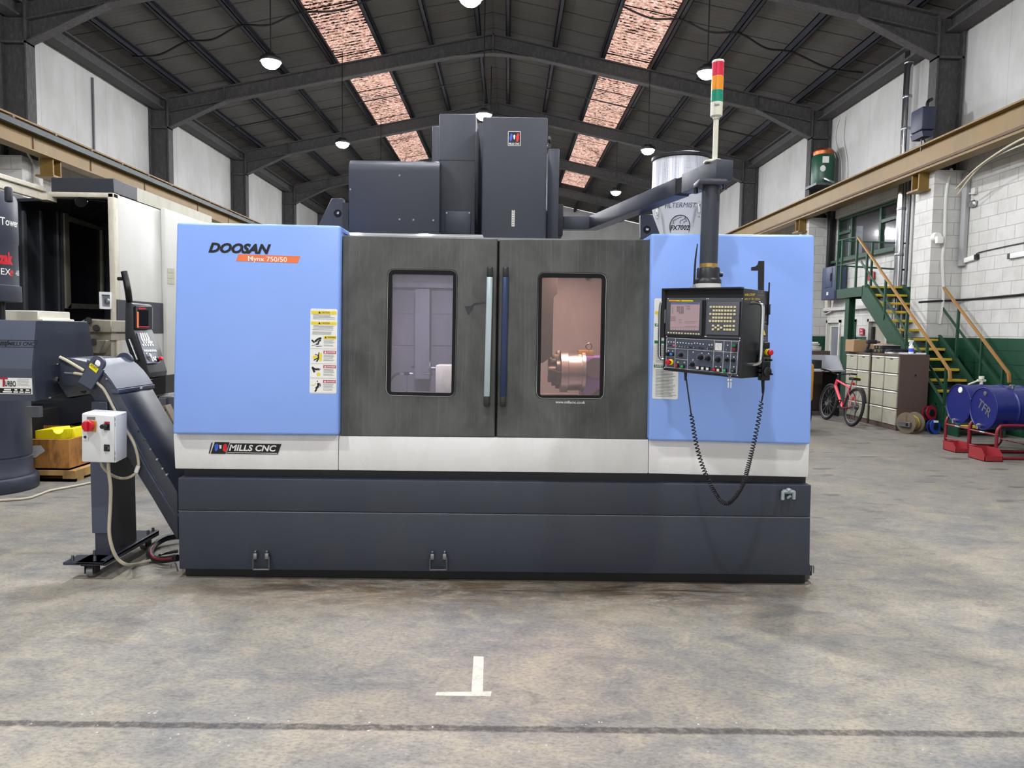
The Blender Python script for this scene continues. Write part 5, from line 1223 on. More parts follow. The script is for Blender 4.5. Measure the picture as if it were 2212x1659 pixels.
# pale hoses and cables
m = MB('cable_white'); Y = YN - .012
m.tube(spline([P(129, 771, Y), P(150, 782, Y), P(182, 801, Y)], 6), .010, 8); m.tube(spline([P(160, 806, Y), P(178, 809, Y), P(195, 816, Y), P(222, 838, Y), P(236, 862, Y), P(249, 888, Y), P(272, 928, Y), P(288, 955, Y), P(297, 985, Y), P(299, 1008, Y), P(293, 1022, Y), P(276, 1032, Y), P(255, 1032, Y), P(235, 1022, 4.45), P(222, 1008, 4.4), P(219, 1000, 4.38)], 6), .009, 8)
m.build('hose', cv)
MB('white_plastic').cyl(P(294, 1020, Y), P(299, 1006, Y), .014, .014, 10).build('cable_gland', cv)
# stand
xa, xb = -2.655, -2.555
m = MB('conveyor_paint'); m.box((xa, 4.60, .12), (xb, 4.93, 1.12), .004, 1); m.m('slate_dark').box((xb - .002, 4.62, .14), (xb + .003, 4.92, .95)); m.m('conveyor_light').box((xa - .012, 4.592, .27), (xb + .004, 4.60, .92), .002, 1); m.prism([P(*p, 4.63) for p in ((204, 905), (204, 874), (228, 878), (236, 898))], (0, .05, 0)); m.build('stand_post', cv)
m = MB('conveyor_paint'); m.box((-2.70, 4.46, .105), (-2.53, 5.2, .118), .002, 1); m.box((-2.565, 4.5, .085), (-2.53, 5.2, .125), .003, 1); m.box((-2.78, 4.46, .10), (-2.53, 4.62, .118), .003, 1); m.box((-2.78, 4.5, .10), (-2.55, 5.2, .11)) if False else None
m.m('steel_dull')
for x, y in ((-2.74, 4.5), (-2.6, 4.5), (-2.67, 4.62), (-2.56, 4.62), (-2.56, 5.1), (-2.56, 5.17)): m.cyl((x, y, .118), (x, y, .15), .011, .009, 8)
m.build('base_bar', cv)
for y, x in ((4.53, -2.64), (5.12, -2.60)):
    m = MB('black_paint'); m.box((x - .045, y - .045, .085), (x + .045, y + .045, .1), .003, 1); m.box((x - .035, y - .02, .03), (x - .028, y + .035, .09)); m.box((x + .028, y - .02, .03), (x + .035, y + .035, .09)); ca = m.build('caster', cv)
    m = MB('steel'); m.lathe((x - .024, y + .012, .042), X_, [(.03, 0), (.041, .004), (.041, .044), (.03, .048)], 24); m.build('wheel', ca)
# electric box
Yb = 4.30; fr = [P(177, 998, Yb), P(250.7, 1000, Yb), P(250.7, 896.5, Yb), P(177, 892, Yb)]
bk = PZ(271.7, 889.5, fr[2].z) - fr[2]; bk.z = 0; bk = bk.normalized() * .2
xt = T('control_box', 'white electric control box with red isolator knob fixed to the swarf conveyor stand', 'electrical box', fr[0])
m = MB('white_paint'); m.prism(fr, bk, .007, 3); m.build('case', xt)
dp = Plane(fr[0], fr[1], fr[2]); m = MB('white_paint'); m.prism([dp.at(*p) for p in ((178.5, 996.5), (248, 998.5), (248, 898.5), (178.5, 894))], dp.n * .008, .003, 2); dr_ = m.build('door', xt)
m = MB('steel')
for y in (905, 917, 978, 990): m.obox(dp.at(250, y, -.01), X_ * .004, Y_ * .01, Z_ * .012, .002)
m.build('hinge', xt)
m = MB('yellow'); m.m('fork_yellow'); m.prism([dp.at(*p, .008) for p in ((187, 931), (208, 932), (208.5, 909), (188, 908))], dp.n * .01, .002, 1); m.build('isolator_plate', xt)
kb = dp.at(192.5, 919.5, .018); m = MB('red'); m.lathe(kb, dp.n, [(.033, 0), (.034, .02), (.03, .026)], 28); m.obox(kb + dp.n * .034, X_ * .009, Z_ * .03, dp.n * .01, .003); lab(m.build('isolator_knob', xt), 'red rotary isolator knob')
m = MB('lens_grey'); m.prism([dp.at(*p, .008) for p in ((188, 906), (206, 907), (206, 900.5), (188, 900))], dp.n * .002); m.build('label_plate', xt)
m = MB('sign_red'); m.prism([dp.at(*p, .008) for p in ((226, 919), (237, 919.5), (237, 911), (226, 910.5))], dp.n * .003); a = dp.at(229, 920, .008); m.m('black_plastic'); m.lathe(a, dp.n, [(.016, 0), (.016, .03), (.013, .045)], 18); m.prism([dp.at(*p, .008) for p in ((225, 929), (237, 929.5), (237, 916), (225, 915.5))], dp.n * .004); m.build('push_button', xt)
m = MB('black_plastic'); m.prism([dp.at(*p, .008) for p in ((225, 974.5), (237, 975), (237, 960.5), (225, 960))], dp.n * .004); m.m('steel'); a = dp.at(231, 968, .012); m.lathe(a, dp.n, [(.014, 0), (.014, .008)], 18); m.m('black_plastic'); m.obox(a + dp.n * .016, X_ * .005, Z_ * .014, dp.n * .009, .002); m.build('selector', xt)
m = MB('white_paint'); m.prism([dp.at(*p, .008) for p in ((179.5, 951), (191.5, 951.5), (191.5, 939.5), (179.5, 939))], dp.n * .004, .001, 1); m.m('black_plastic'); a = dp.at(184, 944, .012); m.cyl(a, a + dp.n * .004, .008, .008, 12); m.build('lock', xt)
m = MB('steel'); z_ = fr[0].z
for px in (219, 234): a = P(px, 1001, 4.38); m.cyl(a, a + Z_ * .03, .012, .012, 10)
m.build('gland', xt)
m = MB('cable_white'); m.tube(spline([P(234, 1001, 4.38), P(235, 1020, 4.38), P(239, 1055, 4.4), P(238, 1100, 4.42), P(236, 1150, 4.42), P(243, 1185, 4.43), P(255, 1208, 4.46), P(272, 1219, 4.5), PZ(290, 1219, .02), PZ(320, 1212, .02), PZ(352, 1203, .02), PZ(378, 1198, .02)], 6), .0105, 8); m.build('power_cable', xt)
m = MB('hose_black'); h = lambda x, y, z=.02: PZ(x, y, z)
m.tube(spline([PZ(384, 1158, .05), PZ(360, 1162, .05), PZ(338, 1174, .03), PZ(324, 1190, .03), PZ(328, 1204, .03), PZ(350, 1209, .03), PZ(384, 1205, .05)], 8), .024, 8); m.m('hose_red').tube(spline([PZ(330, 1180, .055), PZ(325, 1190, .055), PZ(330, 1203, .05), PZ(350, 1208, .05), PZ(372, 1206, .055)], 8), .008, 6); m.m('hose_black').tube(spline([PZ(384, 1190, .03), PZ(360, 1195, .02), PZ(345, 1201, .02)], 6), .014, 8)
m.thing('coolant_hose', 'black hose looped on the floor at the left end of the milling machine', 'hose')

# ================================================================== TOOL TOWER AT THE LEFT EDGE
tx, ty = (-27 - 1098) / 1560 * 7.0, 7.0
tw = T('tower', 'dark grey cylindrical tower with white and red lettering at the left photo edge', 'machine tower', (tx, ty, 0))
m = MB('slate_paint'); m.lathe((tx, ty, 0), Z_, [(.40, 0), (.41, .02), (.41, .12), (.395, .14)], 48); m.build('base_ring', tw)
m = MB('slate_paint'); zr = lambda y, Y=6.7: P(20, y, Y).z
m.lathe((tx, ty, 0), Z_, [(.375, .13), (.375, .16), (.36, .18), (.36, zr(1000)), (.352, zr(999)), (.352, zr(996)), (.36, zr(995)), (.36, 1.2)], 48); m.build('column', tw)
m = MB('steel_dull'); a = P(70, 890, 6.8); m.box((a.x - .07, a.y, a.z - .05), (a.x + .06, a.y + .06, a.z + .05)); m.build('clamp_plate', tw)
m = MB('black_paint')
for dx in (.07, .22): m.cyl((tx + dx, ty - .05, 1.2), (tx + dx, ty - .05, zr(650)), .022, n=14)
m.cyl((tx - .1, ty + .1, 1.15), (tx - .1, ty + .1, zr(640)), .12, n=20); m.build('pole', tw)
R0 = .295
m = MB('slate_paint'); m.lathe((tx, ty, 0), Z_, [(.31, zr(650)), (.315, zr(648)), (.315, zr(614)), (.296, zr(612)), (R0, zr(520)), (.303, zr(516)), (.303, zr(420)), (.29, zr(408)), (.25, zr(404))], 48); dm = m.build('drum', tw)
m = MB('slate_dark'); a = P(19, 420, 6.73); m.box((a.x - .03, a.y - .03, zr(436)), (a.x + .028, a.y + .03, zr(402)), .02, 3); m.build('hook', tw)
def cyltext(m, body, z, h, th0, bold, shear=0.0, rr=R0, kx=1.0):
    t2 = MB(); t2.text(body, V((0, 0, 0)), X_, Z_, h, 0, bold, shear)
    t2.bm.verts.index_update(); t2.bm.verts.ensure_lookup_table(); vv = [v.co.copy() for v in t2.bm.verts]; ff = [[v.index for v in f_.verts] for f_ in t2.bm.faces]
    view = math.atan2(ty, tx)       # drum axis as seen from the viewer
    fx = V((-tx, -ty, 0)).normalized(); rt_ = V((-fx.y, fx.x, 0))
    if rt_.x < 0: rt_ = -rt_
    bv = []
    for c in vv:
        th = th0 + c.x * kx / rr; bv.append(m.bm.verts.new(V((tx, ty, 0)) + (fx * math.cos(th) + rt_ * math.sin(th)) * (rr + .0015) + Z_ * (z + c.z)))
    for f_ in ff: m._f([bv[i] for i in f_])
m = MB('sticker_white'); cyltext(m, '-Tower', zr(479), .072, math.asin(.42), .01, 0, .303, .82); m.m('red'); cyltext(m, 'Mazak', zr(565), .105, .12, .05, 0, R0, .62); m.m('sticker_white'); cyltext(m, 'INTEGREX', zr(590), .06, -.5, .0, 0, R0, 1.0); m.m('red'); cyltext(m, 'e', zr(592), .085, math.asin(.72), .02, .3, R0, .8); m.m('sticker_white'); cyltext(m, '-650', zr(589), .05, math.asin(.88), .0, 0, R0, .8); m.build('lettering', dm)
MB('cable_white').tube(spline([PZ(-60, 1085, .012), PZ(0, 1081, .012), PZ(55, 1077, .012), PZ(80, 1070, .012), PZ(108, 1060, .012), PZ(150, 1052, .012), PZ(205, 1041, .012), PZ(260, 1030, .012)], 8), .011, 8).thing('floor_cable', 'off-white cable lying across the floor from the tower towards the conveyor stand', 'cable')

# crate with yellow casting
ct = T('wooden_crate', 'oil-stained plywood crate standing on a pallet behind the conveyor stand', 'crate', (-4.9, 8.0, 0))
z1 = P(148, 950, 7.4).z; z0 = P(150, 1016, 7.4).z; xr_ = P(149, 990, 7.4).x; xl_ = xr_ - 1.2; yb2 = 8.45
m = MB('box_wood')
m.box((xl_, 7.4, z0), (xr_, 7.43, z1)); m.box((xl_, yb2 - .03, z0), (xr_, yb2, z1)); m.box((xl_, 7.43, z0), (xl_ + .03, yb2 - .03, z1)); m.box((xr_ - .03, 7.43, z0), (xr_, yb2 - .03, z1)); m.box((xl_, 7.4, z0), (xr_, yb2, z0 + .02)); m.build('box', ct)
m = MB('pallet_wood'); x2 = P(164, 1030, 7.38).x
for k in range(3):
    a = xl_ + (x2 - xl_ - .13) * k / 2; m.box((a, 7.37, .03), (a + .13, yb2 + .03, z0 - .05))
m.box((xl_, 7.37, 0), (x2, 7.52, .03)); m.box((xl_, 7.37, z0 - .05), (x2, yb2, z0)); m.box((xl_, 7.9, 0), (x2, 8.05, .03)); m.box((xl_, 8.32, 0), (x2, 8.47, .03)); m.box((xl_, 7.37, .03), (x2, 7.4, z0 - .12)); m.build('pallet', ct)
NRM = V((0, -1, 0)); m = MB('paper'); m.slab([P(*p, 7.399) for p in ((60, 966), (64, 985), (76, 989), (92, 978), (97, 974), (88, 962), (70, 963))], NRM, .002); m.build('torn_label', ct)
yc = T('yellow_casting', 'bright yellow saddle-shaped guard lying in the wooden crate', 'machine part', P(118, 948, 7.75))
zb3 = z1 - .03; Y = 7.62; xx = lambda x: P(x, 945, Y).x; zz_ = lambda y: P(120, y, Y).z
pts = [V((xx(76), Y, zb3)), V((xx(76), Y, zz_(931))), V((xx(112), Y, zz_(927)))]
for k in range(9): t_ = PI + k / 8 * PI; pts.append(V((xx(126) + .055 * math.cos(t_), Y, zz_(927) + .05 * math.sin(t_))))
pts += [V((xx(160), Y, zz_(925))), V((xx(162), Y, zb3))]
MB('yellow_bright').prism(pts, (0, .3, 0), .004, 1).build('saddle', yc)
m = MB('yellow_bright')
for k in range(3): m.box((xx(146) + k * .028, Y - .012, zb3 + .02), (xx(146) + k * .028 + .008, Y, zz_(930)))
m.torus((xx(118), Y, zz_(930)), Y_, .085, .008, 16, 6, PI, 1.75 * PI) if False else None
m.build('rib', yc)
MB('yellow_bright').box((xx(76), 7.62, z0 + .021), (xx(162), 7.9, zb3)).build('base', yc)
pp = T('wooden_pallet', 'second wooden pallet half hidden behind the conveyor stand beside the crate', 'pallet', (-4.1, 8.5, 0)); m = MB('pallet_wood')
for k in range(3): m.box((-4.25, 8.3 + k * .35, .02), (-3.4, 8.4 + k * .35, .1))
for k in range(6): m.box((-4.25 + k * .15, 8.25, .1), (-4.14 + k * .15, 9.2, .125))
m.build('boards', pp); MB('box_wood').box((-4.2, 8.35, .125), (-3.6, 9.1, .32)).build('side_board', pp)

# ================================================================== BIG TURNING MACHINE ON THE LEFT
Ya = 9.5
lt = T('turning_machine', 'huge beige and dark turning machine behind the conveyor with an open guarded bay', 'lathe', (-6.2, 10.6, 0))
xR = P(247, 500, Ya).x; xLf = P(102, 420, Ya).x; zT = P(180, 415, Ya).z; zU = P(180, 384, Ya).z
m = MB('beige_wornpaint'); xi = P(233.5, 500, Ya).x; m.box((xi, Ya, .5), (xR, Ya + .15, zT), .012, 2); m.box((xLf, Ya, zT - .065), (xR, Ya + .15, zT), .01, 2); m.build('bay_frame', lt)
m = MB('slate_dark'); m.box((P(109, 390, Ya).x, Ya + .01, zT), (xR, Ya + .6, zU), .006, 1); m.m('cabinet_cream').box((xR - .3, Ya + .6, zT), (xR + .002, 12.6, zU - .0)); m.build('top_cover', lt)
Y1_ = 10.76
m = MB('offwhite_panel'); m.box((xR - .04, Ya + .1, .62), (xR + .004, Y1_, zT - .01), .012, 2); m.build('side_panel', lt)
m = MB('offwhite_panel'); m.box((xR - .5, Y1_ + .01, .55), (xR + .06, 12.6, zT + .02), .012, 2)
m.m('cabinet_cream')
rp = Plane(V((xR + .06, 11, 1)), V((xR + .06, 12, 1)), V((xR + .06, 12, 2)))
for k in range(3): m.prism([rp.at(*p, .001) for p in ((362, 589 + k * 12), (376, 590 + k * 12), (376, 580 + k * 12), (362, 579 + k * 12))], (.006, 0, 0))
m.build('rear_panel', lt)
sp_ = Plane(V((xR + .004, 10, 1)), V((xR + .004, 11, 1)), V((xR + .004, 11, 2)))
m = MB('slate_dark'); m.prism([sp_.at(*p, .001) for p in ((252, 720), (352, 720), (351, 655), (252, 647))], (.008, 0, 0)); dk = m.build('dark_band', lt)
m = MB('lens_grey'); m.prism([sp_.at(*p, .01) for p in ((318, 711), (330, 711), (330, 664), (318, 663))], (.004, 0, 0), .002, 1); m.build('small_window', dk)
m = MB('black_paint'); m.box((xR - .9, Ya + .05, .0), (xR - .02, 12.6, .62)); m.build('base', lt)
xB = -6.45
m = MB('panel_black'); m.box((xB - .05, 7.6, .6), (xB, 12, 3.3)); m.m('black_matte').box((xB, 7.6, .3), (xR - .3, 12, .62)) ; m.build('bay_wall', lt)
m = MB('slate_dark'); m.prism([V((xB, Ya + .16, 3.22)), V((xR - .1, Ya + .16, 3.28)), V((xR - .1, 12, 3.28)), V((xB, 12, 3.22))], (0, 0, .04)); m.box((xR - .12, Ya + .12, .62), (xR - .06, 11.6, 3.28)); m.box((xB, 11.6, .62), (xR - .05, 11.7, 3.28)); m.build('bay_roof', lt)
bp_ = Plane(V((xB, 9, 1)), V((xB, 10, 1)), V((xB, 10, 2)))
m = MB('steel_dull')
for x0, x1 in ((46, 52), (84, 88), (121, 123), (128, 131)): m.prism([bp_.at(*p, .002) for p in ((x0 + 5, 690), (x1 + 5, 690), (x1, 455), (x0, 455))], (.03, 0, 0))
m.build('guide_rail', lt)
m = MB('cast_beige')
for c in ([(132, 460), (141, 461), (147, 667), (137, 666)], [(141, 466), (216, 492), (216, 498), (142, 478)], [(147, 655), (215, 658), (215, 668), (138, 666)], [(214, 490), (218, 492), (219, 660), (215, 660)]): m.prism([bp_.at(*p, .004) for p in c], (.05, 0, 0))
wf = m.build('window_frame', lt)
m = MB('dark_window'); m.prism([bp_.at(*p, .003) for p in ((142, 478), (214, 497), (215, 656), (146, 655))], (.01, 0, 0)); m.build('dark_window', wf)
m = MB('beige_wornpaint'); zq2 = lambda x, y: PX(x, y, xLf).z
m.box((xLf - .1, 7.6, zq2(50, 400)), (xLf, Ya, zq2(50, 389)), .01, 1); m.box((xLf - .05, 7.6, zq2(50, 420)), (xLf - .02, Ya, zq2(50, 401)), .01, 1); m.box((xLf - .1, Ya - .1, zT - .12), (xLf + .06, Ya + .1, zT - .04)); m.build('top_rail', lt)
a = P(172, 432, Ya + .1); m = MB('black_plastic'); m.lathe(a, V((.6, -.6, -.5)), [(.03, -.05), (.06, 0), (.075, .06), (.07, .07)], 18); m.m('chrome').box(a + V((.03, 0, -.03)), a + V((.11, .05, .04)), .008); m.m('cable_black').tube(spline([a + V((.1, 0, 0)), P(205, 433, Ya + .1), P(231, 437, Ya + .1), P(215, 452, Ya + .3), P(190, 465, Ya + .6)], 6), .012, 6); m.build('bay_lamp', lt)
m = MB('white_paint'); Yl = Ya - .05; fr2 = [P(*p, Yl) for p in ((215, 667), (237.5, 668), (237, 631), (214, 630))]; inn = [P(*p, Yl) for p in ((219.5, 662), (237, 663), (237, 637), (219, 636))]; ring(m, rloop(fr2, .01, 3), rloop(inn, .005, 3), (0, .05, 0)); m.m('lens_grey').prism([p + Y_ * .02 for p in inn], (0, .01, 0)); m.m('steel'); m.ball(P(231, 650, Yl + .01), .04, 12, (1, .3, 1)); m.build('flood_light', lt)
# saddle and lower castings inside the bay
m = MB('cast_beige'); Y = 9.3; m.prism([P(*p, Y) for p in ((170, 718), (240, 718), (240, 692), (200, 690), (186, 688), (168, 697))], (0, .9, 0), .01, 1); m.prism([P(*p, Y + .05) for p in ((176, 735), (240, 735), (240, 718), (172, 718))], (0, .8, 0)); m.prism([P(*p, Y - .05) for p in ((177, 762), (215, 764), (228, 735), (182, 734))], (0, .7, 0), .008, 1); m.prism([P(*p, Y + .1) for p in ((178, 800), (240, 800), (240, 735), (190, 735))], (0, .6, 0)); m.m('black_plastic')
for x, y in ((191, 692), (208, 708), (202, 739)): m.cyl(P(x, y, Y - .08), P(x, y, Y + .03), .035, .045, 14)
m.build('saddle', lt)
m = MB('ivory'); Y = 8.3; m.prism([P(*p, Y) for p in ((8, 700), (95, 700), (93, 688), (83, 688), (83, 671), (8, 670))], (0, .6, 0), .01, 1); m.build('tool_post', lt)
m = MB('black_matte'); m.box((-6.9, 8.75, .0), (P(205, 880, 9).x, 9.45, P(150, 868, 9).z)); m.m('slate_dark').prism([P(*p, 8.72) for p in ((85, 930), (206, 905), (206, 850), (85, 875))], (0, .3, 0)); m.build('bed_front', lt)
# operator console
Yc = 8.7; k2 = lambda x, y: (240 + x / 4.88, 560 + y / 4.88)
side = [(150, 462), (205, 456), (232, 472), (236, 740), (252, 780), (330, 960), (402, 1200), (396, 1250), (370, 1264), (290, 1282), (240, 1135), (150, 862), (145, 780)]
EXT = .46
con = T('operator_console', 'tall black operator console with red-edged screen in front of the big turning machine', 'control panel', P(300, 880, Yc))
m = MB('panel_black'); m.prism([P(*k2(*p), Yc) for p in side], (0, EXT, 0), .008, 2); m.build('body', con)
s1_ = [P(*k2(236, 480), Yc), P(*k2(237, 740), Yc)]; PCs = Plane(s1_[0], s1_[1], s1_[0] + Y_ * EXT)
m = MB('black_plastic'); m.prism([PCs.at(*k2(*p), .004) for p in ((244, 735), (412, 735), (410, 495), (244, 492))], PCs.n * .03, .006, 1); sb = m.build('screen_housing', con)
m = MB('small_screen'); m.prism([PCs.at(*k2(*p), .035) for p in ((285, 702), (392, 705), (392, 538), (285, 535))], PCs.n * .003); m.build('screen', con)
m = MB('red'); m.prism([PCs.at(*k2(*p), .035) for p in ((276, 716), (400, 718), (400, 708), (276, 705))], PCs.n * .003); m.prism([PCs.at(*k2(*p), .035) for p in ((288, 526), (362, 528), (362, 514), (288, 511))], PCs.n * .003); m.m('orange').prism([PCs.at(*k2(*p), .005) for p in ((247, 720), (262, 722), (262, 555), (247, 552))], PCs.n * .034); m.build('red_trim', con)
s2_ = [P(*k2(255, 780), Yc), P(*k2(332, 960), Yc)]; PCk = Plane(s2_[0], s2_[1], s2_[0] + Y_ * EXT)
m = MB('panel_slate'); m.prism([PCk.at(*k2(*p), .003) for p in ((375, 1100), (510, 1095), (395, 782), (268, 778))], PCk.n * .006); m.m('white_plastic')
rows_ = [(790, 310, 375, 4), (812, 316, 385, 4), (832, 322, 395, 4), (852, 330, 395, 4), (878, 345, 395, 3), (905, 340, 440, 5), (965, 355, 470, 7)]
for y, x0, x1, n_ in rows_:
    for i in range(n_):
        x = x0 + (x1 - x0) * i / (n_ - 1); m.obox(PCk.at(*k2(x, y), .012), Y_ * .012, V((PCk.n.z, 0, -PCk.n.x)) * .014, PCk.n * .004, .001)
for x, y in ((418, 885), (410, 872), (428, 872), (445, 1040), (430, 1052), (455, 1055), (465, 1035), (440, 1070), (470, 1060)): m.obox(PCk.at(*k2(x, y), .012), Y_ * .012, V((PCk.n.z, 0, -PCk.n.x)) * .012, PCk.n * .005, .001)
m.build('key_plate', con)
m = MB('chrome'); a = PCk.at(*k2(392, 1025), .008); m.lathe(a, PCk.n, [(.05, 0), (.05, .012), (.03, .016), (.03, .03)], 20); m.build('handwheel', con)
m = MB('black_plastic'); a = PCk.at(*k2(490, 1060), .008); m.lathe(a, PCk.n, [(.03, 0), (.03, .02)], 14); m.m('red'); m.lathe(a + PCk.n * .02, PCk.n, [(.015, 0), (.025, .015), (.025, .035), (.015, .045)], 16); m.build('stop_button', con)
m = MB('chrome'); m.tube([P(*k2(190, 842), Yc - .04), P(*k2(275, 1058), Yc - .04)], .014, 8); m.m('black_plastic').tube([P(*k2(192, 840), Yc - .04), P(*k2(205, 832), Yc)], .016, 8).tube([P(*k2(275, 1058), Yc - .04), P(*k2(290, 1062), Yc)], .016, 8); m.build('grab_handle', con)
m = MB('black_plastic'); m.prism([P(*k2(*p), Yc + .05) for p in ((290, 1290), (400, 1275), (575, 1222), (575, 1415), (390, 1450))], (0, EXT, 0)); m.build('pedestal', con)
m = MB('black_paint'); b = P(*k2(380, 1440), Yc + .25); m.box((b.x - .1, b.y - .1, 0), (b.x + .2, b.y + .2, b.z)); m.build('foot', con)
m = MB('cable_black'); m.tube(spline([P(*k2(136, 128), Yc), P(*k2(158, 220), Yc), P(*k2(178, 330), Yc), P(*k2(195, 460), Yc + .1)], 6), .038, 12); m.tube([P(*k2(72, 205), Yc), P(*k2(150, 206), Yc)], .022, 8); m.build('cable_pipe', con)
# fixture blocks between conveyor and the milling machine
fx = T('angle_plate', 'brown drilled fixture plate leaning beside the milling machine cover', 'fixture', (-3.6, 7.4, 0))
Y = 7.3; bk2 = P(372, 900, Y)
m = MB('reel_wood'); m.prism([P(*p, Y) for p in ((335, 885), (357, 875), (385, 930), (385, 985), (362, 960))], (0, .12, 0), .005, 1); m.m('black_matte')
for x, y in ((348, 890), (356, 887), (362, 903), (371, 915), (357, 925), (368, 930)): c = P(x, y, Y - .001); m.cyl(c, c - Y_ * .003, .014, .014, 10)
m.build('plate', fx); b3 = P(345, 900, 7.6); MB('steel_dull').box((b3.x - .1, 7.43, 0), (b3.x + .35, 7.6, P(345, 900, Y).z)).build('support', fx)
m = MB('steel_dull'); a = P(342, 880, 7.7); m.box((a.x, 7.7, 0), (a.x + .3, 8.0, P(345, 856, 7.7).z), .01, 1); m.box((a.x + .02, 7.66, a.z - .0), (a.x + .1, 7.7, a.z + .1)); m.thing('steel_block', 'grey steel block standing behind the drilled plate next to the milling machine', 'fixture')

# floor tape mark
m = MB('floor_tape'); c = [PZ(*p) for p in ((1023, 1418), (1045, 1419), (1043, 1503), (1018, 1503))]; m.prism(c, (0, 0, .0015)); c = [PZ(*p) for p in ((943, 1496), (1062, 1494), (1060, 1505), (940, 1503))]; m.prism([p + Z_ * .0002 for p in c], (0, 0, .0015)); m.thing('floor_mark', 'worn white painted mark on the concrete floor in the foreground', 'floor marking')

# ================================================================== RIGHT SIDE: STAIRS
SX0, SX1 = 7.37, 8.13
st = T('staircase', 'dark green steel staircase with yellow-nosed treads climbing to a landing by the right wall', 'stairs', (7.8, 13.2, 0))
ZL = 2.66; YB, YT = 11.8, 15.0
m = MB('stair_green')
for x in (SX0, SX1):
    m = MB('stair_green'); a = V((x - .02, YB - .12, -.0)); 
    m.prism([V((x - .012, y, z)) for y, z in ((YB - .14, 0), (YB + .16, 0), (YT + .12, ZL - .28), (YT + .12, ZL + .02), (YT - .06, ZL + .02), (YB - .14, .16))], (.024, 0, 0)); 
    m.prism([V((x - .03, y, z)) for y, z in ((YB - .14, .16), (YB - .14, .18), (YT - .06, ZL + .04), (YT - .06, ZL + .02))], (.06, 0, 0)); 
    sr = m.build('stringer', st)
    m = MB('steel_dull')
    for i in range(8):
        t_ = .15 + i * .1; y = YB + (YT - YB) * t_; z = ZL * t_ + .0
        for dz in (-.04, .05): m.cyl((x - .02, y, z + dz), (x + .02, y, z + dz), .014, n=8)
    m.build('bolt', sr)
for i in range(1, 15):
    z = ZL * i / 15; y = YB + (YT - YB) * (i - 1) / 14
    m = MB('stair_green'); m.box((SX0 + .015, y, z - .02), (SX1 - .015, y + .24, z)); tr_ = m.build('tread', st)
    m = MB('tread_yellow'); m.box((SX0 + .015, y - .03, z - .045), (SX1 - .015, y + .02, z + .006), .008, 1); m.build('nosing', tr_)
m = MB('stair_green'); XW = 8.4
m.box((SX0 - .02, YT + .1, ZL - .2), (SX0 + .04, 16.25, ZL)); m.box((SX0, 16.19, ZL - .2), (XW, 16.25, ZL)); m.box((SX0, YT, ZL - .03), (XW, 16.25, ZL)); m.box((SX0 + .015, YT + .02, ZL - .2), (XW, YT + .07, ZL - .03)); m.build('landing', st)
m = MB('tread_yellow'); m.box((SX0 + .015, YT - .03, ZL - .04), (SX1, YT + .03, ZL + .006), .008, 1); m.build('nosing', st)
m = MB('stair_green'); 
for dx in (-.07, .05): m.box((7.47 + dx, 15.75, 0), (7.49 + dx, 15.93, ZL - .2))
m.box((7.42, 15.83, 0), (7.53, 15.85, ZL - .2)); m.box((7.36, 15.7, 0), (7.6, 15.98, .02)); m.build('landing_post', st)
def rail(x, ptop, pbot, mtop, mbot, ts, endn):
    a = PX(*ptop, x); b = PX(*pbot, x); m = MB('oak')
    m.bar(a, b, .05, .035, bev=.006); m.bar(b + V((0, .01, .01)), b + V((0, -.02, -.14)), .05, .035, bev=.006); m.build('handrail', st)
    c = PX(*mtop, x); e = PX(*mbot, x); MB('stair_green').bar(c, e, .012, .05).build('mid_rail', st)
    for t_ in ts:
        y = a.y + (b.y - a.y) * t_; z1 = a.z + (b.z - a.z) * t_; z0 = ZL * (y - YB) / (YT - YB)
        MB('stair_green').box((x - .02, y - .02, z0), (x + .02, y + .02, z1 - .015)).build('rail_post', st)
rail(SX0 - .01, (1853, 512), (2052, 802), (1860, 565), (2043, 845), (.13, .36, .60, .80, .97), 0)
rail(SX1 + .01, (1998, 567), (2180, 808), (1994, 609), (2160, 832), (.16, .45, .72, .94), 0)
m = MB('stair_green'); a = PX(1853, 512, SX0); b = PX(1811, 520, SX0); c = PX(1965, 526, 8.38)
m.tube([a, b], .018, 8); m.tube([b, c], .016, 8); c2 = V((c.x, c.y, c.z - .55)); b2 = b - Z_ * .55; a2 = a - Z_ * .55; m.tube([a2, b2], .015, 8); m.tube([b2, c2], .02, 8); m.build('landing_rail', st)
for p in (a, a.lerp(b, .75), b, b.lerp(c, .5)):
    MB('stair_green').box((p.x - .02, p.y - .02, ZL), (p.x + .02, p.y + .02, p.z)).build('rail_post', st)
# boxes stored under the stairs
k = 0
for z, y, h, nm in ((.0, 12.6, .28, 'lowest of the stack'), (.29, 12.7, .26, 'middle of the stack'), (.56, 12.9, .22, 'top of the stack')):
    t = T('storage_case', f'grey storage case under the green stairs, {nm}', 'box', (7.8, y + .3, z), 'cases stacked under the stairs')
    MB('steel_dull').box((7.46, y, z), (8.06, y + .6, z + h), .012, 2).build('case', t); MB('panel_grey').box((7.45, y - .01, z + h * .62), (8.07, y + .61, z + h * .78), .006, 1).build('rim', t); MB('black_plastic').box((7.66, y - .02, z + h * .2), (7.86, y, z + h * .45), .01).build('handle', t)

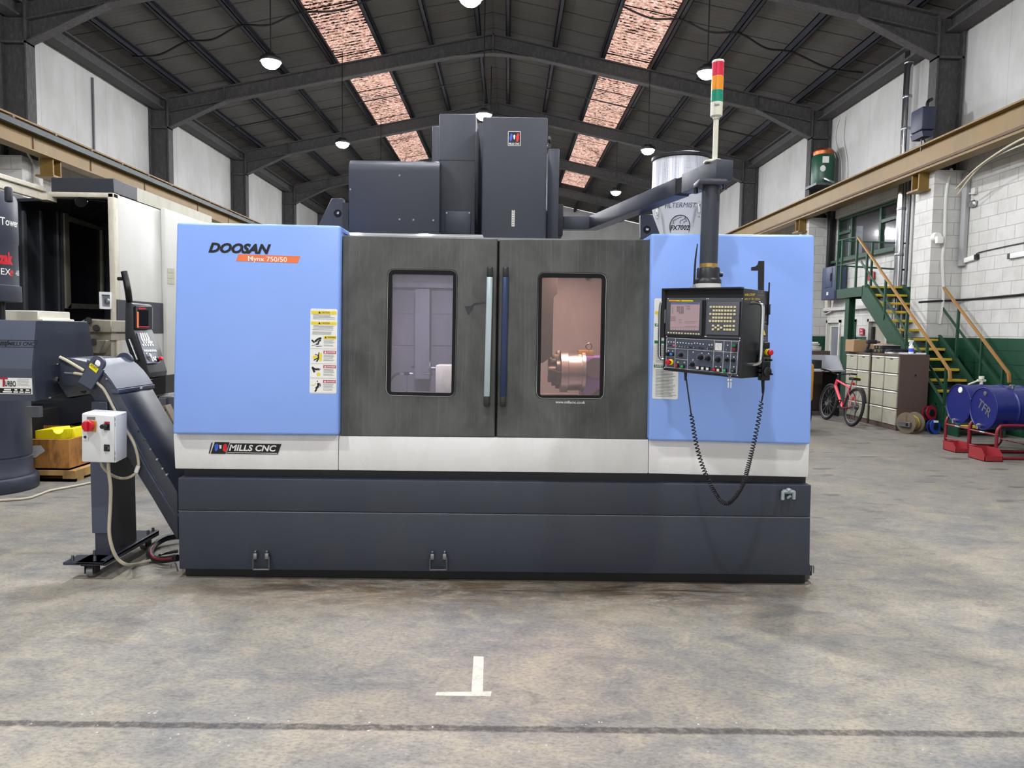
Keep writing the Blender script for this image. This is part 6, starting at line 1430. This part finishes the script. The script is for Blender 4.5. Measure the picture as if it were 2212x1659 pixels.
# ================================================================== FILING CABINETS
CXF, CXB, CH = 6.72, 7.24, 1.32
def cabinet(y0, y1):
    t = T('filing_cabinet', 'x', 'filing cabinet', (CXF, (y0 + y1) / 2, 0), 'filing cabinets before the stairs')
    MB('cabinet_brown').box((CXF + .01, y0, 0), (CXB, y1, CH), .004, 1).build('body', t)
    MB('cabinet_brown').box((CXF - .002, y0, 0), (CXF + .02, y1, .085)).build('plinth', t); MB('cabinet_brown').box((CXF - .002, y0, CH - .03), (CXF + .02, y1, CH)).build('top_edge', t)
    for k in range(4):
        z0 = .09 + k * .30; dm_ = MB('cabinet_cream').box((CXF - .012, y0 + .015, z0), (CXF + .012, y1 - .015, z0 + .285), .004, 1).build('drawer', t)
        MB('white_plastic').box((CXF - .022, y0 + .02, z0 + .262), (CXF - .01, y1 - .02, z0 + .279), .003, 1).build('handle', dm_)
        MB('ink').box((CXF - .014, (y0 + y1) / 2 - .05, z0 + .235), (CXF - .011, (y0 + y1) / 2 + .05, z0 + .25)).build('label_slot', dm_) if k == 3 else None
    return t
c1 = cabinet(12.36, 12.82); c1['label'] = 'cream-drawered filing cabinet nearest the viewer, its brown side showing'
for dy, l in ((.465, 'cream-drawered filing cabinet, second from the near end of the row'), (1.0, 'cream-drawered filing cabinet, third from the near end, behind the bicycle wheel'), (1.465, 'cream-drawered filing cabinet furthest along the row, beside the grey desk')): dup(c1, (0, dy, 0), l)
MB('black_plastic').box((7.0, 12.345, .95), (7.02, 12.362, .98)).build('lock', c1)
def carton(x0, y0, z0, x1, y1, z1, label):
    t = T('cardboard_box', label, 'box', ((x0 + x1) / 2, (y0 + y1) / 2, z0)); MB('cardboard').box((x0, y0, z0), (x1, y1, z1), .006, 1).build('body', t); MB('paper_grey').box(((x0 + x1) / 2 - .02, y0 - .001, z1 - .002), ((x0 + x1) / 2 + .02, y1 + .001, z1 + .002)).build('tape', t)
carton(6.66, 13.9, CH, 6.93, 14.25, CH + .24, 'brown cardboard box at the far end of the filing cabinet tops')
carton(7.0, 13.5, CH, 7.22, 13.95, CH + .17, 'long low cardboard box behind the cordless drill')
def drill():
    x, y, z = 6.80, 13.56, CH; t = T('cordless_drill', 'black cordless drill standing on the filing cabinets', 'drill', (x, y, z))
    MB('book_black').bar((x - .06, y, z + .2), (x + .12, y, z + .2), .07, .075, bev=.015).build('body', t); MB('steel_dull').cyl((x + .12, y, z + .2), (x + .19, y, z + .2), .025, .018, 14).build('chuck', t)
    MB('book_black').bar((x - .02, y, z + .17), (x - .04, y, z + .07), .045, .05, up=(1, 0, 0), bev=.01).build('grip', t); MB('slate_dark').box((x - .09, y - .04, z), (x + .04, y + .04, z + .07), .01).build('battery', t)
drill()
def case(x0, y0, x1, y1, z0, z1, label):
    t = T('black_case', label, 'case', ((x0 + x1) / 2, (y0 + y1) / 2, z0), 'black cases on the cabinets'); MB('book_black').box((x0, y0, z0), (x1, y1, z1), .01, 2).build('body', t); m = MB('key_brass')
    for q_ in (.3, .7): m.box((x0 - .006, y0 + (y1 - y0) * q_ - .015, (z0 + z1) / 2 - .02), (x0 + .002, y0 + (y1 - y0) * q_ + .015, (z0 + z1) / 2 + .02))
    m.build('latch', t)
case(6.80, 13.10, 7.18, 13.46, CH, CH + .075, 'flat black latched case lying directly on the filing cabinets')
case(6.82, 13.14, 7.16, 13.44, CH + .076, CH + .14, 'flat black latched case lying on top of another black case')
MB('paper').box((6.80, 13.12, CH + .141), (7.14, 13.42, CH + .152), .002, 1).thing('notebook', 'thin pale notebook on top of the black cases', 'notebook')
for k, (dz, ry, mt_, l) in enumerate(((0, .0, 'paper', 'white folder at the bottom of the folder stack on the cabinets'), (.028, .15, 'slate_dark', 'dark folder in the middle of the folder stack on the cabinets'), (.056, -.1, 'book_black', 'black ring folder on top of the folder stack on the cabinets'))):
    c = V((6.98, 12.92, CH + dz + .014)); ax = V((math.cos(ry), math.sin(ry), 0)); ay = V((-math.sin(ry), math.cos(ry), 0)); MB(mt_).obox(c, ax * .16, ay * .13, Z_ * .0138, .003).thing('folder', l, 'folder', 'folders stacked on the cabinets')
m = MB('paper_grey'); m.box((6.88, 12.4, CH), (7.2, 12.7, CH + .012), .002, 1); m.box((6.88, 12.4, CH + .012), (6.89, 12.7, CH + .03)); m.box((7.19, 12.4, CH + .012), (7.2, 12.7, CH + .03)); m.thing('tray', 'shallow grey tray on the nearest filing cabinet', 'tray')
def spray():
    x, y, z = 7.02, 12.55, CH + .013; t = T('spray_bottle', 'white trigger spray bottle standing in the tray on the filing cabinet', 'bottle', (x, y, z))
    MB('white_plastic').lathe((x, y, z), Z_, [(.04, 0), (.042, .01), (.042, .12), (.018, .16), (.016, .18)], 18).build('bottle', t); MB('logo_blue').lathe((x, y, z), Z_, [(.0425, .03), (.0428, .032), (.0428, .09), (.0425, .092)], 18).build('label', t)
    m = MB('white_plastic'); m.cyl((x, y, z + .18), (x, y, z + .2), .02, n=14); m.prism([V((x - .055, y - .012, z + .2)), V((x + .03, y - .012, z + .2)), V((x + .035, y - .012, z + .235)), V((x - .05, y - .012, z + .235))], (0, .024, 0), .004); m.prism([V((x - .035, y - .008, z + .2)), V((x - .022, y - .008, z + .2)), V((x - .03, y - .008, z + .15)), V((x - .04, y - .008, z + .155))], (0, .016, 0)); m.build('trigger_head', t)
spray()

# ================================================================== BICYCLE
ba = math.radians(8.0); bx, by = 6.17, 12.86
def bw(s, h, w=0.0): return V((bx + h * math.sin(ba) + w * math.cos(ba), by + s, h * math.cos(ba) - w * math.sin(ba) + .004))
latv = V((math.cos(ba), 0, -math.sin(ba)))
bk_ = T('bicycle', 'pink mountain bicycle with black saddle leaning by the filing cabinets', 'bicycle', (bx, by + .5, 0))
WR = .355
def wheel(s, nm):
    c = bw(s, WR); m = MB('tyre'); m.torus(c, latv, WR - .027, .027, 40, 10); tw_ = m.build(nm, bk_)
    m = MB('steel_dull'); m.torus(c, latv, WR - .058, .010, 40, 6); m.build('rim', tw_)
    m = MB('steel'); m.cyl(c - latv * .05, c + latv * .05, .018, n=12)
    x = latv.orthogonal().normalized(); y = latv.cross(x)
    for i in range(28):
        a = 2 * PI * i / 28; d = x * math.cos(a) + y * math.sin(a); m.tube([c + latv * (.03 if i % 2 else -.03) + d * .015, c + d * (WR - .06)], .0016, 4)
    m.build('spokes', tw_); m = MB('steel_dull'); m.lathe(c - latv * .035, latv, [(.02, 0), (.08, .0), (.08, .003), (.02, .003)], 24); m.build('brake_disc', tw_)
wheel(0, 'rear_wheel'); wheel(1.03, 'front_wheel')
BBp, HT, HB, SC, RA, FA = bw(.42, .30), bw(.83, .80), bw(.87, .68), bw(.27, .68), bw(0, WR), bw(1.03, WR)
m = MB('bike_pink'); m.tube([BBp, HB], .026, 12); m.tube([SC, HT - V((0, 0, .02))], .019, 12); m.tube([HT, HB], .026, 12); m.build('frame', bk_)
m = MB('bike_crimson'); m.tube([BBp, SC], .017, 10)
for w_ in (-.05, .05): m.tube([bw(.42, .30, w_ * .5), bw(.2, .31, w_), bw(0, WR, w_)], .010, 8); m.tube([bw(.27, .64, w_ * .3), bw(.18, .58, w_), bw(0, WR, w_)], .009, 8)
lab(m.build('rear_triangle', bk_), 'crimson rear stays and seat tube')
m = MB('black_plastic'); m.tube([HB, bw(.885, .62)], .02, 10); m.obox(bw(.888, .615), latv * .07, Y_ * .02, Z_ * .018, .006)
for w_ in (-.06, .06): m.tube([bw(.888, .62, w_), bw(1.03, WR, w_)], [.018, .014], 10)
m.build('fork', bk_)
m = MB('black_plastic'); m.tube([HT, bw(.81, .88)], .018, 10); m.tube([bw(.81, .88), bw(.87, .90)], .02, 10); m.tube(spline([bw(.80, .95, -.36), bw(.84, .94, -.2), bw(.87, .90, -.05), bw(.87, .90, .05), bw(.84, .94, .2), bw(.80, .95, .33)], 6), .013, 10); m.tube([bw(.80, .95, -.36), bw(.825, .945, -.25)], .018, 10); m.tube([bw(.80, .95, .33), bw(.825, .945, .23)], .018, 10)
for w_ in (-.24, .22): m.tube([bw(.85, .935, w_), bw(.93, .90, w_ * 1.2)], .007, 6)
m.build('handlebar', bk_)
m = MB('steel'); m.tube([SC, bw(.235, .83)], .014, 10); m.build('seat_post', bk_)
m = MB('black_plastic'); sd = [bw(.08, .88, -.07), bw(.08, .88, .07), bw(.22, .885, .05), bw(.37, .87, .02), bw(.37, .87, -.02), bw(.22, .885, -.05)]; m.prism(sd, (0, 0, -.05), .012, 2); sdl = m.build('saddle', bk_); m = MB('yellow_bright'); m.tube([bw(.09, .882, -.06), bw(.09, .886, 0), bw(.09, .882, .06)], .006, 6); m.build('trim', sdl)
m = MB('black_plastic'); x = latv.orthogonal().normalized(); cc = bw(0, WR)
pts = [cc + V((0, -math.cos(a), 0)) * (WR + .03) * 1.0 + Z_ * math.sin(a) * (WR + .03) + X_ * math.sin(a) * math.sin(ba) * WR for a in [(.25 + .9 * i / 10) for i in range(11)]]
for p, q_ in zip(pts, pts[1:]): m.hexa([p - latv * .025, p + latv * .025, p + latv * .025 + Z_ * .005, p - latv * .025 + Z_ * .005], [q_ - latv * .025, q_ + latv * .025, q_ + latv * .025 + Z_ * .005, q_ - latv * .025 + Z_ * .005])
m.build('mudguard', bk_)
m = MB('steel_dull'); m.lathe(BBp + latv * .05, latv, [(.05, 0), (.09, 0), (.09, .004), (.05, .004)], 24); m.tube([BBp - latv * .09, BBp + latv * .09], .018, 10); m.m('black_plastic'); m.bar(BBp + latv * .08, BBp + latv * .08 + V((0, .10, -.13)), .014, .02); m.bar(BBp - latv * .08, BBp - latv * .08 + V((0, -.10, .13)), .014, .02); m.obox(BBp + latv * .13 + V((0, .10, -.13)), latv * .045, Y_ * .04, Z_ * .01, .003); m.obox(BBp - latv * .13 + V((0, -.10, .13)), latv * .045, Y_ * .04, Z_ * .01, .003); m.build('crankset', bk_); m = MB('black_plastic'); m.torus(bw(0, WR, .05), latv, .05, .012, 20, 6); m.tube([bw(0, WR - .02, .06), bw(.03, .25, .06), bw(.0, .17, .055)], .012, 6); m.build('derailleur', bk_)
m = MB('red'); m.obox(bw(.18, .76), latv * .02, Y_ * .015, Z_ * .03, .005); m.obox(bw(-.05, .5, -.07), latv * .012, Y_ * .02, Z_ * .03, .005); m.build('rear_light', bk_)

# ================================================================== CABLE REELS
def reel():
    d = V((.9, .43, 0)).normalized(); c = P(1957, 912, 12.02); c.z = .18; t = T('cable_drum', 'wooden drum of yellow cable with a socket box, on the floor by the cabinets', 'cable reel', (c.x, c.y, 0))
    for k in (0, .22): MB('reel_wood').lathe(c + d * k, d, [(.03, 0), (.178, 0), (.178, .016), (.03, .016)], 30).build('flange', t)
    m = MB('cable_yellow'); m.cyl(c + d * .016, c + d * .22, .09, n=24)
    for k in range(14): m.torus(c + d * (.025 + k * .0138), d + V((.05 * math.sin(k * 2.1), 0, .12 * math.cos(k * 1.7))), .108 + .016 * math.sin(k * 1.3), .007, 26, 6)
    m.tube(spline([c + d * .12 + V((0, -.12, .05)), c + d * .1 + V((-.02, -.15, -.1)), c + d * .14 + V((-.04, -.12, -.165)), c + d * .2 + V((0, -.05, -.17))], 6), .007, 6); m.m('key_brass'); m.tube([c - d * .01 + Z_ * .02, c - d * .012 + Z_ * .17], .006, 6); m.build('cable', t)
    m = MB('steel'); s_ = V((-d.y, d.x, 0)); m.obox(c - d * .03 - s_ * .0 - Z_ * .02, s_ * .105, d * .025, Z_ * .04, .005); m.m('black_plastic'); m.obox(c - d * .057 - s_ * .06 - Z_ * .02, s_ * .02, d * .003, Z_ * .025); m.build('socket_box', t)
reel()
def xreel(px, py, Y, r_, col, label, stand):
    c = P(px, py, Y); d = V((.35, -.9, .12)).normalized(); t = T('extension_reel', label, 'cable reel', (c.x, c.y, 0), 'small extension reels')
    if not stand: c.z = r_ + .004
    MB('black_plastic').cyl(c - d * .035, c + d * .035, r_ * .82, n=28).build('cable_core', t)
    m = MB(col)
    for k in (-.04, .03): m.lathe(c + d * k, d, [(r_ * .55, 0), (r_, 0), (r_, .012), (r_ * .55, .012)], 28)
    m.build('flange', t); m = MB('black_plastic'); m.lathe(c + d * .04, d, [(r_ * .5, 0), (r_ * .48, .012), (.01, .014)], 24); m.build('socket_hub', t)
    m = MB('black_paint' if stand else 'white_plastic')
    if stand:
        e = V((d.y, -d.x, 0)).normalized()
        for s_ in (-1, 1): m.tube([c + e * s_ * .06 - d * .06, V((c.x, c.y, 0)) + e * s_ * .11 - d * .1 + Z_ * .01], .009, 6)
        m.tube([c - d * .06 - e * .08, c - d * .06 + e * .08], .009, 6); m.tube(spline([c - e * .02 + Z_ * r_, c - e * .1 + Z_ * (r_ + .05), c - e * .16 + Z_ * (r_ - .02), c - e * .15 - Z_ * .05], 6), .008, 6); m.build('stand', t)
    else: m.obox(c + d * .045 + Z_ * r_ * .72, X_ * .04, d * .004, Z_ * .018, .002); m.build('label_plate', t)
xreel(2008, 892, 12.22, .125, 'reel_red', 'dark red extension cable reel above the blue one at the foot of the stairs', True)
xreel(2016, 922, 12.02, .118, 'reel_blue', 'blue extension cable reel on the floor at the foot of the stairs', False)

# ================================================================== DRUMS
def drum(cx, cy, cz, r_, label, tfr):
    t = T('steel_drum', label, 'oil drum', (cx, cy, cz - r_), 'blue drums lying on red stands'); L = .88; o = V((cx, cy, cz))
    m = MB('drum_blue'); m.lathe(o, X_, [(r_ - .012, .012), (r_ - .004, 0), (r_, .002), (r_ + .003, .008), (r_, .014), (r_ - .006, .02), (r_ - .006, .29), (r_ + .006, .305), (r_ + .006, .315), (r_ - .006, .33), (r_ - .006, .57), (r_ + .006, .585), (r_ + .006, .595), (r_ - .006, .61), (r_ - .006, L - .02), (r_, L - .01), (r_, L), (r_ - .012, L - .012)], 44); b = m.build('barrel', t, ang=30)
    m = MB('sticker_white' if not tfr else 'steel'); c = o + V((.012, -.02, r_ * .72)); m.lathe(c, -X_, [(.045 if not tfr else .03, 0), (.04 if not tfr else .03, .01), (.02, .012)], 18); m.build('bung', t)
    m = MB('chrome'); c = o + V((.01, .03, -r_ * .82)); m.cyl(c, c - X_ * .06, .018, n=12); m.cyl(c - X_ * .05 + Z_ * .02, c - X_ * .05 - Z_ * .045, .016, n=12); m.tube([c - X_ * .05 + Z_ * .02, c - V((.06, .08, -.03))], .009, 8); m.build('tap', t)
    if tfr:
        an = math.radians(-28); ux = V((0, -math.cos(an), math.sin(an))); uy = V((0, math.sin(an) * -1 * -1, math.cos(an))); uy = V((0, -math.sin(an) * -1, math.cos(an)))
        uy = V((0, math.sin(an), math.cos(an))) if abs(ux.dot(V((0, math.sin(an), math.cos(an))))) < .01 else V((0, -math.sin(an), math.cos(an)))
        m = MB('panel_grey'); m.text('TFR', o + V((.010, .14, .03)), ux, uy, .12, .001, .02, 0, fit=.30); m.build('handwriting', t)
        m = MB('steel'); c = o + V((.35, -.05, r_)); m.cyl(c - Z_ * .01, c + Z_ * .03, .025, n=14); m.box(c + V((-.03, -.02, .025)), c + V((.03, .02, .045)), .006); m.tube([c + V((-.02, 0, .035)), c + V((-.11, -.03, .0))], .006, 6); m.build('vent_valve', t)
    else:
        m = MB('ivory'); c = o + V((.32, 0, r_)); m.cyl(c - Z_ * .01, c + Z_ * .10, .022, n=14); m.box(c + V((-.06, -.02, .04)), c + V((.06, .02, .075)), .008); m.cyl(c + Z_ * .08, c + Z_ * .12, .035, n=14); m.tube([c + V((-.05, 0, .055)), c + V((-.2, -.02, .0))], .013, 8); m.build('drum_pump', t)
D1 = (6.54, 10.40, .655); D2 = (6.50, 9.79, .655)
drum(*D1, .29, 'blue steel drum with white bung and pale pump, lying on the further red stand', False)
drum(*D2, .29, 'blue steel drum marked TFR in grey on its end, lying on the nearer red stand', True)
def dstand(cx, cy, label):
    t = T('drum_stand', label, 'drum stand', (cx + .45, cy, 0), 'red tubular drum stands'); zt_ = .46
    for s_ in (-1, 1):
        y = cy + s_ * .285; x0 = cx + .02; x1 = cx + .86; r_ = .09
        pts = spline([V((x0, y, .25)), V((x0, y, zt_ - r_)), V((x0 + .03, y, zt_ - .025)), V((x0 + r_, y, zt_)), V((cx + .44, y, zt_)), V((x1 - r_, y, zt_)), V((x1 - .03, y, zt_ - .025)), V((x1, y, zt_ - r_)), V((x1, y, .25)), V((x1, y, .02 + r_)), V((x1 - .03, y, .045)), V((x1 - r_, y, .02)), V((cx + .44, y, .02)), V((x0 + r_, y, .02)), V((x0 + .03, y, .045)), V((x0, y, .02 + r_)), V((x0, y, .25))], 4)[:-1]
        MB('stand_red').tube(pts, .02, 10, True).build('side_frame', t)
    for x, z in ((cx + .02, .33), (cx + .02, .12), (cx + .85, .33), (cx + .85, .12)): MB('stand_red').tube([(x, cy - .285, z), (x, cy + .285, z)], .014, 8).build('cross_bar', t)
    m = MB('steel'); m.tube([(cx + .02, cy - .05, .33), (cx + .02, cy + .05, .33)], .0155, 8); m.build('label_band', t)
    m = MB('black_plastic')
    for s_ in (-1, 1):
        for x in (cx + .2, cx + .68): m.bar((x, cy + s_ * .285, zt_), (x, cy + s_ * .17, .42), .06, .02)
    m.build('cradle_pad', t)
dstand(D1[0], D1[1], 'red tubular steel stand under the further blue drum'); dstand(D2[0], D2[1], 'red tubular steel stand under the nearer blue drum')
def bin_(x, y, ln_, wd, h, label):
    t = T('storage_bin', label, 'bin', (x, y, 0), 'red plastic bins under the drum taps'); m = MB('bin_red'); th = .006; z = .004
    m.box((x - wd, y - ln_, z), (x + wd, y + ln_, z + th)); m.box((x - wd, y + ln_ - th, z), (x + wd, y + ln_, z + h))
    for s_ in (-1, 1):
        xx0 = x + s_ * wd - (th if s_ > 0 else 0); m.prism([V((xx0, yy, zz1)) for yy, zz1 in ((y + ln_, z), (y + ln_, z + h), (y - ln_ * .5, z + h), (y - ln_, z + h * .45), (y - ln_, z))], (th, 0, 0))
    m.box((x - wd, y - ln_, z), (x + wd, y - ln_ + th, z + h * .45)); m.build('tray', t); m = MB('bin_red'); m.box((x - wd - .006, y + ln_ - .008, z + h - .012), (x + wd + .006, y + ln_ + .006, z + h)); m.build('rim', t)
bin_(6.42, 10.18, .15, .105, .13, 'red plastic bin on the floor below the further drum tap'); bin_(6.38, 9.50, .17, .12, .16, 'red plastic bin on the floor below the nearer drum tap')

# ================================================================== DESK AND BITS BEHIND THE BICYCLE
dt = T('work_desk', 'grey desk with angled side screens behind the bicycle', 'desk', (6.35, 15.0, 0))
m = MB('desk_grey'); m.box((6.0, 14.45, .90), (6.78, 15.35, .94), .008, 2); m.build('desk_top', dt)
m = MB('desk_grey'); m.prism([V((6.02, 14.6, .94)), V((6.05, 14.6, .94)), V((6.05, 15.35, 1.22)), V((6.02, 15.35, 1.22))] if False else [V((6.02, 14.6, .94)), V((6.02, 15.33, .94)), V((6.02, 15.33, 1.22)), V((6.02, 14.85, 1.22))], (.025, 0, 0)); m.prism([V((6.74, 14.5, .94)), V((6.74, 15.33, .94)), V((6.74, 15.33, 1.22)), V((6.74, 14.75, 1.22))], (.025, 0, 0)); m.box((6.02, 15.32, .94), (6.76, 15.345, 1.22)); m.build('side_screen', dt)
for x in (6.05, 6.7): MB('black_paint').box((x, 14.55, 0), (x + .04, 15.3, .90)).build('leg', dt)
MB('black_plastic').box((6.3, 14.95, .942), (6.52, 15.2, 1.12), .01).thing('black_box', 'small black box standing on the grey desk', 'box')
MB('navy_cloth').prism([V((6.15, 15.05, .942)), V((6.28, 14.98, .942)), V((6.28, 15.28, .942)), V((6.12, 15.28, .942))], (.0, 0, .1), .03, 3).thing('folded_jacket', 'dark navy cloth bundled on the grey desk', 'clothing')
rt2 = T('red_hand_tool', 'small red and black hand tool on the near edge of the grey desk', 'tool', (6.12, 14.6, .942)); MB('red').bar((6.08, 14.6, .962), (6.16, 14.62, .962), .03, .03, bev=.008).build('handle', rt2); MB('black_plastic').bar((6.16, 14.62, .96), (6.22, 14.63, .96), .02, .02, bev=.004).build('tip', rt2)
cbt = T('brown_cabinet', 'low brown cupboard behind the grey desk', 'cupboard', (6.4, 15.8, 0)); MB('cabinet_brown').box((5.9, 15.55, 0), (6.95, 16.05, 1.30), .006, 1).build('body', cbt); MB('cabinet_brown').box((5.95, 15.54, .1), (6.42, 15.552, 1.22)).build('door', cbt); MB('cabinet_brown').box((6.44, 15.54, .1), (6.9, 15.552, 1.22)).build('door', cbt)
rnd = random.Random(5); z = 1.30
for k in range(6):
    h = .02 + rnd.random() * .02; a = rnd.uniform(-.25, .25); c = V((6.62 + rnd.uniform(-.04, .04), 15.8, z + h / 2)); MB('paper' if k % 2 else 'paper_grey').obox(c, V((math.cos(a), math.sin(a), 0)) * .16, V((-math.sin(a), math.cos(a), 0)) * .11, Z_ * h / 2, .002).thing('paper_stack', 'white paper in a stack on the brown cupboard, ' + ['lowest', 'second up', 'third up', 'fourth up', 'fifth up', 'topmost'][k] + ' of six', 'papers', 'papers on the brown cupboard'); z += h + .0005
MB('book_black').prism([V((6.2, 15.7, 1.302)), V((6.42, 15.66, 1.302)), V((6.44, 15.85, 1.302)), V((6.22, 15.9, 1.302))], (0, 0, .07), .02, 2).thing('black_bag', 'flat black bag beside the papers on the brown cupboard', 'bag')
fe = T('fire_extinguisher', 'red fire extinguisher hung on the wall under the landing, half hidden', 'fire extinguisher', (8.36, 17.25, 1.05))
MB('red').lathe((8.36, 17.25, 1.05), Z_, [(.07, 0), (.08, .02), (.08, .40), (.05, .47), (.02, .49)], 20).build('cylinder', fe); m = MB('black_plastic'); m.cyl((8.3, 17.25, 1.54), (8.3, 17.25, 1.58), .02, n=10); m.bar((8.26, 17.25, 1.6), (8.16, 17.25, 1.64), .02, .015); m.bar((8.26, 17.25, 1.57), (8.17, 17.25, 1.57), .02, .012); m.tube(spline([(8.32, 17.25, 1.57), (8.22, 17.17, 1.5), (8.2, 17.16, 1.25)], 6), .012, 6); m.build('valve', fe)

# forklift, mostly hidden by the milling machine
fk = T('forklift', 'yellow forklift truck mostly hidden behind the right end of the milling machine', 'forklift', (4.5, 13.0, 0))
m = MB('fork_yellow'); m.box((3.9, 11.95, .52), (5.1, 12.6, 1.16), .05, 3); m.build('counterweight', fk)
m = MB('fork_yellow'); m.box((3.95, 12.6, .42), (5.05, 14.0, .8), .03, 2); m.build('chassis', fk)
for x in (4.82, 3.92):
    for y in (12.22, 13.6): m = MB('tyre'); m.lathe((x, y, .30), X_, [(.16, 0), (.27, .0), (.30, .03), (.30, .22), (.27, .26), (.16, .26)], 32); wt = m.build('tyre', fk); MB('fork_yellow').lathe((x + .02, y, .30), X_, [(.16, 0), (.15, .22), (.05, .23)], 20).build('hub', wt)
m = MB('black_paint'); m.box((4.2, 12.9, .8), (4.7, 13.35, .95), .03); m.box((4.2, 12.8, .95), (4.7, 12.92, 1.35), .03); m.build('seat', fk)
m = MB('black_paint')
for x in (4.15, 4.55):
    m.box((x, 14.0, .1), (x + .1, 14.15, 1.6))
m.build('mast', fk)

# ------------------------------------------------------------------ daylight and view
wd = bpy.data.worlds.new('daylight'); bpy.context.scene.world = wd; wd.use_nodes = True
bg = wd.node_tree.nodes['Background']; bg.inputs[0].default_value = (1.0, .97, .95, 1); bg.inputs[1].default_value = SKY
vs = bpy.context.scene.view_settings
bpy.context.scene.display_settings.display_device = 'sRGB'
vs.view_transform = 'Standard'; vs.look = 'None'; vs.gamma = 1.0; vs.use_curve_mapping = False; vs.exposure = EXPO
cy = bpy.context.scene.cycles
cy.max_bounces = 5; cy.diffuse_bounces = 2; cy.glossy_bounces = 3; cy.transmission_bounces = 3; cy.transparent_max_bounces = 6
cy.use_adaptive_sampling = True; cy.adaptive_threshold = .1; cy.caustics_reflective = False; cy.caustics_refractive = False
